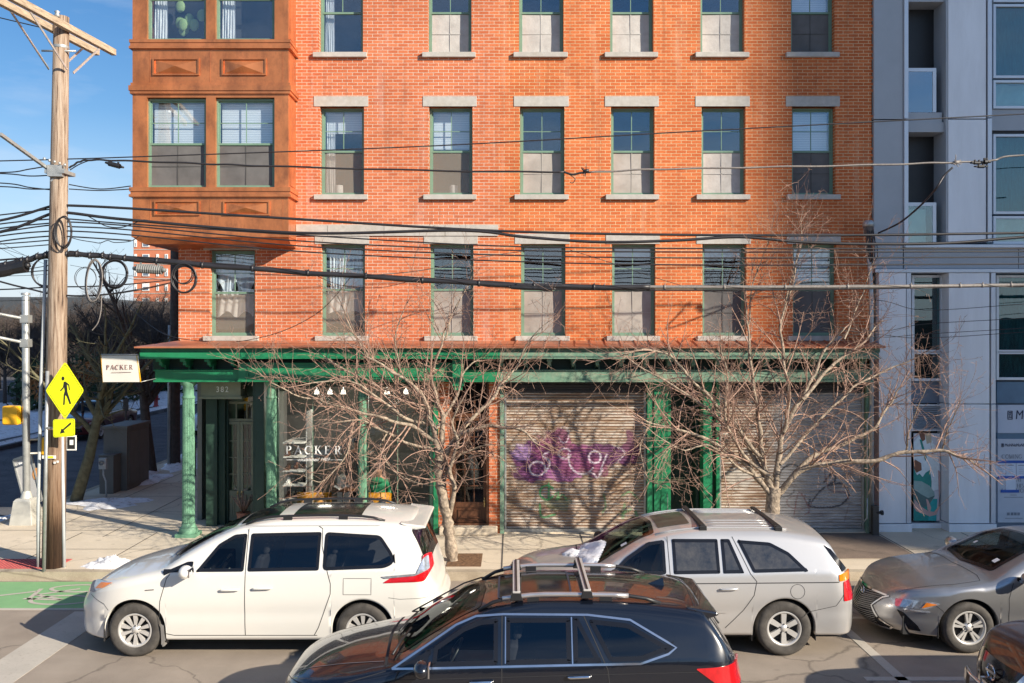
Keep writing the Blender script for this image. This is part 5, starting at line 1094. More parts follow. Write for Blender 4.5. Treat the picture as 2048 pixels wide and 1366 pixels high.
cable('short curved wires feeding the small splice case', [(140, 340), (160, 328), (185, 320), (215, 322), (228, 328)], .008)
for i, (a, b) in enumerate(((603, 612), (648, 640), (660, 660), (655, 668))):
    cable('faint thin wire crossing the grey block low on the right', [(1640, a), (1760, a+14 if i else a-2), (1850, b+8), (2048, b-4), (2400, b-30)], .005, Y=17.0)
for i, (a, b) in enumerate((((0, 485), (120, 540)), ((0, 495), (104, 522)), ((0, 496), (70, 530)), ((140, 530), (330, 560)))):
    cable('hair thin service wire in the sky left of the building', [a, ((a[0]+b[0])/2, (a[1]+b[1])/2+3), b], .003, Y=16.3)
for i, (a, b, c, r_) in enumerate(((455, 430, 418, .010), (500, 488, 480, .009), (512, 497, 489, .008), (540, 520, 513, .014), (600, 552, 540, .008), (560, 545, 530, .006))):
    cable('black cable fanning out to the left from the utility pole', [(-220, a), (0, b), (104, c)], r_)
for i, (a, b) in enumerate((((0, 552), (104, 548)), ((0, 602), (104, 597)))): cable('faint straight wire low in the sky left of the pole', [a, ((a[0]+b[0])/2, (a[1]+b[1])/2+1), b], .004, Y=16.4)
# slack coils hung on the bundle
def coil(label, cx, cy, rx, ry, n_, r=.014, Y=UY-.08, a0=0, a1=360, mt='cable', tilt=0):
    q = MB(); rr = random.Random(int(cx*7+cy))
    for k in range(n_):
        ex_, ey_ = rx*(1+rr.uniform(-.09, .06)), ry*(1+rr.uniform(-.07, .05)); ox, oy = rr.uniform(-2, 2), rr.uniform(-2, 2); yy = Y+rr.uniform(-.05, .03)
        q.tube([P(cx+ox+ex_*math.cos(R(t))+tilt*math.sin(R(t)), cy+oy-ey_*math.sin(R(t)), yy) for t in np.linspace(a0, a1, 37)], r*rr.uniform(.8, 1.1), 5)
    return tag(q.build('cable_coil', M[mt]), label, 'cable coil', 'slack cable coils')
coil('cable coil hung left of the pole, its right half behind the pole', 94, 545, 29, 29, 3, .012, UY+.05)
coil('tall oval cable coil lashed to the face of the pole', 127, 463, 16, 31, 3, .012, UY-.22)
coil('round cable coil between the pole and the ribbed splice case', 229, 548, 24, 27, 5, .013)
coil('round cable coil hanging in front of the brick building corner', 368, 557, 25, 28, 5, .014)
coil('smaller loop inside the coil by the brick corner', 366, 548, 19, 21, 2, .011)
coil('narrow grey hanging loop of cable with a loose tail', 187, 562, 15, 42, 4, .012, UY-.1, mt='cable_l', tilt=3)
coil('thin wiry loop beside the narrow grey loop', 172, 556, 22, 22, 2, .006)
cable('loose cable tail dangling under the grey hanging loop', [(203, 590), (202, 620), (196, 645), (184, 661)], .008, mt='cable_l', name='cable_tail')
# splice cases and clamps
def boxy(label, name, p0, p1, r, Y=UY-.05, mt='black', ribs=0, ends=True):
    a, b = P(*p0, Y), P(*p1, Y); q = MB(); n = 2+ribs*2; pts = [a.lerp(b, k/(n-1)) for k in range(n)]
    q.tube(pts, [r*(1 if (k % 2 or not ribs) else .84) for k in range(n)], 10, smooth=False)
    if ends:
        d = (b-a).normalized(); q.tube([a-d*.07, a], [r*.35, r*.6], 8); q.tube([b, b+d*.07], [r*.6, r*.35], 8)
    for t in (.15, .85): c = a.lerp(b, t); q.box(c.x-.012, c.x+.012, c.y-.02, c.y+.02, c.z, c.z+r+.025)
    return tag(q.build(name, M[mt]), label, 'splice case')
M['ribbed'] = mat('ribbed_grey_plastic', (.16, .165, .16), .6)
boxy('ribbed grey splice case hung under the bundle left of the brick corner', 'splice_case', (274, 537), (324, 540), .085, mt='ribbed', ribs=11)
boxy('large dark splice case at the left edge of the photo', 'splice_case', (-60, 556), (52, 532), .115, ribs=2)
boxy('flat black splice bar under the bundle in front of the middle window', 'splice_case', (1022, 574), (1104, 578), .045, ribs=1)
boxy('small black splice box near the sky left of the copper bay', 'splice_case', (218, 327), (240, 333), .045)
def clamp(label, cx, cy, seed):
    q = MB(); rr = random.Random(seed); c = P(cx, cy, UY)
    for k in range(9):
        d = Vector((rr.uniform(-1, 1), rr.uniform(-.6, .3), rr.uniform(-1, 1))).normalized()*rr.uniform(.08, .16); q.tube([c, c+d*.6+Vector((0, 0, -.02)), c+d], .007, 4)
    q.tube([c+Vector((-.05, 0, 0)), c+Vector((.05, 0, .02))], .03, 8); return tag(q.build('wire_clamp', M['cable_l' if seed == 2 else 'cable']), label, 'clamp')
clamp('ragged wire splice clamp in front of brick between the third and fourth windows', 1172, 343, 1)
clamp('frayed grey clamp where the drop cable leaves, before the white pillar', 1912, 326, 2)
cable('curled jumper wire under the ragged splice', [(1130, 344), (1140, 350), (1150, 358), (1145, 366), (1140, 364)], .006); cable('heavy link joining the two slack wrapped cables', [(1128, 344), (1145, 349), (1160, 346), (1176, 344)], .016)
boxy('upper small black connector beside the frayed clamp', 'cable_connector', (1948, 326), (1960, 326), .03); boxy('lower small black connector under its neighbour by the frayed clamp', 'cable_connector', (1956, 333), (1968, 333), .03)
boxy('squat black connector at the end of the clamp row', 'cable_connector', (1968, 324), (1974, 324), .045)
# ---------------- bare trees ----------------
def rdir(rr): 
    v = Vector((rr.gauss(0, 1), rr.gauss(0, 1), rr.gauss(0, 1))); return v.normalized()
def shoot(mb, rr, p, d, L, r, lvl, up, wob, dens, n3=3):
    n = max(3, int(L/.11)); cv = rdir(rr); pts = [p.copy()]; rad = [r]; dirs = []
    for i in range(n):
        d = (d+cv*.055+rdir(rr)*wob+Vector((0, 0, up))*(.5+.5*i/n)).normalized(); p = p+d*(L/n); pts.append(p.copy()); rad.append(max(r*(1-.70*(i+1)/n), .0028)); dirs.append(d.copy())
    mb.tube(pts, rad, 5 if r > .012 else n3, caps=False)
    if lvl <= 0: return
    k = L*dens[lvl]; k = int(k)+(rr.random() < k-int(k))
    for _ in range(k):
        t = rr.uniform(.15, 1)*(n-1e-3); i = int(t); q = pts[i].lerp(pts[i+1], t-i)
        dd = (dirs[i]*.65+rdir(rr)*.85); dd.y *= .8
        if lvl == 1: LL = rr.uniform(.04, .16)
        elif lvl == 2: LL = rr.uniform(.2, .75)
        else: LL = rr.uniform(.4, 1.0)
        shoot(mb, rr, q, dd.normalized(), LL, max(min(rad[i]*.62, .004+LL*.009), .003), lvl-1, up if rr.random() < .75 else -up*1.1, wob*1.1, dens, n3)
def limb_tree(name, base, trunk, limbs, seed, label, pitY, dens=(0, 7, 6, 3.0), r0=.12):
    rr = random.Random(seed); t = thing(name, base, label, 'tree')
    mb = MB(); pts = smooth([tuple(P(a, b, pitY)) for a, b in trunk], 6); nn = len(pts)
    mb.tube(pts, [r0*(1.12-.12*i/nn)*(1+(.06 if r0 > .1 else .17)*math.sin(i*1.9+math.sin(i*.7)*2)) for i in range(nn)], 14); mb.build('trunk', M['trunkbark'], t)
    mb = MB(); cr = MB()
    for (rad, dy, up, *pp) in limbs:
        m = len(pp); P3 = [tuple(P(a, b, pitY+dy*(i/(m-1))**1.0)) for i, (a, b) in enumerate(pp)]; s_ = smooth(P3, 7); L = len(s_)
        s_ = [q+Vector((0, rr.gauss(0, .012), 0))+Vector((math.sin(i*.9)*.012, 0, math.cos(i*.7)*.012)) for i, q in enumerate(s_)]
        rd = [rad*.74*(1-.74*i/(L-1))*(1+.10*math.sin(i*1.7+dy)) for i in range(L)]; mb.tube(s_, rd, 8, caps=False)
        tot = sum((s_[i+1]-s_[i]).length for i in range(L-1)); k = int(tot*7.5)
        for _ in range(k):
            i = rr.randrange(int(L*.14), L-1); q = s_[i]; d0 = (s_[min(i+1, L-1)]-s_[i-1]).normalized()
            dd = d0*.8+rdir(rr)*.9+Vector((0, 0, .25 if up > 0 else 0)); LL = rr.uniform(.4, 1.25)*(1.15-.35*i/L)
            shoot(cr, rr, q, dd.normalized(), LL, min(rd[i]*.6, .007+.008*LL), 2, (up+.05) if rr.random() < .8 else -.20, .10, dens)
        shoot(cr, rr, s_[-1], (s_[-1]-s_[-3]).normalized(), .5, rd[-1], 2, up, .16, dens)
    mb.build('limb', M['trunkbark'], t, recalc=False); o = cr.build('crown', M['bark'], t, recalc=False); return t
TY1, TY2 = 16.15, 16.2
t1 = limb_tree('street_tree', (PX(895, TY1), TY1, .15), [(906, 1128), (900, 1080), (893, 1030), (884, 985), (878, 945), (880, 900)],
    [(.085, -.3, .05, (880, 915), (870, 868), (856, 828), (845, 792), (812, 760), (770, 735), (722, 705)),
     (.075, .4, .08, (880, 900), (886, 842), (873, 800), (863, 750), (878, 705), (890, 660)),
     (.070, -.35, .03, (895, 1040), (908, 985), (900, 935), (915, 890), (905, 840), (925, 800)),
     (.075, -.5, -.02, (885, 940), (905, 885), (945, 858), (1000, 853), (1045, 862), (1075, 890)),
     (.065, .7, .09, (885, 910), (930, 852), (982, 800), (1008, 762), (1035, 735)),
     (.060, -.7, -.05, (878, 890), (835, 858), (785, 842), (735, 828), (685, 815), (640, 800)),
     (.055, .5, .04, (858, 830), (805, 792), (752, 770), (695, 742), (650, 715)),
     (.050, -.2, .02, (885, 965), (905, 922), (940, 900), (985, 888)),
     (.045, -1.0, .03, (860, 850), (800, 830), (735, 780), (680, 760), (610, 770)),
     (.045, 1.0, .06, (870, 860), (910, 800), (930, 740), (960, 720)),
     (.040, -.9, -.10, (870, 900), (800, 880), (745, 850), (705, 840), (640, 850)),
     (.024, .1, .08, (740, 722), (695, 640), (665, 565)), (.024, 0, .08, (800, 745), (792, 665), (822, 592)), (.026, .3, .1, (890, 680), (908, 620), (945, 560)), (.024, -.3, .08, (1030, 742), (1058, 682), (1100, 640)),
     (.022, -.8, 0, (645, 800), (585, 788), (530, 755), (500, 732)), (.024, -.8, -.03, (705, 842), (695, 905), (645, 962), (605, 950)), (.022, -.6, -.02, (790, 842), (760, 900), (800, 950), (850, 968), (875, 940))], 11,
    'slim crooked bare street tree in front of the brown door, twigs over the lettered window', TY1, dens=(0, 5, 4.6, 3), r0=.092)
t2 = limb_tree('street_tree', (PX(1545, TY2), TY2, .15), [(1545, 1128), (1545, 1080), (1545, 1030), (1546, 1000), (1549, 975)],
    [(.080, -.1, .05, (1548, 995), (1528, 930), (1521, 880), (1515, 820), (1505, 760), (1498, 690), (1493, 615)),
     (.085, .2, .06, (1550, 995), (1557, 920), (1567, 862), (1600, 800), (1626, 755), (1650, 700), (1690, 655)),
     (.050, -.3, .10, (1567, 865), (1578, 800), (1566, 710), (1562, 640), (1582, 580), (1596, 500)),
     (.080, -.8, -.01, (1556, 990), (1600, 942), (1660, 926), (1740, 922), (1810, 905), (1880, 902), (1925, 915), (1955, 930)),
     (.070, .6, .05, (1558, 985), (1620, 917), (1680, 890), (1740, 862), (1775, 815), (1800, 775)),
     (.075, -.5, -.03, (1542, 992), (1500, 937), (1450, 902), (1400, 872), (1340, 856), (1290, 842)),
     (.065, .4, .02, (1538, 975), (1490, 882), (1440, 840), (1390, 800), (1330, 762), (1262, 722)),
     (.055, -1.0, .03, (1530, 930), (1480, 862), (1425, 800), (1385, 762), (1340, 712), (1290, 700), (1225, 715)),
     (.050, .9, .08, (1605, 800), (1660, 735), (1720, 690), (1765, 640)),
     (.050, -1.1, .06, (1545, 960), (1480, 900), (1450, 830), (1455, 760), (1440, 690)),
     (.045, 1.0, .07, (1560, 930), (1620, 860), (1680, 800), (1730, 760), (1800, 730), (1860, 700)),
     (.040, -.9, -.09, (1530, 960), (1470, 930), (1420, 890), (1370, 900), (1310, 870)),
     (.026, .2, .1, (1562, 640), (1582, 560), (1600, 495), (1603, 432)), (.024, -.3, .1, (1497, 650), (1508, 560), (1545, 470)), (.024, .5, .1, (1688, 680), (1720, 600), (1748, 520)),
     (.022, -.8, .1, (1812, 905), (1822, 850), (1858, 765)), (.020, -.8, .08, (1882, 902), (1900, 850), (1925, 795)), (.024, -.8, -.02, (1300, 842), (1280, 900), (1300, 960), (1330, 970))], 23,
    'wide bare street tree in front of the right roller shutter, reaching the grey block', TY2, dens=(0, 5, 4.6, 3))
def free_tree(name, loc, h, spread, seed, label, mt='bark_dk', lean=0, n_l=9, dens=(0, 3, 5, 3), group=None, thick=.12):
    rr = random.Random(seed); t = thing(name, loc, label, 'tree', group); c = Vector(loc)
    mb = MB(); top = c+Vector((lean, 0, h*.42)); mb.tube([c, c.lerp(top, .5)+Vector((lean*.1, 0, 0)), top, top+Vector((lean*.3, 0, h*.2))], [thick, thick*.85, thick*.7, thick*.4], 10); mb.build('trunk', M[mt], t)
    cr = MB()
    for k in range(n_l):
        a = 2*math.pi*k/n_l+rr.uniform(-.3, .3); d = Vector((math.cos(a)*spread, math.sin(a)*spread*.8, 1.0)).normalized()
        q = c.lerp(top, rr.uniform(.75, 1.35)); L = h*rr.uniform(.38, .60)
        n = 9; pts = [q.copy()]; rd = []
        for i in range(n): d = (d+rdir(rr)*.16+Vector((0, 0, .06))).normalized(); q = q+d*L/n; pts.append(q.copy())
        rd = [thick*.5*(1-.8*i/n) for i in range(n+1)]; cr.tube(pts, rd, 5, caps=False)
        for _ in range(int(L*4.5)):
            i = rr.randrange(1, n); dd = ((pts[i+1]-pts[i]).normalized()*.8+rdir(rr)*.8).normalized(); shoot(cr, rr, pts[i], dd, rr.uniform(.7, 1.6)*h/9, rd[i]*.55, 2, .08, .14, dens, 3)
    cr.build('crown', M[mt], t, recalc=False); return t
free_tree('bare_tree', (PX(152, 21.8), 21.8, .15), 5.8, .8, 41, 'bare mossy street tree rooted just behind the utility pole', 'moss', .25, 8, (0, 4, 4, 3), thick=.16) if False else None
M['moss'] = mat('mossy_bark', (.13, .12, .07), .9, var=.4, scale=8)
free_tree('bare_tree', (PX(152, 21.8), 21.8, .15), 5.2, .8, 41, 'bare mossy street tree rooted just right of the yellow sign post', 'moss', .55, 8, (0, 4, 4, 3), thick=.15)
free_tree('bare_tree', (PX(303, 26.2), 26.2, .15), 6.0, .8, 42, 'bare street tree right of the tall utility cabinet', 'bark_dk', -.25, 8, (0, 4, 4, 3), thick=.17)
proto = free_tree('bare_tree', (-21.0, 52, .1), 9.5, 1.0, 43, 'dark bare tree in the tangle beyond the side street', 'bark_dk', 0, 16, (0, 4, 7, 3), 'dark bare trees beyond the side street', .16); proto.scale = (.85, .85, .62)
for i, (x, y, rz, s_) in enumerate(((-25, 55, 1.1, 1.0), (-29.5, 53, 2.2, .95), (-23.5, 62, 3.0, 1.1), (-33, 60, 4.1, 1.0), (-19.5, 60, 5.0, .9), (-28, 66, .6, 1.2), (-36, 57, 2.7, .9), (-22, 70, 3.6, 1.15), (-31, 73, 4.4, 1.2), (-17.5, 68, 1.9, 1.05), (-25.5, 47, 5.2, .7), (-17.8, 57, .3, .95), (-20.5, 64, 2.4, 1.05), (-26.5, 60, 3.9, 1.0), (-30, 67, 1.5, 1.05), (-15.8, 62, 4.6, 1.0), (-24, 77, .9, 1.1), (-19, 77, 2.0, 1.15), (-34.5, 68, 5.5, 1.1), (-28, 49, 3.3, .8), (-22.5, 57, 2.9, .95), (-27, 52, 4.0, .9), (-32, 64, .2, 1.1), (-21, 60, 5.6, 1.0), (-25, 68, 3.5, 1.1), (-18, 72, 1.2, 1.1), (-29, 60, 4.9, 1.0), (-37, 64, 2.1, 1.0), (-33, 55, 5.9, .9))):
    c = copy_tree(proto, (x, y, .1), rz); c.scale = (s_*.85, s_*.85, s_*.62)
tag(free_tree('bare_tree', (-23.5, 86, .1), 13, .6, 47, 'tallest bare tree rising against the distant red tower', 'bark_dk', 0, 10, (0, 2, 4, 2), thick=.2))
def leafy(name, c, rx, ry, rz, n, mt, label, cat, sz=.12, seed=1, trunk=True):
    rr = random.Random(seed); q = MB(); c = Vector(c)
    t = thing(name, (c.x, c.y, .1), label, cat)
    for _ in range(n):
        d = rdir(rr)*(rr.random()**.4); p = c+Vector((d.x*rx, d.y*ry, d.z*rz)); a, b = rdir(rr)*sz*rr.uniform(.5, 1.3), rdir(rr)*sz*.6*rr.uniform(.5, 1.3); q.add([p-a, p+b, p+a, p-b], [(0, 1, 2, 3)])
    q.build('foliage', M[mt], t, recalc=False)
    if trunk: MB().tube([(c.x, c.y, .1), (c.x, c.y, c.z)], [.07, .03], 6).build('stem', M['bark_dk'], t)
    return t
leafy('dry_leaved_shrub', P(95, 765, 34), .9, .7, .75, 420, 'leaf_dry', 'shrub still holding dry orange leaves behind the utility pole at left', 'shrub', .11, 2)
leafy('dry_leaved_shrub', P(165, 748, 36), .7, .7, .6, 300, 'leaf_dry', 'small spray of dry orange leaves right of the yellow diamond sign', 'shrub', .10, 3)
leafy('evergreen_shrub', P(80, 790, 46), 1.6, 1.2, 1.9, 900, 'evergreen', 'dark green shrub between the signal mast and the utility pole', 'shrub', .2, 4)
leafy('evergreen_shrub', P(200, 775, 50), 2.6, 1.2, 2.0, 1300, 'evergreen', 'wide dark green shrub behind the red parked car', 'shrub', .2, 5)
leafy('evergreen_shrub', P(310, 770, 56), 3.0, 1.2, 1.6, 1300, 'evergreen', 'low dark shrub mass behind the fire hydrant', 'shrub', .2, 6)
# distant buildings
gb = thing('grey_building', (-60, 92, 0), 'long low dark grey building behind the bare trees at left', 'building')
q = MB(); q.box(-110, -44, 92, 120, 0, PZ(594, 92)); q.box(-44, -34, 96, 120, 0, PZ(603, 96)); q.box(-34, -10, 100, 120, 0, PZ(622, 100)); q.build('wall', M['darkwall'] if 'darkwall' in M else mat('dark_grey_cladding', (.060, .072, .085), .8), gb)
q = MB()
for k in range(14): q.box(-100+k*4.6, -97.5+k*4.6, 91.95, 92, 1.2, 2.6); q.box(-101+k*4.6, -100.9+k*4.6, 91.96, 92, 0, 6.5)
q.build('window_strip', M['dark'], gb)
wl_ = thing('low_wall', (-24, 78, 0), 'plain dark street wall behind the tangle of bare trees', 'wall'); MB().box(-70, -15, 80, 80.4, 0, 3.2).build('wall_face', mat('dull_brown_wall', (.035, .03, .03), .9), wl_)
rt = thing('brick_tower', (-58, 155, 0), 'distant red brick apartment tower with white windows seen left of the corner', 'building')
YT = 155; q = MB(); x0, x1, zt = PX(267, YT), PX(430, YT), PZ(478, YT); q.box(x0, x1, YT, YT+25, 0, zt, 0); q.box(x0+2, x0+8, YT+1, YT+10, zt, zt+1.6, 1)
q.build('wall', [mat('distant_brick', (.50, .17, .09), .9, var=.1), M['white']], rt)
rr = random.Random(9)
for j in range(7):
    z = PZ(640, YT)+j*2.55
    for k, (a, b) in enumerate(((269, 274), (285, 299), (313, 318), (330, 336), (343, 357))):
        q = MB(); q.box(PX(a, YT), PX(b, YT), YT-.12, YT-.02, z, z+1.3, 0); q.box(PX(a, YT)+.15, PX(b, YT)-.15, YT-.14, YT-.11, z+.1, z+(.7 if rr.random() < .6 else 1.2), 1); q.build('window', [M['white'], M['pan_d']], rt)
    MB().box(x0, x1, YT-.08, YT-.01, z-.5, z-.38).build('string_course', M['stone'], rt)
# ---------------- cars ----------------
def pchip(pts):
    xs = np.array([p[0] for p in pts], float); ys = np.array([p[1] for p in pts], float); h = np.diff(xs); dl = np.diff(ys)/h; m = np.zeros(len(xs))
    for i in range(1, len(xs)-1):
        if dl[i-1]*dl[i] > 0: w1, w2 = 2*h[i]+h[i-1], h[i]+2*h[i-1]; m[i] = (w1+w2)/(w1/dl[i-1]+w2/dl[i])
    m[0], m[-1] = dl[0], dl[-1]
    def f(x):
        x = min(max(x, xs[0]), xs[-1]); i = min(int(np.searchsorted(xs, x, side='right'))-1, len(h)-1); i = max(i, 0); t = (x-xs[i])/h[i]
        return ys[i]*(1+2*t)*(1-t)**2+ys[i+1]*t*t*(3-2*t)+h[i]*m[i]*t*(1-t)**2+h[i]*m[i+1]*t*t*(t-1)
    return f
def carpaint(name, col, metal=.0, rough=.32, dust=.0, dustcol=(.35, .30, .24)):
    m, t, b = node_mat(name); v = pos_node(t)
    c = col
    if dust:
        g = N(t, 'ShaderNodeNewGeometry'); s = N(t, 'ShaderNodeSeparateXYZ'); t.links.new(g.outputs['Position'], s.inputs[0]); mr = N(t, 'ShaderNodeMapRange'); mr.inputs[1].default_value = 1.0; mr.inputs[2].default_value = .15; mr.inputs[3].default_value = .12; mr.inputs[4].default_value = 1
        t.links.new(s.outputs[2], mr.inputs[0]); nn = ramp(t, noise(t, v, 3.2, 8, .72), [(.35, (.2,)*3), (.7, (1,)*3)]); f = mixc(t, 1., nn, mr.outputs[0], 'MULTIPLY')
        f2 = mixc(t, 1., f, (dust,)*3, 'MULTIPLY'); c = mixc(t, f2, col, dustcol)
        sp = ramp(t, noise(t, v, 130, 2, .5), [(.66, (0,)*3), (.72, (dust*.8,)*3)]); c = mixc(t, sp, c, dustcol)
        t.links.new(c, b.inputs['Base Color'])
        rg = N(t, 'ShaderNodeMapRange'); rg.inputs[3].default_value = .04; rg.inputs[4].default_value = .55; t.links.new(f2, rg.inputs[0]); t.links.new(rg.outputs[0], b.inputs['Coat Roughness'])
    else: b.inputs['Base Color'].default_value = (*col, 1); b.inputs['Coat Roughness'].default_value = .04
    b.inputs['Metallic'].default_value = metal; b.inputs['Roughness'].default_value = rough; b.inputs['Coat Weight'].default_value = 1.0
    return m
M['carglass'] = glass('car_tinted_glass', (.80, .86, .84), .0, .0, .002, (.85, .9, 1)); M['privacy'] = glass('privacy_car_glass', (.24, .26, .29), .03, .0, .002)
M['wsglass'] = glass('windscreen_glass', (.30, .36, .33), .02, .0, .0005, (.45, .47, .47))
def dusty_glass():
    m, t, b = node_mat('dusty_privacy_glass'); v = pos_node(t); n_ = noise(t, v, 5, 8, .75); b.inputs['Roughness'].default_value = .15
    t.links.new(ramp(t, n_, [(.35, (.02, .024, .032)), (.75, (.09, .085, .08))]), b.inputs['Base Color']); b.inputs['Coat Weight'].default_value = .6; return m
M['dustglass'] = dusty_glass()
M['red_lens'] = mat('red_lamp_lens', (.50, .008, .012), .08, var=.25, scale=14, coat=1); M['orange_lens'] = mat('orange_lamp_lens', (.85, .22, .01), .1, coat=1)
M['clear_lens'] = mat('clear_lamp_lens', (.48, .50, .53), .08, .55, var=.3, scale=18, coat=1); M['seat'] = mat('grey_seat_fabric', (.34, .32, .29), .8); M['cabin'] = mat('dark_cabin', (.02, .02, .022), .8)
M['pearl'] = carpaint('pearl_white_paint', (.69, .67, .62), .0, .3, .10, (.55, .48, .38)); M['blackcar'] = carpaint('black_car_paint', (.004, .006, .012), .0, .25, .05, (.16, .13, .11))
M['silver'] = carpaint('champagne_silver_paint', (.56, .55, .54), .5, .33, .25, (.42, .36, .29)); M['graphite'] = carpaint('graphite_grey_paint', (.38, .38, .385), .75, .3, .12, (.34, .30, .25))
M['maroon'] = carpaint('dark_brown_red_paint', (.035, .012, .010), .2, .3, .2); M['redcar'] = carpaint('deep_red_paint', (.12, .015, .012), .2, .3); M['whitecar'] = carpaint('cool_white_paint', (.62, .64, .68)); M['suvblack'] = carpaint('plain_black_paint', (.012, .012, .013))
M['rocker'] = mat('grey_lower_cladding', (.20, .19, .18), .6, var=.2); M['glove'] = mat('pale_headliner', (.50, .50, .44), .9)

class Car:
    def __init__(s, name, X0, Yc, spec, label, yaw=0, group=None):
        s.p = spec; s.X0, s.Yc = X0, Yc; g = spec.get
        s.L, s.Wd, s.zs = spec['L'], spec['W'], g('sill', .24)
        s.top = pchip(spec['top']); s.belt = pchip(spec['belt']); s.tum = g('tumble', .40); s.nose = g('nose', 1.0); s.tail = g('tail', .6); s.pe = g('pe', 3.0); s.rpe = g('rpe', 3.5)
        s.fx = pchip(g('front', [(0, .10), (.35, 0), (.7, .04), (1.0, .15), (2, .15)])); s.rx = pchip(g('rear', [(0, .12), (.4, 0), (.7, .0), (1.0, .06), (2, .06)])); s.crown = g('crown', .055)
        s.root = thing(name, (X0, Yc, 0), label, 'car', group); s.b = W[s.root.name]
    def half(s, X, z):
        w = s.Wd/2; zb = s.belt(X); zs = s.zs
        if z <= zb: t = max(0, (z-zs)/(zb-zs)); k = .955+.045*math.sin(min(t/.55, 1)*math.pi/2)-.03*max(0, (t-.62)/.38)**1.6; k -= .010*math.exp(-((t-.40)/.10)**2)*s.p.get('crease', 1)
        else: t = z-zb; k = .97; w0 = w*k-s.tum*t-.10*t*t; k = w0/w
        y = w*k; a = s.nose; 
        if X < a: y *= max(0., 1-(1-X/a)**s.pe)**(1/s.pe)
        if X > s.L-s.tail: y *= max(0., 1-(1-(s.L-X)/s.tail)**s.rpe)**(1/s.rpe)
        return max(y, 0)
    def xm(s, X, z): return X+s.fx(z)*max(0, 1-X/1.1)**2-s.rx(z)*max(0, 1-(s.L-X)/.8)**2
    def inv(s, x, z):
        lo, hi = 0., s.L
        for _ in range(28):
            m = (lo+hi)/2
            if s.xm(m, z) < x: lo = m
            else: hi = m
        return (lo+hi)/2
    def side(s, x, z, off=0, sg=-1):   # point on the flank at local x, z
        X = s.inv(x, z); y = s.half(X, z); e = .01; X2 = s.inv(x+e, z); y2 = s.half(X2, z); dzy = (s.half(X, z+e)-y)/e; n = Vector((-(y2-y)/e, 1, -dzy)).normalized()
        q = Vector((x, y, z))+n*off; return Vector((s.X0+q.x, s.Yc+sg*q.y, q.z))
    def ztop(s, X, y): return s.top(X)-s.crown*(abs(y)/(s.Wd*.36))**2
    def topp(s, x, y, off=0):
        X = x; z = s.ztop(X, y); x = s.xm(X, z); e = .02; z2 = s.ztop(X+e, y); x2 = s.xm(X+e, z2); dx = max(x2-x, .002)
        dz = (z2-z)/dx; dy = (s.ztop(X, y+e)-z)/e; n = Vector((-dz, -dy, 1)).normalized(); q = Vector((x, y, z))+n*off
        return Vector((s.X0+q.x, s.Yc+q.y, q.z))
    def front(s, y, z, off=0, rear=False):
        lo, hi = 0., s.nose if not rear else s.tail
        for _ in range(26):
            m = (lo+hi)/2
            if s.half(m if not rear else s.L-m, z) < abs(y): lo = m
            else: hi = m
        X = (lo+hi)/2; X = X if not rear else s.L-X; x = s.xm(X, z); q = s.xm; return Vector((s.X0+x+(off if rear else -off), s.Yc+y, z))
    def body(s, mt, cut=()):
        L = s.L; st = list(np.linspace(0, 1, 16)**2*s.nose*.999); st += list(np.arange(s.nose, L-s.tail, .032)); st += list(L-np.linspace(1, 0, 14)**2*s.tail)
        arches = []
        for xw_, rr in ((s.p['wf'], s.p['arch']), (s.p['wr'], s.p['arch'])):
            arches.append((xw_, rr)); st = [q for q in st if abs(abs(q-xw_)-rr) > .012]; st += [xw_-rr-.001, xw_+rr+.001]+[xw_+rr*math.cos(R(a)) for a in range(2, 179, 6)]
        st = sorted(set(round(float(q), 4) for q in st)); zc0 = s.p.get('wz', .34)
        rows = []; NS, NC, NT = 34, 6, 12
        for X in st:
            zb = s.zs
            if X < .5: zb = s.zs+.02*(1-X/.5)
            for xw_, rr in arches:
                if abs(X-xw_) < rr: zb = max(zb, zc0+math.sqrt(max(rr*rr-(X-xw_)**2, 0)))
            # corner where flank meets top
            lo, hi = zb, s.top(X)
            for _ in range(24):
                m = (lo+hi)/2
                if m < s.ztop(X, s.half(X, m)): lo = m
                else: hi = m
            zc = (lo+hi)/2; yc = s.half(X, zc); rc = min(s.p.get('rc', .09), (zc-zb)*.4)
            ring_ = []
            ring_.append((X, max(s.half(X, zb)-.10, 0), zb)); z1 = zc-rc
            zl = np.linspace(zb, z1, NS)
            for z in zl: ring_.append((X, s.half(X, z), z))
            a = Vector((s.half(X, z1), z1)); c = Vector((yc, zc)); y2 = max(yc-rc*1.1, 0); bb = Vector((y2, s.ztop(X, y2)))
            for k in range(1, NC): t = k/NC; q = a*(1-t)**2+c*2*t*(1-t)+bb*t*t; ring_.append((X, q.x, q.y))
            for k in range(NT+1): y = y2*(1-k/NT); ring_.append((X, y, s.ztop(X, y)))
            rows.append(ring_)
        m = len(rows[0]); q = MB(); 
        allv = []
        for sg in (-1, 1):
            for ring_ in rows: allv += [(s.X0+s.xm(X, z), s.Yc+sg*y, z) for X, y, z in ring_]
        n = len(rows); fs = []
        def inside(poly, x, z):
            c = False
            for i in range(len(poly)):
                (x1, z1), (x2, z2) = poly[i], poly[i-1]
                if (z1 > z) != (z2 > z) and x < (x2-x1)*(z-z1)/(z2-z1)+x1: c = not c
            return c
        sidep = [p for k, p in cut if k == 's']; topp_ = [p for k, p in cut if k == 't']
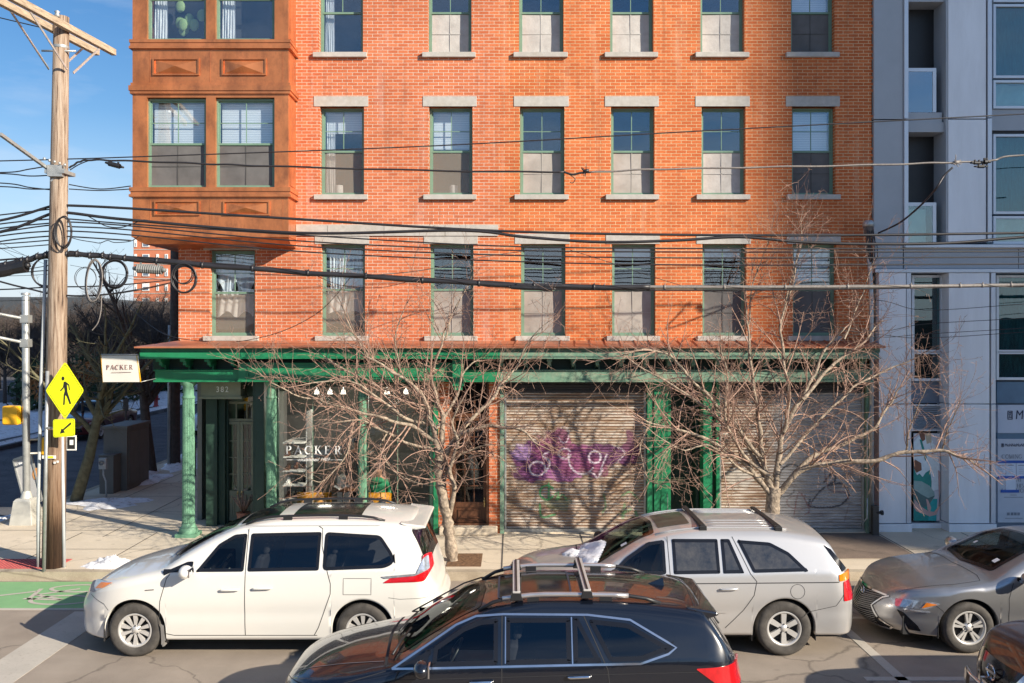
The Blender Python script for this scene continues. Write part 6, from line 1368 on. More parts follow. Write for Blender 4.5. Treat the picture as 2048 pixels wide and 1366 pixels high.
        for h in range(2):
            o = h*n*m
            for i in range(n-1):
                for j in range(m-1):
                    f = (o+i*m+j, o+i*m+j+1, o+(i+1)*m+j+1, o+(i+1)*m+j)
                    vs = [allv[k] for k in f]; drop = False
                    if j < NS+NC and any(all(inside(p, v[0]-s.X0, v[2]) for v in vs) for p in sidep): drop = True
                    if j > NS and any(all(inside(p, rows[i+(k_ > 1)][0][0], v[1]-s.Yc) for k_, v in enumerate(vs)) for p in topp_): drop = True
                    if not drop: fs.append(f)
        q.add(allv, fs, 0, True); me_o = q.build('body', M[mt] if isinstance(mt, str) else mt, s.root, recalc=False)
        bm = bmesh.new(); bm.from_mesh(me_o.data); bmesh.ops.remove_doubles(bm, verts=bm.verts, dist=.0008); bmesh.ops.recalc_face_normals(bm, faces=bm.faces); bm.to_mesh(me_o.data); bm.free(); s.bodyo = me_o; return me_o
    def poly_grid(s, poly, step=.07):
        bm = bmesh.new(); bm.faces.new([bm.verts.new((a, b, 0)) for a, b in poly])
        for ax in (0, 1):
            lo, hi = min(p[ax] for p in poly), max(p[ax] for p in poly); k = math.ceil(lo/step)
            while k*step < hi:
                co = [0, 0, 0]; co[ax] = k*step; no = [0, 0, 0]; no[ax] = 1
                bmesh.ops.bisect_plane(bm, geom=bm.verts[:]+bm.edges[:]+bm.faces[:], dist=1e-5, plane_co=co, plane_no=no); k += 1
        bm.verts.index_update(); v = [(q.co.x, q.co.y) for q in bm.verts]; f = [tuple(w.index for w in q.verts) for q in bm.faces]; bm.free(); return v, f
    def fn(s, kind):
        return {'s': lambda a, b, o: s.side(a, b, o, -1), 'S': lambda a, b, o: s.side(a, b, o, 1), 't': lambda a, b, o: s.topp(a, b, o), 'f': lambda a, b, o: s.front(a, b, o), 'r': lambda a, b, o: s.front(a, b, o, True)}[kind]
    def patch(s, mb, kind, poly, off, mat_=0, step=.07, thick=0):
        v, f = s.poly_grid(poly, step); g = s.fn(kind); mb.add([g(a, b, off) for a, b in v], f, mat_, True)
        if thick:
            n = len(poly); pp = []
            for i in range(n):
                a, b = poly[i], poly[(i+1) % n]; k = max(1, int(math.hypot(b[0]-a[0], b[1]-a[1])/step)); pp += [(a[0]+(b[0]-a[0])*t/k, a[1]+(b[1]-a[1])*t/k) for t in range(k)]
            n = len(pp); mb.add([g(a, b, off) for a, b in pp]+[g(a, b, off-thick) for a, b in pp], [(i, (i+1) % n, (i+1) % n+n, i+n) for i in range(n)], mat_)
    def ribbon(s, mb, kind, line, w, off, mat_=0, closed=False, step=.05):
        pts = []
        L = list(line)+([line[0]] if closed else [])
        for a, b in zip(L[:-1], L[1:]):
            k = max(1, int(math.hypot(b[0]-a[0], b[1]-a[1])/step)); pts += [(a[0]+(b[0]-a[0])*t/k, a[1]+(b[1]-a[1])*t/k) for t in range(k)]
        pts.append(L[-1]); g = s.fn(kind); vs = []; n = len(pts)
        for i, p in enumerate(pts):
            a, b = pts[max(i-1, 0)], pts[min(i+1, n-1)]
            if closed and i in (0, n-1): a, b = pts[-2], pts[1]
            d = Vector((b[0]-a[0], b[1]-a[1])); d = d.normalized() if d.length > 0 else Vector((1, 0)); q = Vector((-d.y, d.x))*w/2; vs += [g(p[0]+q.x, p[1]+q.y, off), g(p[0]-q.x, p[1]-q.y, off)]
        mb.add(vs, [(2*i, 2*i+1, 2*i+3, 2*i+2) for i in range(n-1)], mat_, True)
def rounded(pts, r=.05, n=4):
    return rpoly(pts, r, n)
def inset(poly, d):
    n = len(poly); A = sum(poly[i][0]*poly[(i+1) % n][1]-poly[(i+1) % n][0]*poly[i][1] for i in range(n)); sg = 1 if A > 0 else -1; out = []
    for i in range(n):
        a, b, c = Vector(poly[i-1]), Vector(poly[i]), Vector(poly[(i+1) % n]); d1, d2 = (b-a), (c-b)
        d1 = d1.normalized() if d1.length > 1e-6 else Vector((1, 0)); d2 = d2.normalized() if d2.length > 1e-6 else d1
        n1, n2 = Vector((-d1.y, d1.x))*sg, Vector((-d2.y, d2.x))*sg; m = (n1+n2); m = m.normalized() if m.length > 1e-6 else n1; out.append(tuple(b+m*d/max(m.dot(n1), .5)))
    return out
def wheel(c, x, y, z, Rr, rim, width, spokes, style='ten', near=True):
    """tyre is the part's mesh; rim is its sub-part. outer face towards the flank."""
    s = -1 if near else 1; q = MB(); n = 44
    pr = [(rim, 0), (rim+.012, -.012), (Rr*.86, -.020), (Rr*.955, -.004), (Rr*.995, .022), (Rr, .06), (Rr, width-.05), (Rr*.95, width), (rim, width)]
    q.lathe([(a, -s*h if False else h*(-s)) for a, h in pr], (x, y, z), n, 'y')
    for k in range(n*2):      # tread blocks
        a = 2*math.pi*k/(n*2); ca, sa = math.cos(a), math.sin(a); da = .022
        q.add([(x+Rr*1.001*math.cos(a+dd), y+h, z+Rr*1.001*math.sin(a+dd)) for dd, h in ((0, -s*.02), (da, -s*.02), (da, -s*(width-.03)), (0, -s*(width-.03)))]+[(x+(Rr+.006)*math.cos(a+dd), y+h, z+(Rr+.006)*math.sin(a+dd)) for dd, h in ((0, -s*.03), (da, -s*.03), (da, -s*(width-.04)), (0, -s*(width-.04)))], [(4, 5, 6, 7), (0, 1, 5, 4), (1, 2, 6, 5), (2, 3, 7, 6), (3, 0, 4, 7)])
    w_ = q.build('wheel', M['tyre'], c.root)
    q = MB(); i_ = -s
    q.lathe([(rim+.004, -.004*i_), (rim-.008, -.008*i_), (rim-.022, .0*i_), (rim-.03, .03*i_), (rim-.035, .10*i_)], (x, y, z), 40, 'y', 0)
    q.lathe([(rim-.03, .075*i_), (.06, .085*i_), (0, .085*i_)], (x, y, z), 30, 'y', 1)
    q.lathe([(.0, .006*i_), (.032, .006*i_), (.036, .012*i_), (.06, .018*i_), (.07, .05*i_)], (x, y, z), 24, 'y', 0)
    def spoke(a, w0, w1, r0=.045, r1=None, dpt=.0):
        r1 = r1 or rim-.014; u = Vector((math.cos(a), 0, math.sin(a))); v = Vector((-math.sin(a), 0, math.cos(a))); c0 = Vector((x, y, z)); yy = Vector((0, i_, 0))
        top = [c0+u*r0+v*w0+yy*(.016+dpt), c0+u*r1+v*w1+yy*(.006+dpt), c0+u*r1-v*w1+yy*(.006+dpt), c0+u*r0-v*w0+yy*(.016+dpt)]; bot = [p+yy*.04 for p in top]
        q.add(top+bot, [(0, 1, 2, 3), (0, 4, 5, 1), (1, 5, 6, 2), (2, 6, 7, 3), (3, 7, 4, 0)], 0)
    for k in range(spokes):
        a = 2*math.pi*k/spokes+math.pi/2
        if style == 'ten': spoke(a, .012, .030)
        elif style == 'six': spoke(a, .028, .036)
        else: spoke(a-.16, .012, .019); spoke(a+.16, .012, .019)
    for k in range(5): a = 2*math.pi*k/5+.3; q.lathe([(.009, .004*i_), (.009, .02*i_)], (x+.057*math.cos(a), y, z+.057*math.sin(a)), 8, 'y', 1)
    q.build('rim', [M['alloy'], M['cabin']], w_); return w_
def finish_car(c, paint, sidewins, ws, rw, gaps=(), handles=(), lamps=(), far=True, wheels=('n', 'f'), wheelspec=(.36, .235, .21, 10, 'ten'), mirror=None, interior=True, frit=.042, ring=None, decor=None, cladding=None):
    cut = [('s', inset(p, .001)) for p, m_ in sidewins if interior]
    if ws: cut.append(('t', inset(ws, .01)))
    if rw: cut.append(('t', inset(rw, .01)))
    c.body(paint, cut); R0 = c.root; s = c.p; X0, Yc = c.X0, c.Yc; hw = c.Wd/2
    for p, m_ in sidewins:
        for kd in ('s', 'S'):
            q = MB(); ip = inset(p, frit); n = len(p); g = c.fn(kd)
            c.ribbon(q, kd, inset(p, frit/2), frit, .005, 0, True); o = q.build('side_window', M['blackgloss'], R0, recalc=False)
            q = MB(); c.patch(q, kd, p, .003); q.build('pane', M[m_], o, recalc=False)
    for nm, p in (('windscreen', ws), ('rear_window', rw)):
        if p:
            q = MB(); c.ribbon(q, 't', inset(p, .03), .06, .005, 0, True); o = q.build(nm, M['blackgloss'], R0, recalc=False)
            q = MB(); c.patch(q, 't', p, .003, 0, .06); q.build('pane', M['wsglass' if nm == 'windscreen' else 'privacy'], o, recalc=False)
    # floor pan, wells and cabin
    q = MB(); zc = s.get('wz', .34); ar = s['arch']
    q.box(X0+.35, X0+c.L-.25, Yc-hw+.22, Yc+hw-.22, .20, .45)
    for xw_ in (s['wf'], s['wr']):
        for sg in (-1, 1):
            y0, y1 = Yc+sg*(hw-.05), Yc+sg*(hw-.34); vs = []; n = 16
            for k in range(n+1): a = math.pi*k/n; vs += [(X0+xw_+(ar+.006)*math.cos(a), y0, zc+(ar+.006)*math.sin(a)), (X0+xw_+(ar+.006)*math.cos(a), y1, zc+(ar+.006)*math.sin(a))]
            q.add(vs, [(2*k, 2*k+1, 2*k+3, 2*k+2) for k in range(n)]); q.box(X0+xw_-ar, X0+xw_+ar, min(y1, y1-sg*.01), max(y1, y1-sg*.01), .2, zc+ar)
            for xe in (xw_-ar-.006, xw_+ar+.006): q.box(X0+xe-.003, X0+xe+.003, min(y0, y1), max(y0, y1), .2, zc)
    q.build('underbody', M['cabin'], R0, recalc=False)
    if interior:
        q = MB(); xs = s['cowl']; zb = c.belt(xs+.5)-.06; xe = c.L-.6
        q.box(X0+xs, X0+xe, Yc-hw+.16, Yc+hw-.16, .42, .48, 0); q.box(X0+xs-.1, X0+xs+.42, Yc-hw+.2, Yc+hw-.2, .5, zb-.03, 0)
        o = q.build('cabin', M['cabin'], R0)
        q = MB()
        for xx in s['seats']:
            for sg in (-1, 1):
                yy = Yc+sg*hw*.42; q.box(X0+xx-.25, X0+xx+.25, yy-.24, yy+.24, .5, zb-.28); q.prism([(X0+xx+.18, zb-.3), (X0+xx+.34, zb-.3), (X0+xx+.46, zb+.20), (X0+xx+.36, zb+.22)], yy-.23, yy+.23); q.prism([(X0+xx+.40, zb+.22), (X0+xx+.48, zb+.22), (X0+xx+.52, zb+.38), (X0+xx+.44, zb+.39)], yy-.12, yy+.12)
        q.build('seat', M['seat'], R0, bevel=.03)
        q = MB(); cx, cy, cz = X0+xs+.62, Yc-hw*.42, zb+.02
        q.tube([(cx+.10*math.sin(a), cy+.18*math.cos(a), cz+.16*math.sin(a)) for a in np.linspace(0, 2*math.pi, 25)], .016, 6, 0); q.bar((cx-.3, cy, cz-.15), (cx, cy, cz), .05, .05, 0); q.bar((cx, cy-.17, cz), (cx, cy+.17, cz), .03, .03, 0)
        q.box(X0+xs+.95, X0+xs+.96, Yc-.1, Yc+.1, c.top(xs+.95)-.22, c.top(xs+.95)-.14, 0); q.build('steering_wheel', M['black'], R0)
    q = MB()
    for kd, line, *ww in gaps: q = MB(); c.ribbon(q, kd, line, ww[0] if ww else .009, .0022); q.build('panel_gap', M['cabin'], R0, recalc=False)
    for (x, z, l, m_) in handles:
        for sg in (-1, 1):
            q = MB(); p0, p1 = c.side(x, z, .032, sg), c.side(x+l, z+.008, .032, sg); a, b = c.side(x+.02, z, 0, sg), c.side(x+l-.02, z+.008, 0, sg)
            q.tube([a, c.side(x+.01, z, .024, sg), p0.lerp(p1, .12), p0.lerp(p1, .5), p0.lerp(p1, .88), c.side(x+l-.01, z+.008, .024, sg), b], [.012, .014, .015, .016, .015, .013, .012], 8); q.build('door_handle', M[m_] if isinstance(m_, str) else m_, R0)
    for nm, kd, poly, m_, off in lamps:
        q = MB(); c.patch(q, kd, poly, off, 0, .05, .02); q.build(nm, M[m_], R0, recalc=False)
    Rw, rim, wd, sp, sty = wheelspec
    for xw_ in (s['wf'], s['wr']):
        wheel(c, X0+xw_, Yc-hw+.035, Rw, Rw, rim, wd, sp, sty, True); wheel(c, X0+xw_, Yc+hw-.035, Rw, Rw, rim, wd, sp, sty, False)
    if mirror:
        mx0, mz, mm = mirror
        for sg in (-1, 1):
            a = c.side(mx0, mz, 0, sg); q = MB(); q.sphere((a.x+.02, a.y+sg*.14, a.z+.07), .085, .125, .085, 14, 10); q.bar(a, (a.x+.02, a.y+sg*.10, a.z+.03), .06, .04)
            o = q.build('wing_mirror', M[mm] if isinstance(mm, str) else mm, R0); q = MB(); q.box(a.x+.085, a.x+.10, a.y+sg*.14-.085, a.y+sg*.14+.085, a.z+.015, a.z+.125); q.build('mirror_glass', M['chrome'], o)
    return c
def rail(c, x0, x1, y, h, mt, w=.03, n=12, fl=.04, name='roof_rail', zoff=0):
    for sg in (-1, 1):
        q = MB(); pts = []
        for k in range(n+1): t = k/n; x = x0+(x1-x0)*t; e = min(t, 1-t); pts.append(c.topp(x, sg*y, h*min(1, e*9)+.002))
        q.tube(pts, w/2, 8); 
        for t in (.3, .7): p = c.topp(x0+(x1-x0)*t, sg*y, 0); q.box(p.x-.06, p.x+.06, p.y-w/2, p.y+w/2, p.z-.02, p.z+h)
        q.build(name, M[mt], c.root)

# white minivan
top = [(0, .62), (.08, .80), (.25, .95), (.6, 1.06), (1.0, 1.15), (1.28, 1.22), (1.6, 1.40), (2.0, 1.60), (2.35, 1.72), (2.8, 1.785), (3.5, 1.80), (4.2, 1.775), (4.62, 1.73), (4.72, 1.60), (4.88, 1.28), (4.99, 1.05), (5.05, .92), (5.09, .80)]
van = Car('minivan', -5.99, 12.76, dict(L=5.09, W=1.985, sill=.23, wf=.975, wr=4.005, arch=.415, wz=.36, top=top, belt=[(0, .8), (.9, 1.02), (1.4, 1.09), (3, 1.12), (4.4, 1.15), (5.09, 1.13)], tumble=.36, nose=1.05, tail=.42, pe=2.6, rpe=3.2, cowl=1.35, seats=(2.15, 3.1, 3.95), front=[(0, .13), (.3, .0), (.55, .0), (.8, .09), (1.1, .2), (2, .2)], rear=[(0, .10), (.35, 0), (.6, .0), (.75, .07), (1.0, .10), (2, .12)]),
    'white minivan parked facing left in front of the shop')
wn = [(rounded([(1.78, 1.13), (2.42, 1.135), (2.42, 1.60), (2.25, 1.585), (2.05, 1.47)], .03), 'carglass'), (rounded([(2.47, 1.135), (3.42, 1.15), (3.42, 1.62), (2.47, 1.60)], .03), 'privacy'), (rounded([(3.47, 1.15), (4.30, 1.18), (4.42, 1.24), (4.40, 1.35), (4.22, 1.58), (3.47, 1.62)], .06), 'privacy'), (rounded([(1.34, 1.12), (1.73, 1.13), (1.74, 1.26), (1.66, 1.255)], .015), 'carglass')]
g_ = [('s', [(1.30, .42), (1.32, .75), (1.40, 1.05), (1.44, 1.10)]), ('s', [(1.30, .42), (1.36, .32), (1.5, .29), (3.4, .29)]), ('s', [(2.445, .29), (2.445, 1.12), (2.43, 1.66)]), ('s', [(3.36, .29), (3.42, .40), (3.58, .85), (3.58, .98), (3.44, 1.45), (3.43, 1.66), (3.38, 1.69)]), ('s', [(3.75, .84), (4.12, .84), (4.12, 1.05), (3.75, 1.05), (3.75, .84)], .006), ('s', [(.30, .78), (.55, .70), (.62, .62)], .006), ('s', [(4.35, .80), (4.5, .78), (4.95, .80)], .005), ('s', [(1.5, 1.66), (2.2, 1.69), (4.2, 1.70)], .004)]
finish_car(van, 'pearl', wn, rounded([(1.42, -.62), (1.32, 0), (1.42, .62), (2.18, .55), (2.22, 0), (2.18, -.55)], .08), rounded([(4.66, -.76), (4.93, -.77), (4.93, .77), (4.66, .76)], .05), g_,
    [(2.12, .90, .26, 'pearl'), (2.55, .92, .26, 'pearl')], [('headlight', 's', rounded([(.20, .79), (.36, .82), (.62, .95), (.66, .985), (.42, .99), (.28, .93)], .02), 'clear_lens', .008), ('turn_lens', 's', rounded([(.38, .87), (.52, .90), (.66, .98), (.48, .965)], .015), 'orange_lens', .012),
     ('taillight', 's', rounded([(4.27, .99), (4.82, 1.01), (4.93, 1.18), (4.90, 1.36), (4.80, 1.34), (4.76, 1.12), (4.40, 1.07)], .03), 'red_lens', .008), ('taillight_strip', 's', rounded([(4.25, 1.075), (4.72, 1.115), (4.80, 1.30), (4.86, 1.33), (4.88, 1.16), (4.70, 1.085), (4.30, 1.05)], .02), 'clear_lens', .013), ('reflector', 'r', rounded([(-.88, .50), (-.70, .50), (-.70, .72), (-.88, .72)], .02), 'clear_lens', .006)], wheelspec=(.355, .222, .23, 10, 'ten'), mirror=(1.68, 1.10, 'pearl'))
rail(van, 2.35, 4.25, .60, .05, 'black', .035)
q = MB(); van.patch(q, 't', rounded([(2.25, -.52), (2.75, -.50), (2.75, .50), (2.25, .52)], .06), .004, 0); van.patch(q, 't', rounded([(2.95, -.48), (3.9, -.48), (3.9, .48), (2.95, .48)], .06), .004, 0); q.build('sunroof', M['blackgloss'], van.root, recalc=False)
q = MB()
q.prism([(van.X0+4.46, 1.725), (van.X0+4.80, 1.685), (van.X0+4.82, 1.655), (van.X0+4.68, 1.63), (van.X0+4.58, 1.65)], van.Yc-.70, van.Yc+.70); q.build('spoiler', M['pearl'], van.root, bevel=.02)
q = MB(); van.patch(q, 's', rounded([(1.33, .16+.0), (1.39, .23), (1.36, .44), (1.33, .46)], .01), .02); a = van.side(1.36, .3, 0); q.box(a.x-.02, a.x+.0, a.y-.0, a.y+.18, .14, .42); q.build('mud_flap', M['rocker'], van.root)
q = MB()
for x0_, x1_ in ((1.2, 1.62), (1.25, 1.68)): q.tube([van.topp(x0_+.12, .1 if x0_ < 1.22 else -.5, .02), van.topp(x0_+.16, .5 if x0_ < 1.22 else 0, .02)], .010, 5)
q.build('wiper', M['black'], van.root)
q = MB(); van.ribbon(q, 's', [(1.12, .895), (1.24, .905)], .014, .006); q.build('badge', M['chrome'], van.root, recalc=False)

# near black wagon
top = [(0, .60), (.06, .76), (.2, .86), (.6, .97), (1.0, 1.04), (1.25, 1.09), (1.6, 1.28), (2.0, 1.49), (2.35, 1.60), (2.8, 1.645), (3.4, 1.64), (4.0, 1.60), (4.36, 1.55), (4.50, 1.42), (4.64, 1.24), (4.73, 1.13), (4.79, 1.02), (4.83, .86)]
wag = Car('station_wagon', -2.44, 9.60, dict(L=4.83, W=1.84, sill=.30, wf=.93, wr=3.68, arch=.39, wz=.34, top=top, belt=[(0, .76), (.9, .93), (1.4, 1.0), (3, 1.05), (4.2, 1.10), (4.83, 1.06)], tumble=.42, nose=.95, tail=.45, pe=2.5, rpe=2.8, cowl=1.2, seats=(2.05, 2.95)),
    'black station wagon with roof crossbars, nearest the camera')
wn = [(rounded([(1.34, 1.035), (1.60, 1.04), (1.63, 1.19)], .012), 'carglass'), (rounded([(1.65, 1.04), (2.30, 1.06), (2.30, 1.455), (2.12, 1.44), (1.95, 1.38), (1.67, 1.21)], .02), 'carglass'), (rounded([(2.38, 1.06), (3.02, 1.075), (3.02, 1.465), (2.38, 1.46)], .02), 'privacy'), (rounded([(3.05, 1.077), (3.32, 1.085), (3.10, 1.465), (3.05, 1.465)], .01), 'privacy'), (rounded([(3.40, 1.09), (3.72, 1.10), (3.98, 1.19), (4.00, 1.22), (3.60, 1.42), (3.20, 1.455)], .04), 'privacy')]
g_ = [('s', [(1.22, .45), (1.25, .8), (1.33, 1.02)]), ('s', [(2.34, .4), (2.34, 1.04), (2.34, 1.49)]), ('s', [(3.14, .4), (3.34, .62), (3.40, .85), (3.38, 1.02), (3.16, 1.48)]), ('t', [(1.18, -.75), (1.14, 0), (1.18, .75)], .03), ('s', [(1.3, .92), (4.3, 1.0), (4.5, .98)], .004), ('s', [(.15, .80), (.7, .86), (1.2, 1.0)], .006), ('t', [(4.30, -.64), (4.34, 0), (4.30, .64)], .008)]
ch = [('s', [(1.26, 1.02), (1.55, 1.025), (3.7, 1.075), (3.98, 1.16), (4.06, 1.215), (3.98, 1.26), (3.62, 1.45), (3.2, 1.49), (2.35, 1.492), (2.08, 1.475), (1.88, 1.40), (1.26, 1.02)])]
finish_car(wag, 'blackcar', wn, rounded([(1.30, -.60), (1.20, 0), (1.30, .60), (2.12, .50), (2.16, 0), (2.12, -.50)], .07), rounded([(4.42, -.50), (4.66, -.60), (4.66, .60), (4.42, .50)], .06), g_,
    [(2.02, .90, .24, 'chrome'), (2.98, .95, .24, 'chrome')], [('headlight', 's', rounded([(.16, .68), (.62, .70), (.72, .80), (.40, .78), (.2, .76)], .02), 'clear_lens', .006), ('turn_lens', 's', rounded([(.44, .71), (.66, .72), (.70, .78)], .01), 'orange_lens', .01),
     ('taillight', 's', rounded([(4.24, 1.03), (4.42, .90), (4.66, .80), (4.74, .84), (4.75, 1.03), (4.68, 1.05), (4.5, 1.045)], .02), 'red_lens', .010)], wheelspec=(.345, .22, .22, 5, 'duo'), mirror=(1.55, 1.0, 'blackcar'))
q = MB()
for kd, l in ch:
    for kk in ('s', 'S'): wag.ribbon(q, kk, l, .019, .009)
    for x in (2.375, 3.035): wag.ribbon(q, 's', [(x, 1.07), (x, 1.47)], .012, .010)
q.build('chrome_trim', mat('satin_chrome', (.55, .57, .62), .28, 1.), wag.root, recalc=False)
rail(wag, 2.1, 3.95, .56, .05, 'black', .04, zoff=0)
for sg in (-1, 1):
    q = MB(); q.tube([wag.topp(2.35+(3.62-2.35)*t, sg*.56, .055) for t in np.linspace(0, 1, 10)], .026, 8); q.build('silver_rail', mat('brushed_rail', (.62, .58, .56), .3, .8), wag.root)
for x in (2.50, 3.20):
    q = MB(); p0, p1 = wag.topp(x, -.60, .12), wag.topp(x-.0, .60, .12); q.bar(p0+Vector((0, 0, .0)), p1, .075, .022, 0); q.bar(p0+Vector((-.0, 0, .014)), p1+Vector((0, 0, .014)), .02, .012, 1)
    for p in (p0, p1): sgn = 1 if p.y < wag.Yc else -1; q.prism([(p.x-.065, p.z-.085), (p.x+.065, p.z-.085), (p.x+.045, p.z-.01), (p.x-.045, p.z-.01)], p.y-.0 if sgn > 0 else p.y-.10, p.y+.10 if sgn > 0 else p.y, 1)
    q.build('crossbar', [mat('silver_bar', (.55, .53, .51), .4, .3), M['black']], wag.root, bevel=.004)
q = MB(); wag.patch(q, 't', rounded([(2.30, -.42), (3.05, -.42), (3.05, .42), (2.30, .42)], .05), .004); wag.ribbon(q, 't', rounded([(2.30, -.42), (3.05, -.42), (3.05, .42), (2.30, .42)], .05), .02, .006, 1, True); q.build('sunroof', [M['blackgloss'], M['rocker']], wag.root, recalc=False)
p = wag.topp(4.02, 0, .0); q = MB(); q.add([(p.x-.15, p.y, p.z-.005), (p.x+.06, p.y-.035, p.z-.01), (p.x+.06, p.y+.035, p.z-.01), (p.x+.05, p.y, p.z+.075)], [(0, 1, 3), (1, 2, 3), (2, 0, 3)], 0, False); q.build('roof_antenna', M['blackcar'], wag.root)
q = MB(); q.prism([(wag.X0+4.20, 1.545), (wag.X0+4.52, 1.490), (wag.X0+4.54, 1.462), (wag.X0+4.42, 1.42), (wag.X0+4.26, 1.47)], wag.Yc-.62, wag.Yc+.62); q.build('spoiler', M['blackcar'], wag.root, bevel=.02)
q = MB()
for yy in (-.62, -.05): q.tube([wag.topp(1.24, yy, .03), wag.topp(1.30, yy+.25, .035), wag.topp(1.38, yy+.5, .03)], .012, 5)
q.build('wiper', M['black'], wag.root); q = MB(); q.tube([wag.topp(4.70, 0, .02), wag.topp(4.60, .2, .03), wag.topp(4.56, .35, .03)], .012, 5); q.build('wiper', M['black'], wag.root)
for sg in (-1, 1): q = MB(); wag.ribbon(q, 't', [(.14, sg*.42), (.5, sg*.52), (.9, sg*.60), (1.15, sg*.66)], .012, .004); q.build('bonnet_crease_highlight', mat('bonnet_highlight', (.12, .12, .13), .2), wag.root, recalc=False)  # pale strip paints the highlight along each bonnet crease

# silver crossover behind it
top = [(0, .62), (.08, .80), (.25, .93), (.6, 1.04), (1.0, 1.10), (1.28, 1.14), (1.65, 1.33), (2.05, 1.53), (2.4, 1.62), (2.9, 1.67), (3.6, 1.67), (4.2, 1.62), (4.52, 1.55), (4.62, 1.42), (4.78, 1.15), (4.88, 1.0), (4.95, .86)]
cro = Car('crossover', -.24, 12.80, dict(L=4.95, W=2.0, sill=.28, wf=.92, wr=3.87, arch=.42, wz=.36, top=top, belt=[(0, .8), (.9, .98), (1.4, 1.04), (3, 1.08), (4.4, 1.11), (4.95, 1.08)], tumble=.38, nose=1.05, tail=.45, pe=2.4, rpe=2.8, cowl=1.3, seats=(2.15, 3.05)),
    'dusty silver crossover parked behind the black wagon, snow on its windscreen')
wn = [(rounded([(1.52, 1.07), (2.30, 1.09), (2.30, 1.51), (2.08, 1.48), (1.78, 1.30)], .03), 'carglass'), (rounded([(2.40, 1.09), (3.02, 1.10), (3.02, 1.52), (2.40, 1.52)], .02), 'dustglass'), (rounded([(3.06, 1.10), (3.34, 1.105), (3.18, 1.52), (3.06, 1.52)], .015), 'dustglass'), (rounded([(3.46, 1.11), (4.20, 1.13), (3.96, 1.36), (3.72, 1.48), (3.28, 1.51)], .03), 'dustglass')]
g_ = [('s', [(1.28, .5), (1.30, .85), (1.42, 1.04)]), ('s', [(2.35, .35), (2.35, 1.08), (2.34, 1.55)]), ('s', [(3.08, .38), (3.32, .62), (3.46, .82), (3.50, 1.0), (3.42, 1.1), (3.22, 1.55)]), ('s', [(1.35, .95), (2.35, .97), (3.5, .98), (4.6, .99)], .012), ('s', [(4.10, .52), (4.2, .60), (4.55, .68), (4.66, .82), (4.68, .95)], .007), ('t', [(1.22, -.80), (1.18, 0), (1.22, .80)], .02)]
cir = [(4.04+.095*math.cos(a*.3927), .87+.095*math.sin(a*.3927)) for a in range(17)]; g_.append(('s', cir, .006))
finish_car(cro, 'silver', wn, rounded([(1.36, -.66), (1.26, 0), (1.36, .66), (2.20, .56), (2.24, 0), (2.20, -.56)], .07), rounded([(4.56, -.72), (4.80, -.76), (4.80, .76), (4.56, .72)], .05), g_,
    [(2.0, .90, .22, 'silver'), (3.0, .90, .24, 'silver')], [('headlight', 's', rounded([(.22, .74), (.6, .78), (.66, .90), (.3, .88)], .02), 'clear_lens', .008), ('taillight', 's', rounded([(4.66, .74), (4.82, .73), (4.85, .90), (4.83, 1.0), (4.66, .99)], .02), 'red_lens', .010), ('taillight_top', 's', rounded([(4.60, 1.0), (4.84, 1.005), (4.80, 1.12), (4.60, 1.09)], .02), 'orange_lens', .010)], wheelspec=(.365, .228, .24, 6, 'six'), mirror=(1.58, 1.04, 'black'))
for x in (2.85, 3.88):
    q = MB(); q.bar(cro.topp(x, -.66, .05), cro.topp(x, .66, .05), .07, .03); p = cro.topp(x, -.66, 0); q.box(p.x-.05, p.x+.05, p.y-.03, p.y+.03, p.z-.01, p.z+.05); q.build('crossbar', M['black'], cro.root, bevel=.006)
q = MB()
for y in (-.62, .62): q.tube([cro.topp(x, y, .012) for x in np.linspace(2.2, 4.0, 10)], .012, 5)
for y in (-.5, -.38, -.26, .26, .38, .5): q.tube([cro.topp(x, y, .0) for x in np.linspace(2.95, 3.8, 8)], .007, 5)
q.build('roof_rib', M['silver'], cro.root)
q = MB(); cro.patch(q, 't', rounded([(2.28, -.40), (2.72, -.40), (2.72, .40), (2.28, .40)], .04), .005); q.build('sunroof', mat('dusty_sunroof', (.06, .05, .04), .35, coat=.4), cro.root, recalc=False)
q = MB(); cro.patch(q, 's', rounded([(4.44, 1.45), (4.53, 1.40), (4.73, 1.15), (4.65, 1.115)], .01), .004, 0); q.build('rear_side_glass', M['blackgloss'], cro.root, recalc=False); q = MB(); cro.ribbon(q, 's', [(2.5, .60), (3.1, .60)], .03, .012, 1); 
q.build('side_trim', [M['chrome'], M['silver'], M['silver'], M['blackgloss']], cro.root, recalc=False)
def snowcap(car, pts, h, seed, label):
    rr = random.Random(seed); q = MB(); v, f = car.poly_grid(pts, .03); cx, cy = sum(p[0] for p in pts)/len(pts), sum(p[1] for p in pts)/len(pts)
    ex = {i for i in range(len(v)) if min(math.hypot(v[i][0]-(a[0]+(b[0]-a[0])*t), v[i][1]-(a[1]+(b[1]-a[1])*t)) for a, b in zip(pts, pts[1:]+pts[:1]) for t in (0, .25, .5, .75)) < .02}
    edge = lambda a, b: min(math.hypot(a-(p[0]+(r_[0]-p[0])*t), b-(p[1]+(r_[1]-p[1])*t)) for p, r_ in zip(pts, pts[1:]+pts[:1]) for t in (0, .2, .4, .6, .8))
    q.add([car.topp(a, b, (-.004 if i in ex else h*(.75+.22*math.sin(a*11+seed)*math.cos(b*9)+.12*math.sin(a*21+b*17)+rr.uniform(-.05, .05))*min(1, (edge(a, b)/.10)**.5))) for i, (a, b) in enumerate(v)], f, 0, True); return tag(q.build('snow_patch', M['snow'], None), label, 'snow')
snowcap(cro, [(1.26, -.60), (1.42, -.62), (1.50, -.40), (1.60, -.1), (1.55, .2), (1.44, .40), (1.28, .45), (1.20, .1), (1.17, -.3)], .05, 3, 'crusty snow left along the base of the silver crossover windscreen')
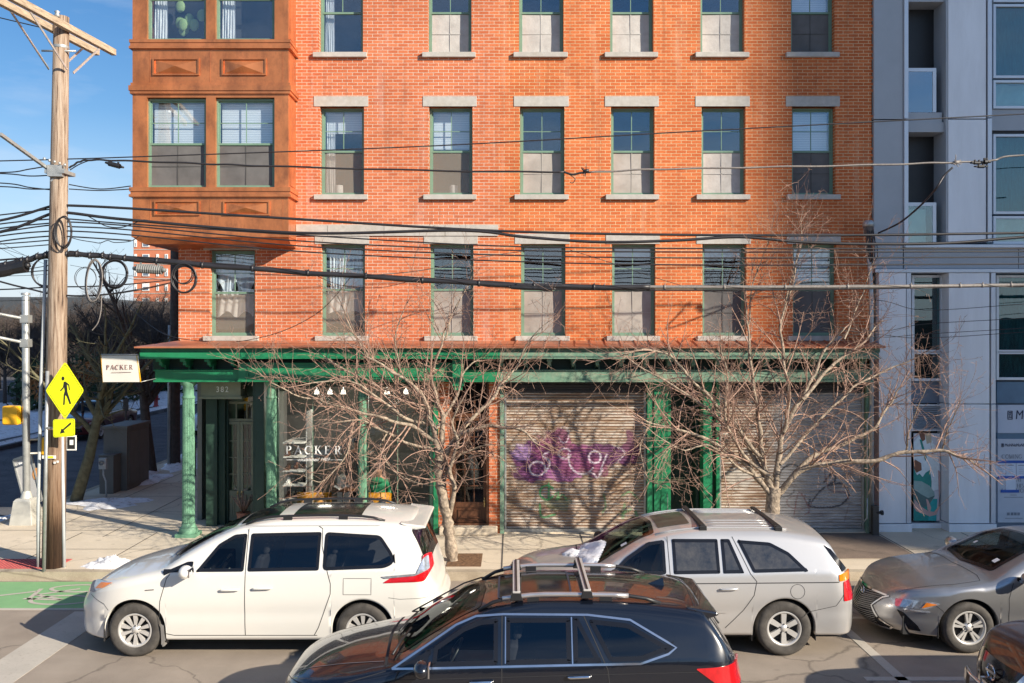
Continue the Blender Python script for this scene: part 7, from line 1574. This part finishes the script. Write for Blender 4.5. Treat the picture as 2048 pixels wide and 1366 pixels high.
snowcap(cro, [(1.08, -.10), (1.20, -.12), (1.24, .06), (1.16, .22), (1.02, .20), (.96, .04)], .08, 5, 'small lump of snow on the silver crossover bonnet')
q = MB(); cro.patch(q, 't', rounded([(1.75, -.55), (1.83, -.55), (1.83, -.47), (1.75, -.47)], .01), .007); q.build('sticker', M['white'], cro.root, recalc=False)

# graphite sedan at right
top = [(0, .52), (.05, .66), (.15, .76), (.4, .86), (.8, .94), (1.2, .985), (1.45, 1.02), (1.8, 1.18), (2.25, 1.37), (2.6, 1.43), (3.1, 1.44), (3.6, 1.38), (4.1, 1.22), (4.35, 1.12), (4.8, 1.08), (4.97, .98)]
sed = Car('sedan', 4.98, 12.82, dict(L=4.97, W=1.87, sill=.22, wf=1.16, wr=3.98, arch=.40, wz=.345, top=top, belt=[(0, .70), (.6, .82), (1.3, .93), (3, .98), (4.4, 1.0), (4.97, .97)], tumble=.46, nose=1.15, tail=.6, pe=2.2, rpe=2.8, cowl=1.5, seats=(2.3, 3.2), crown=.05, front=[(0, .16), (.2, .10), (.32, .0), (.5, .05), (.75, .20), (2, .22)]),
    'graphite grey sedan with spindle grille entering at right')
wn = [(rounded([(1.80, .98), (2.55, .99), (2.55, 1.31), (2.3, 1.27), (2.05, 1.15)], .02), 'carglass'), (rounded([(2.62, .99), (3.4, 1.0), (3.6, 1.1), (3.3, 1.27), (2.62, 1.31)], .03), 'privacy')]
g_ = [('s', [(1.68, .4), (1.68, .75), (1.75, .95)]), ('s', [(2.58, .35), (2.58, 1.33)]), ('s', [(3.4, .38), (3.55, .7), (3.52, .98)]), ('t', [(.20, -.62), (.6, -.72), (1.0, -.78), (1.38, -.76), (1.42, -.60), (1.36, 0), (1.42, .60), (1.38, .76)], .008), ('s', [(.70, .66), (.80, .58), (.84, .53)], .006)]
finish_car(sed, 'graphite', wn, rounded([(1.60, -.64), (1.48, 0), (1.60, .64), (2.40, .54), (2.44, 0), (2.40, -.54)], .07), rounded([(3.7, -.5), (4.25, -.6), (4.25, .6), (3.7, .5)], .06), g_,
    [(2.25, .82, .22, 'chrome'), (3.1, .84, .22, 'chrome')], [('headlight', 's', rounded([(.28, .56), (.60, .58), (.78, .665), (.70, .68), (.42, .675), (.26, .64)], .012), 'clear_lens', .008), ('turn_lens', 's', rounded([(.56, .59), (.74, .655), (.62, .67)], .01), 'orange_lens', .014), ('light_strip', 's', rounded([(.22, .545), (.62, .535), (.66, .55), (.3, .56)], .005), 'clear_lens', .012),
     ('air_intake', 's', rounded([(.30, .52), (.36, .50), (.52, .34), (.56, .27), (.42, .27)], .01), 'blackgloss', .006)], wheelspec=(.345, .225, .225, 5, 'duo'), mirror=(1.86, .97, 'graphite'))
gp = [(-.40, .66), (-.34, .62), (-.26, .48), (-.36, .36), (-.48, .26), (-.44, .22), (.44, .22), (.48, .26), (.36, .36), (.26, .48), (.34, .62), (.40, .66)]
gp = [(a*1.25, b) for a, b in gp]; q = MB(); sed.patch(q, 'f', gp, .006, 0, .06); q.build('grille', M['blackgloss'], sed.root, recalc=False); q = MB(); sed.ribbon(q, 'f', gp, .022, .016, 0, True)
sed_gr = q.build('grille_surround', M['chrome'], sed.root, recalc=False); q = MB()
for k in range(16):
    z = .245+k*.026; hw_ = .33 if .40 < z < .56 else (.42 if z < .40 else .42); sed.ribbon(q, 'f', [(-hw_, z+.03), (0, z-.02), (hw_, z+.03)], .007, .012)
q.build('grille_bars', M['rocker'], sed.root, recalc=False)
q = MB(); p = sed.front(0, .60, .03); q.lathe([(.065, 0), (.06, .015), (.045, .015), (.045, 0)], p, 24, 'x'); q.bar(p+Vector((0, -.03, -.03)), p+Vector((0, .01, .03)), .012, .012); q.bar(p+Vector((0, -.03, -.03)), p+Vector((0, .04, -.03)), .012, .012); q.build('badge', M['chrome'], sed.root)
q = MB(); sed.patch(q, 't', rounded([(1.86, .30), (1.92, .30), (1.92, .36), (1.86, .36)], .01), .007); sed.patch(q, 't', rounded([(1.72, -.5), (1.80, -.5), (1.80, -.42), (1.72, -.42)], .01), .007); q.build('sticker', M['white'], sed.root, recalc=False)

# dark suv nose at the bottom right corner
top = [(0, .70), (.06, .90), (.2, 1.02), (.6, 1.10), (1.1, 1.15), (1.4, 1.20), (1.8, 1.4), (2.3, 1.62), (2.8, 1.70), (3.6, 1.70), (4.4, 1.62), (4.7, 1.3), (4.8, 1.0)]
suv = Car('suv', 5.02, 9.32, dict(L=4.8, W=1.88, sill=.3, wf=.95, wr=3.7, arch=.40, wz=.36, top=top, belt=[(0, .9), (1, 1.04), (4.8, 1.12)], tumble=.38, nose=.9, tail=.5, pe=2.3, cowl=1.35, seats=(2.2, 3.1)), 'dark maroon suv nose cut off by the bottom right corner')
finish_car(suv, 'maroon', [(rounded([(1.7, 1.10), (2.5, 1.11), (2.5, 1.55), (2.1, 1.45)], .03), 'carglass')], rounded([(1.45, -.6), (1.36, 0), (1.45, .6), (2.2, .52), (2.24, 0), (2.2, -.52)], .06), None, [('t', [(.16, -.6), (.5, -.68), (1.2, -.7)], .008)], [], [('headlight', 's', rounded([(.26, .82), (.62, .86), (.72, .96), (.40, .95)], .02), 'clear_lens', .008)], wheelspec=(.36, .23, .22, 5, 'duo'))
q = MB(); vg = [(-.62, .86), (-.40, .86), (-.30, .62), (.30, .62), (.40, .86), (.62, .86), (.5, .84), (.34, .56), (-.34, .56), (-.5, .84)]
suv.patch(q, 'f', [(-.36, .87), (-.28, .60), (.28, .60), (.36, .87)], .006, 0, .06); q.build('grille', M['blackgloss'], suv.root, recalc=False); q = MB(); suv.ribbon(q, 'f', [(-.42, .88), (-.34, .70), (-.26, .585), (.26, .585), (.34, .70), (.42, .88)], .06, .02); p = suv.front(0, .76, .04)
q.lathe([(.085, -.01), (.08, .0), (.062, .0), (.062, -.01)], p, 28, 'x'); q.box(p.x-.015, p.x, p.y-.095, p.y+.095, p.z-.014, p.z+.014); q.build('badge', M['chrome'], suv.root, recalc=False)
q = MB(); suv.patch(q, 'f', rounded([(-.20, .40), (.14, .40), (.14, .55), (-.20, .55)], .015), .05); q.build('number_plate', M['fluoro'], suv.root, recalc=False)
q = MB(); q.tube([suv.front(y, .62, .10) for y in np.linspace(-.55, .5, 9)], .022, 8); q.bar(suv.front(.5, .62, .10), suv.front(.5, .40, .10), .04, .04); q.bar(suv.front(-.55, .62, .10), suv.front(-.55, .40, .10), .04, .04); q.bar(suv.front(.0, .46, .0), suv.front(.0, .46, .10), .04, .5); q.build('nudge_bar', M['chrome'], suv.root)

# far cars on the side street
def farcar(name, x, y, L, Wd, h, paint, label, sedan=True):
    tp = [(0, .5), (.2, .8), (1.1, .98), (1.3, 1.02), (2.0, h-.05), (2.6, h), (3.3, h-.03), (L-.8, 1.05 if sedan else h-.1), (L-.1, .95 if sedan else 1.0), (L, .8)]
    c = Car(name, 0, 0, dict(L=L, W=Wd, wf=.9, wr=L-1.0, arch=.38, top=tp, belt=[(0, .7), (1.2, .95), (L, .98)], cowl=1.2, seats=(2, 2.9), pe=2.4), label)
    finish_car(c, paint, [(rounded([(1.65, 1.0), (3.5, 1.02), (3.1, h-.12), (2.2, h-.10)], .03), 'privacy')], rounded([(1.32, -.6), (1.25, 0), (1.32, .6), (2.0, .5), (2.03, 0), (2.0, -.5)], .05), None, [('s', [(2.5, .4), (2.5, 1.0)])], [],
        [('headlight', 's', rounded([(.25, .62), (.6, .66), (.65, .76), (.3, .72)], .02), 'clear_lens', .008), ('headlight', 'S', rounded([(.25, .62), (.6, .66), (.65, .76), (.3, .72)], .02), 'clear_lens', .008), ('air_intake', 'f', rounded([(-.5, .35), (.5, .35), (.45, .5), (-.45, .5)], .03), 'blackgloss', .006)], interior=False, wheelspec=(.33, .21, .2, 5, 'duo'))
    c.root.location = (x, y, 0); c.root.rotation_euler.z = R(90); return c
farcar('sedan', -17.3, 34.6, 4.6, 1.8, 1.45, 'redcar', 'dark red car parked across the side street behind the utility cabinet')
farcar('sports_car', -12.35, 36.0, 4.4, 1.8, 1.3, 'whitecar', 'white sports car half hidden by the green shop column')
farcar('suv', -12.2, 41.6, 4.7, 1.9, 1.75, 'suvblack', 'black suv behind the white sports car', False)

# ---------------- shop furniture and people ----------------
M['mustard'] = mat('mustard_leather', (.62, .26, .012), .5, var=.12, scale=6)
def tubchair(x, y, label, rz=0):
    t = thing('tub_chair', (x, y, .19), label, 'chair'); q = MB(); n = 22; vs = []
    for k in range(n+1):
        a = R(180+180*k/n-0); hh = .42+.05*math.sin(math.pi*k/n)
        for r_, z in ((.36, .10), (.37, hh-.02), (.355, hh), (.325, hh), (.31, hh-.02), (.31, .25)): vs.append((x+r_*math.cos(a), y+r_*math.sin(a)*.9, .19+z+.12))
    q.add(vs, [(k*6+j, k*6+j+1, (k+1)*6+j+1, (k+1)*6+j) for k in range(n) for j in range(5)], 0, True); q.build('backrest', M['mustard'], t)
    q = MB(); q.lathe([(.0, .42), (.28, .42), (.31, .40), (.31, .28), (0, .28)], (x, y, .19), 20); q.build('seat', M['mustard'], t)
    for sx_, sy in ((-.22, -.2), (.22, -.2), (.22, .2), (-.22, .2)): q = MB(); q.tube([(x+sx_, y+sy, .47), (x+sx_*1.15, y+sy*1.15, .19)], .015, 6); q.build('leg', M['brown'], t)
    t.location.z += .15; return t
tubchair(X(616), 18.98, 'empty mustard tub chair at left in the shop window'); tubchair(X(742), 18.98, 'mustard tub chair holding the person in green')
def person(x, y, z, label, top, legs, hat, sit, face=-1, seed=1):
    """one skinned body per person; clothing, hair as children"""
    t = thing('person', (x, y, z), label, 'person')
    def skin(name, V, E, Rd, m_, sub=2):
        me = bpy.data.meshes.new(name); me.from_pydata([(a, b, c) for a, b, c in V], E, []); o = link_mesh(name, me, t); sk = o.modifiers.new('skin', 'SKIN'); 
        for i, r_ in enumerate(Rd): me.skin_vertices[0].data[i].radius = (r_, r_)
        me.skin_vertices[0].data[0].use_root = True; sk.use_smooth_shade = True; sb = o.modifiers.new('sub', 'SUBSURF'); sb.levels = sb.render_levels = sub; me.materials.append(M[m_])
        dg = bpy.context.evaluated_depsgraph_get(); m2 = bpy.data.meshes.new_from_object(o.evaluated_get(dg)); o.modifiers.clear(); o.data = m2; return o
    if sit:
        hip = .40; V = [(0, 0, hip), (0, .02, hip+.22), (0, .03, hip+.42), (0, .02, hip+.52), (0, -.02, hip+.62), (0, -.03, hip+.72),
            (-.19, .03, hip+.42), (-.27, -.02, hip+.20), (-.16, -.20, hip+.12), (-.08, -.28, hip+.14), (.19, .03, hip+.42), (.27, -.02, hip+.20), (.16, -.20, hip+.12), (.08, -.28, hip+.14),
            (-.10, 0, hip), (-.14, -.42, hip+.02), (-.13, -.44, .08), (-.13, -.58, .04), (.10, 0, hip), (.14, -.42, hip+.02), (.13, -.44, .08), (.13, -.58, .04)]
    else:
        hip = .92; V = [(0, 0, hip), (0, 0, hip+.24), (0, .01, hip+.48), (0, .0, hip+.57), (0, -.02, hip+.66), (0, -.03, hip+.75),
            (-.19, .0, hip+.48), (-.24, .01, hip+.20), (-.23, -.07, hip-.03), (-.22, -.09, hip-.12), (.19, 0, hip+.48), (.24, .01, hip+.20), (.20, -.12, hip+.0), (.18, -.15, hip-.07),
            (-.10, 0, hip-.04), (-.11, -.02, .48), (-.11, .03, .09), (-.11, -.10, .04), (.10, 0, hip-.04), (.11, -.02, .48), (.11, .03, .09), (.11, -.10, .04)]
    E = [(0, 1), (1, 2), (2, 3), (3, 4), (4, 5), (2, 6), (6, 7), (7, 8), (8, 9), (2, 10), (10, 11), (11, 12), (12, 13), (0, 14), (14, 15), (15, 16), (16, 17), (0, 18), (18, 19), (19, 20), (20, 21)]
    Rd = [.15, .135, .14, .055, .09, .08, .07, .05, .035, .03, .07, .05, .035, .03, .09, .065, .045, .035, .09, .065, .045, .035]
    V = [(a*1, b*(-face)*-1 if face > 0 else b, c) for a, b, c in V]
    skin('body', V, E, Rd, 'skin')
    skin('jacket', [V[0], V[1], V[2], V[6], V[7], V[8], V[10], V[11], V[12]], [(0, 1), (1, 2), (2, 3), (3, 4), (4, 5), (2, 6), (6, 7), (7, 8)], [.17, .16, .16, .09, .068, .05, .09, .068, .05], top)
    skin('trousers', [V[0], V[14], V[15], V[16], V[18], V[19], V[20]], [(0, 1), (1, 2), (2, 3), (0, 4), (4, 5), (5, 6)], [.165, .105, .08, .065, .105, .08, .065], legs)
    hz_ = V[5][2]; q = MB(); c = Vector((x, y-.02*(1 if face < 0 else -1), z+hz_)); off = c
    q.sphere(off+Vector((0, .0, .02)), .105, .115, .10, 16, 8) if hat else q.sphere(off+Vector((0, .02, .03)), .10, .11, .09, 16, 8)
    q.build('beanie' if hat else 'hair', M['hatcol' if hat else 'ink'], t)
    q = MB(); fy = -1 if face < 0 else 1; f0 = Vector((x, y+V[4][1], z+V[4][2]+.015))
    q.prism([(f0.x-.014, f0.z-.005), (f0.x+.014, f0.z-.005), (f0.x, f0.z+.04)], f0.y+fy*.085, f0.y+fy*.108); q.build('nose', M['skin'], t)
    q = MB()
    for e in (-.032, .032): q.sphere((f0.x+e, f0.y+fy*.083, f0.z+.04), .012, .01, .007, 8, 6)
    q.box(f0.x-.022, f0.x+.022, f0.y+fy*.086-.004, f0.y+fy*.086+.004, f0.z-.034, f0.z-.028); q.build('eyes_and_mouth', M['ink'], t)
    # hands: palm, four fingers and thumb each
    for hi in (9, 13):
        h = Vector(V[hi])+Vector((x, y, z)); w_ = Vector(V[hi-1])+Vector((x, y, z)); d = (h-w_).normalized(); sd = d.cross(Vector((0, 0, 1))).normalized(); q = MB()
        for k, l in enumerate((.060, .072, .076, .066)): b0 = h+sd*(.030-.02*k); q.tube([b0, b0+d*l*.5+Vector((0, 0, -.006)), b0+d*l+Vector((0, 0, -.022))], [.009, .0085, .006], 6)
        b0 = h-d*.03+sd*.035*(1 if hi == 9 else -1); q.tube([b0, b0+sd*.03*(1 if hi == 9 else -1)+d*.02, b0+sd*.035*(1 if hi == 9 else -1)+d*.05], [.011, .010, .007], 6); q.build('fingers', M['skin'], t)
    return t
M['skin'] = mat('skin', (.45, .24, .16), .6, var=.05); M['hatcol'] = mat('dark_grey_knit', (.05, .05, .05), .9); M['hoodie'] = mat('green_hoodie', (.02, .26, .12), .8, var=.1, scale=10); M['darkcoat'] = mat('black_coat', (.03, .028, .03), .85); M['jeans'] = mat('dark_jeans', (.03, .04, .07), .85)
pr = person(X(757, 19.0), 18.98, .29, 'seated person in a green hoodie and dark beanie, back to the shop window', 'hoodie', 'jeans', True, True, 1)
q = MB(); c = W[pr.name]; q.sphere(c+Vector((0, -.10, .86)), .15, .085, .07, 14, 8); q.build('hood', M['hoodie'], pr)
person(X(716, 19.9), 19.9, .19, 'standing person in a black coat behind the thin green column in the shop', 'darkcoat', 'darkcoat', False, False, -1)
tb_ = thing('side_table', (X(676), 18.95, .19), 'small table between the two mustard chairs in the shop window', 'table'); q = MB(); q.lathe([(0, .76), (.26, .76), (.26, .74), (0, .74)], (X(676), 18.95, .19), 24); q.build('table_top', M['brown'], tb_); q = MB(); q.tube([(X(676), 18.95, .95), (X(676), 18.95, .2)], .02, 8); q.build('leg', M['black'], tb_)
bk = thing('open_book', (X(672), 18.85, .96), 'open white magazine on the small table in the shop window', 'book'); q = MB(); c = W[bk.name]
for sg in (-1, 1): vs = [(c.x+sg*u*.13, c.y+v, c.z+.004+.10*u*(1.0-.25*u)) for u in (0, .33, .66, 1) for v in (-.1, .1)]; q.add(vs, [(2*k, 2*k+1, 2*k+3, 2*k+2) for k in range(3)], 0, True)
q.build('pages', M['white'], bk, recalc=False)
pt = thing('potted_plant', (X(487, 18.9), 18.9, .15), 'dried plant in a pot by the green entrance door', 'plant'); q = MB(); c = W[pt.name]; q.lathe([(.10, 0), (.15, .32), (.13, .32), (0, .28)], c, 16); q.build('pot', M['copper_roof'], pt); rr = random.Random(2); q = MB()
for k in range(40): d = Vector((rr.uniform(-.6, .6), rr.uniform(-.6, .6), 1)).normalized(); q.tube([c+Vector((0, 0, .3)), c+Vector((0, 0, .3))+d*rr.uniform(.25, .5)], [.006, .012], 3)
q.build('dry_stems', M['bark'], pt)
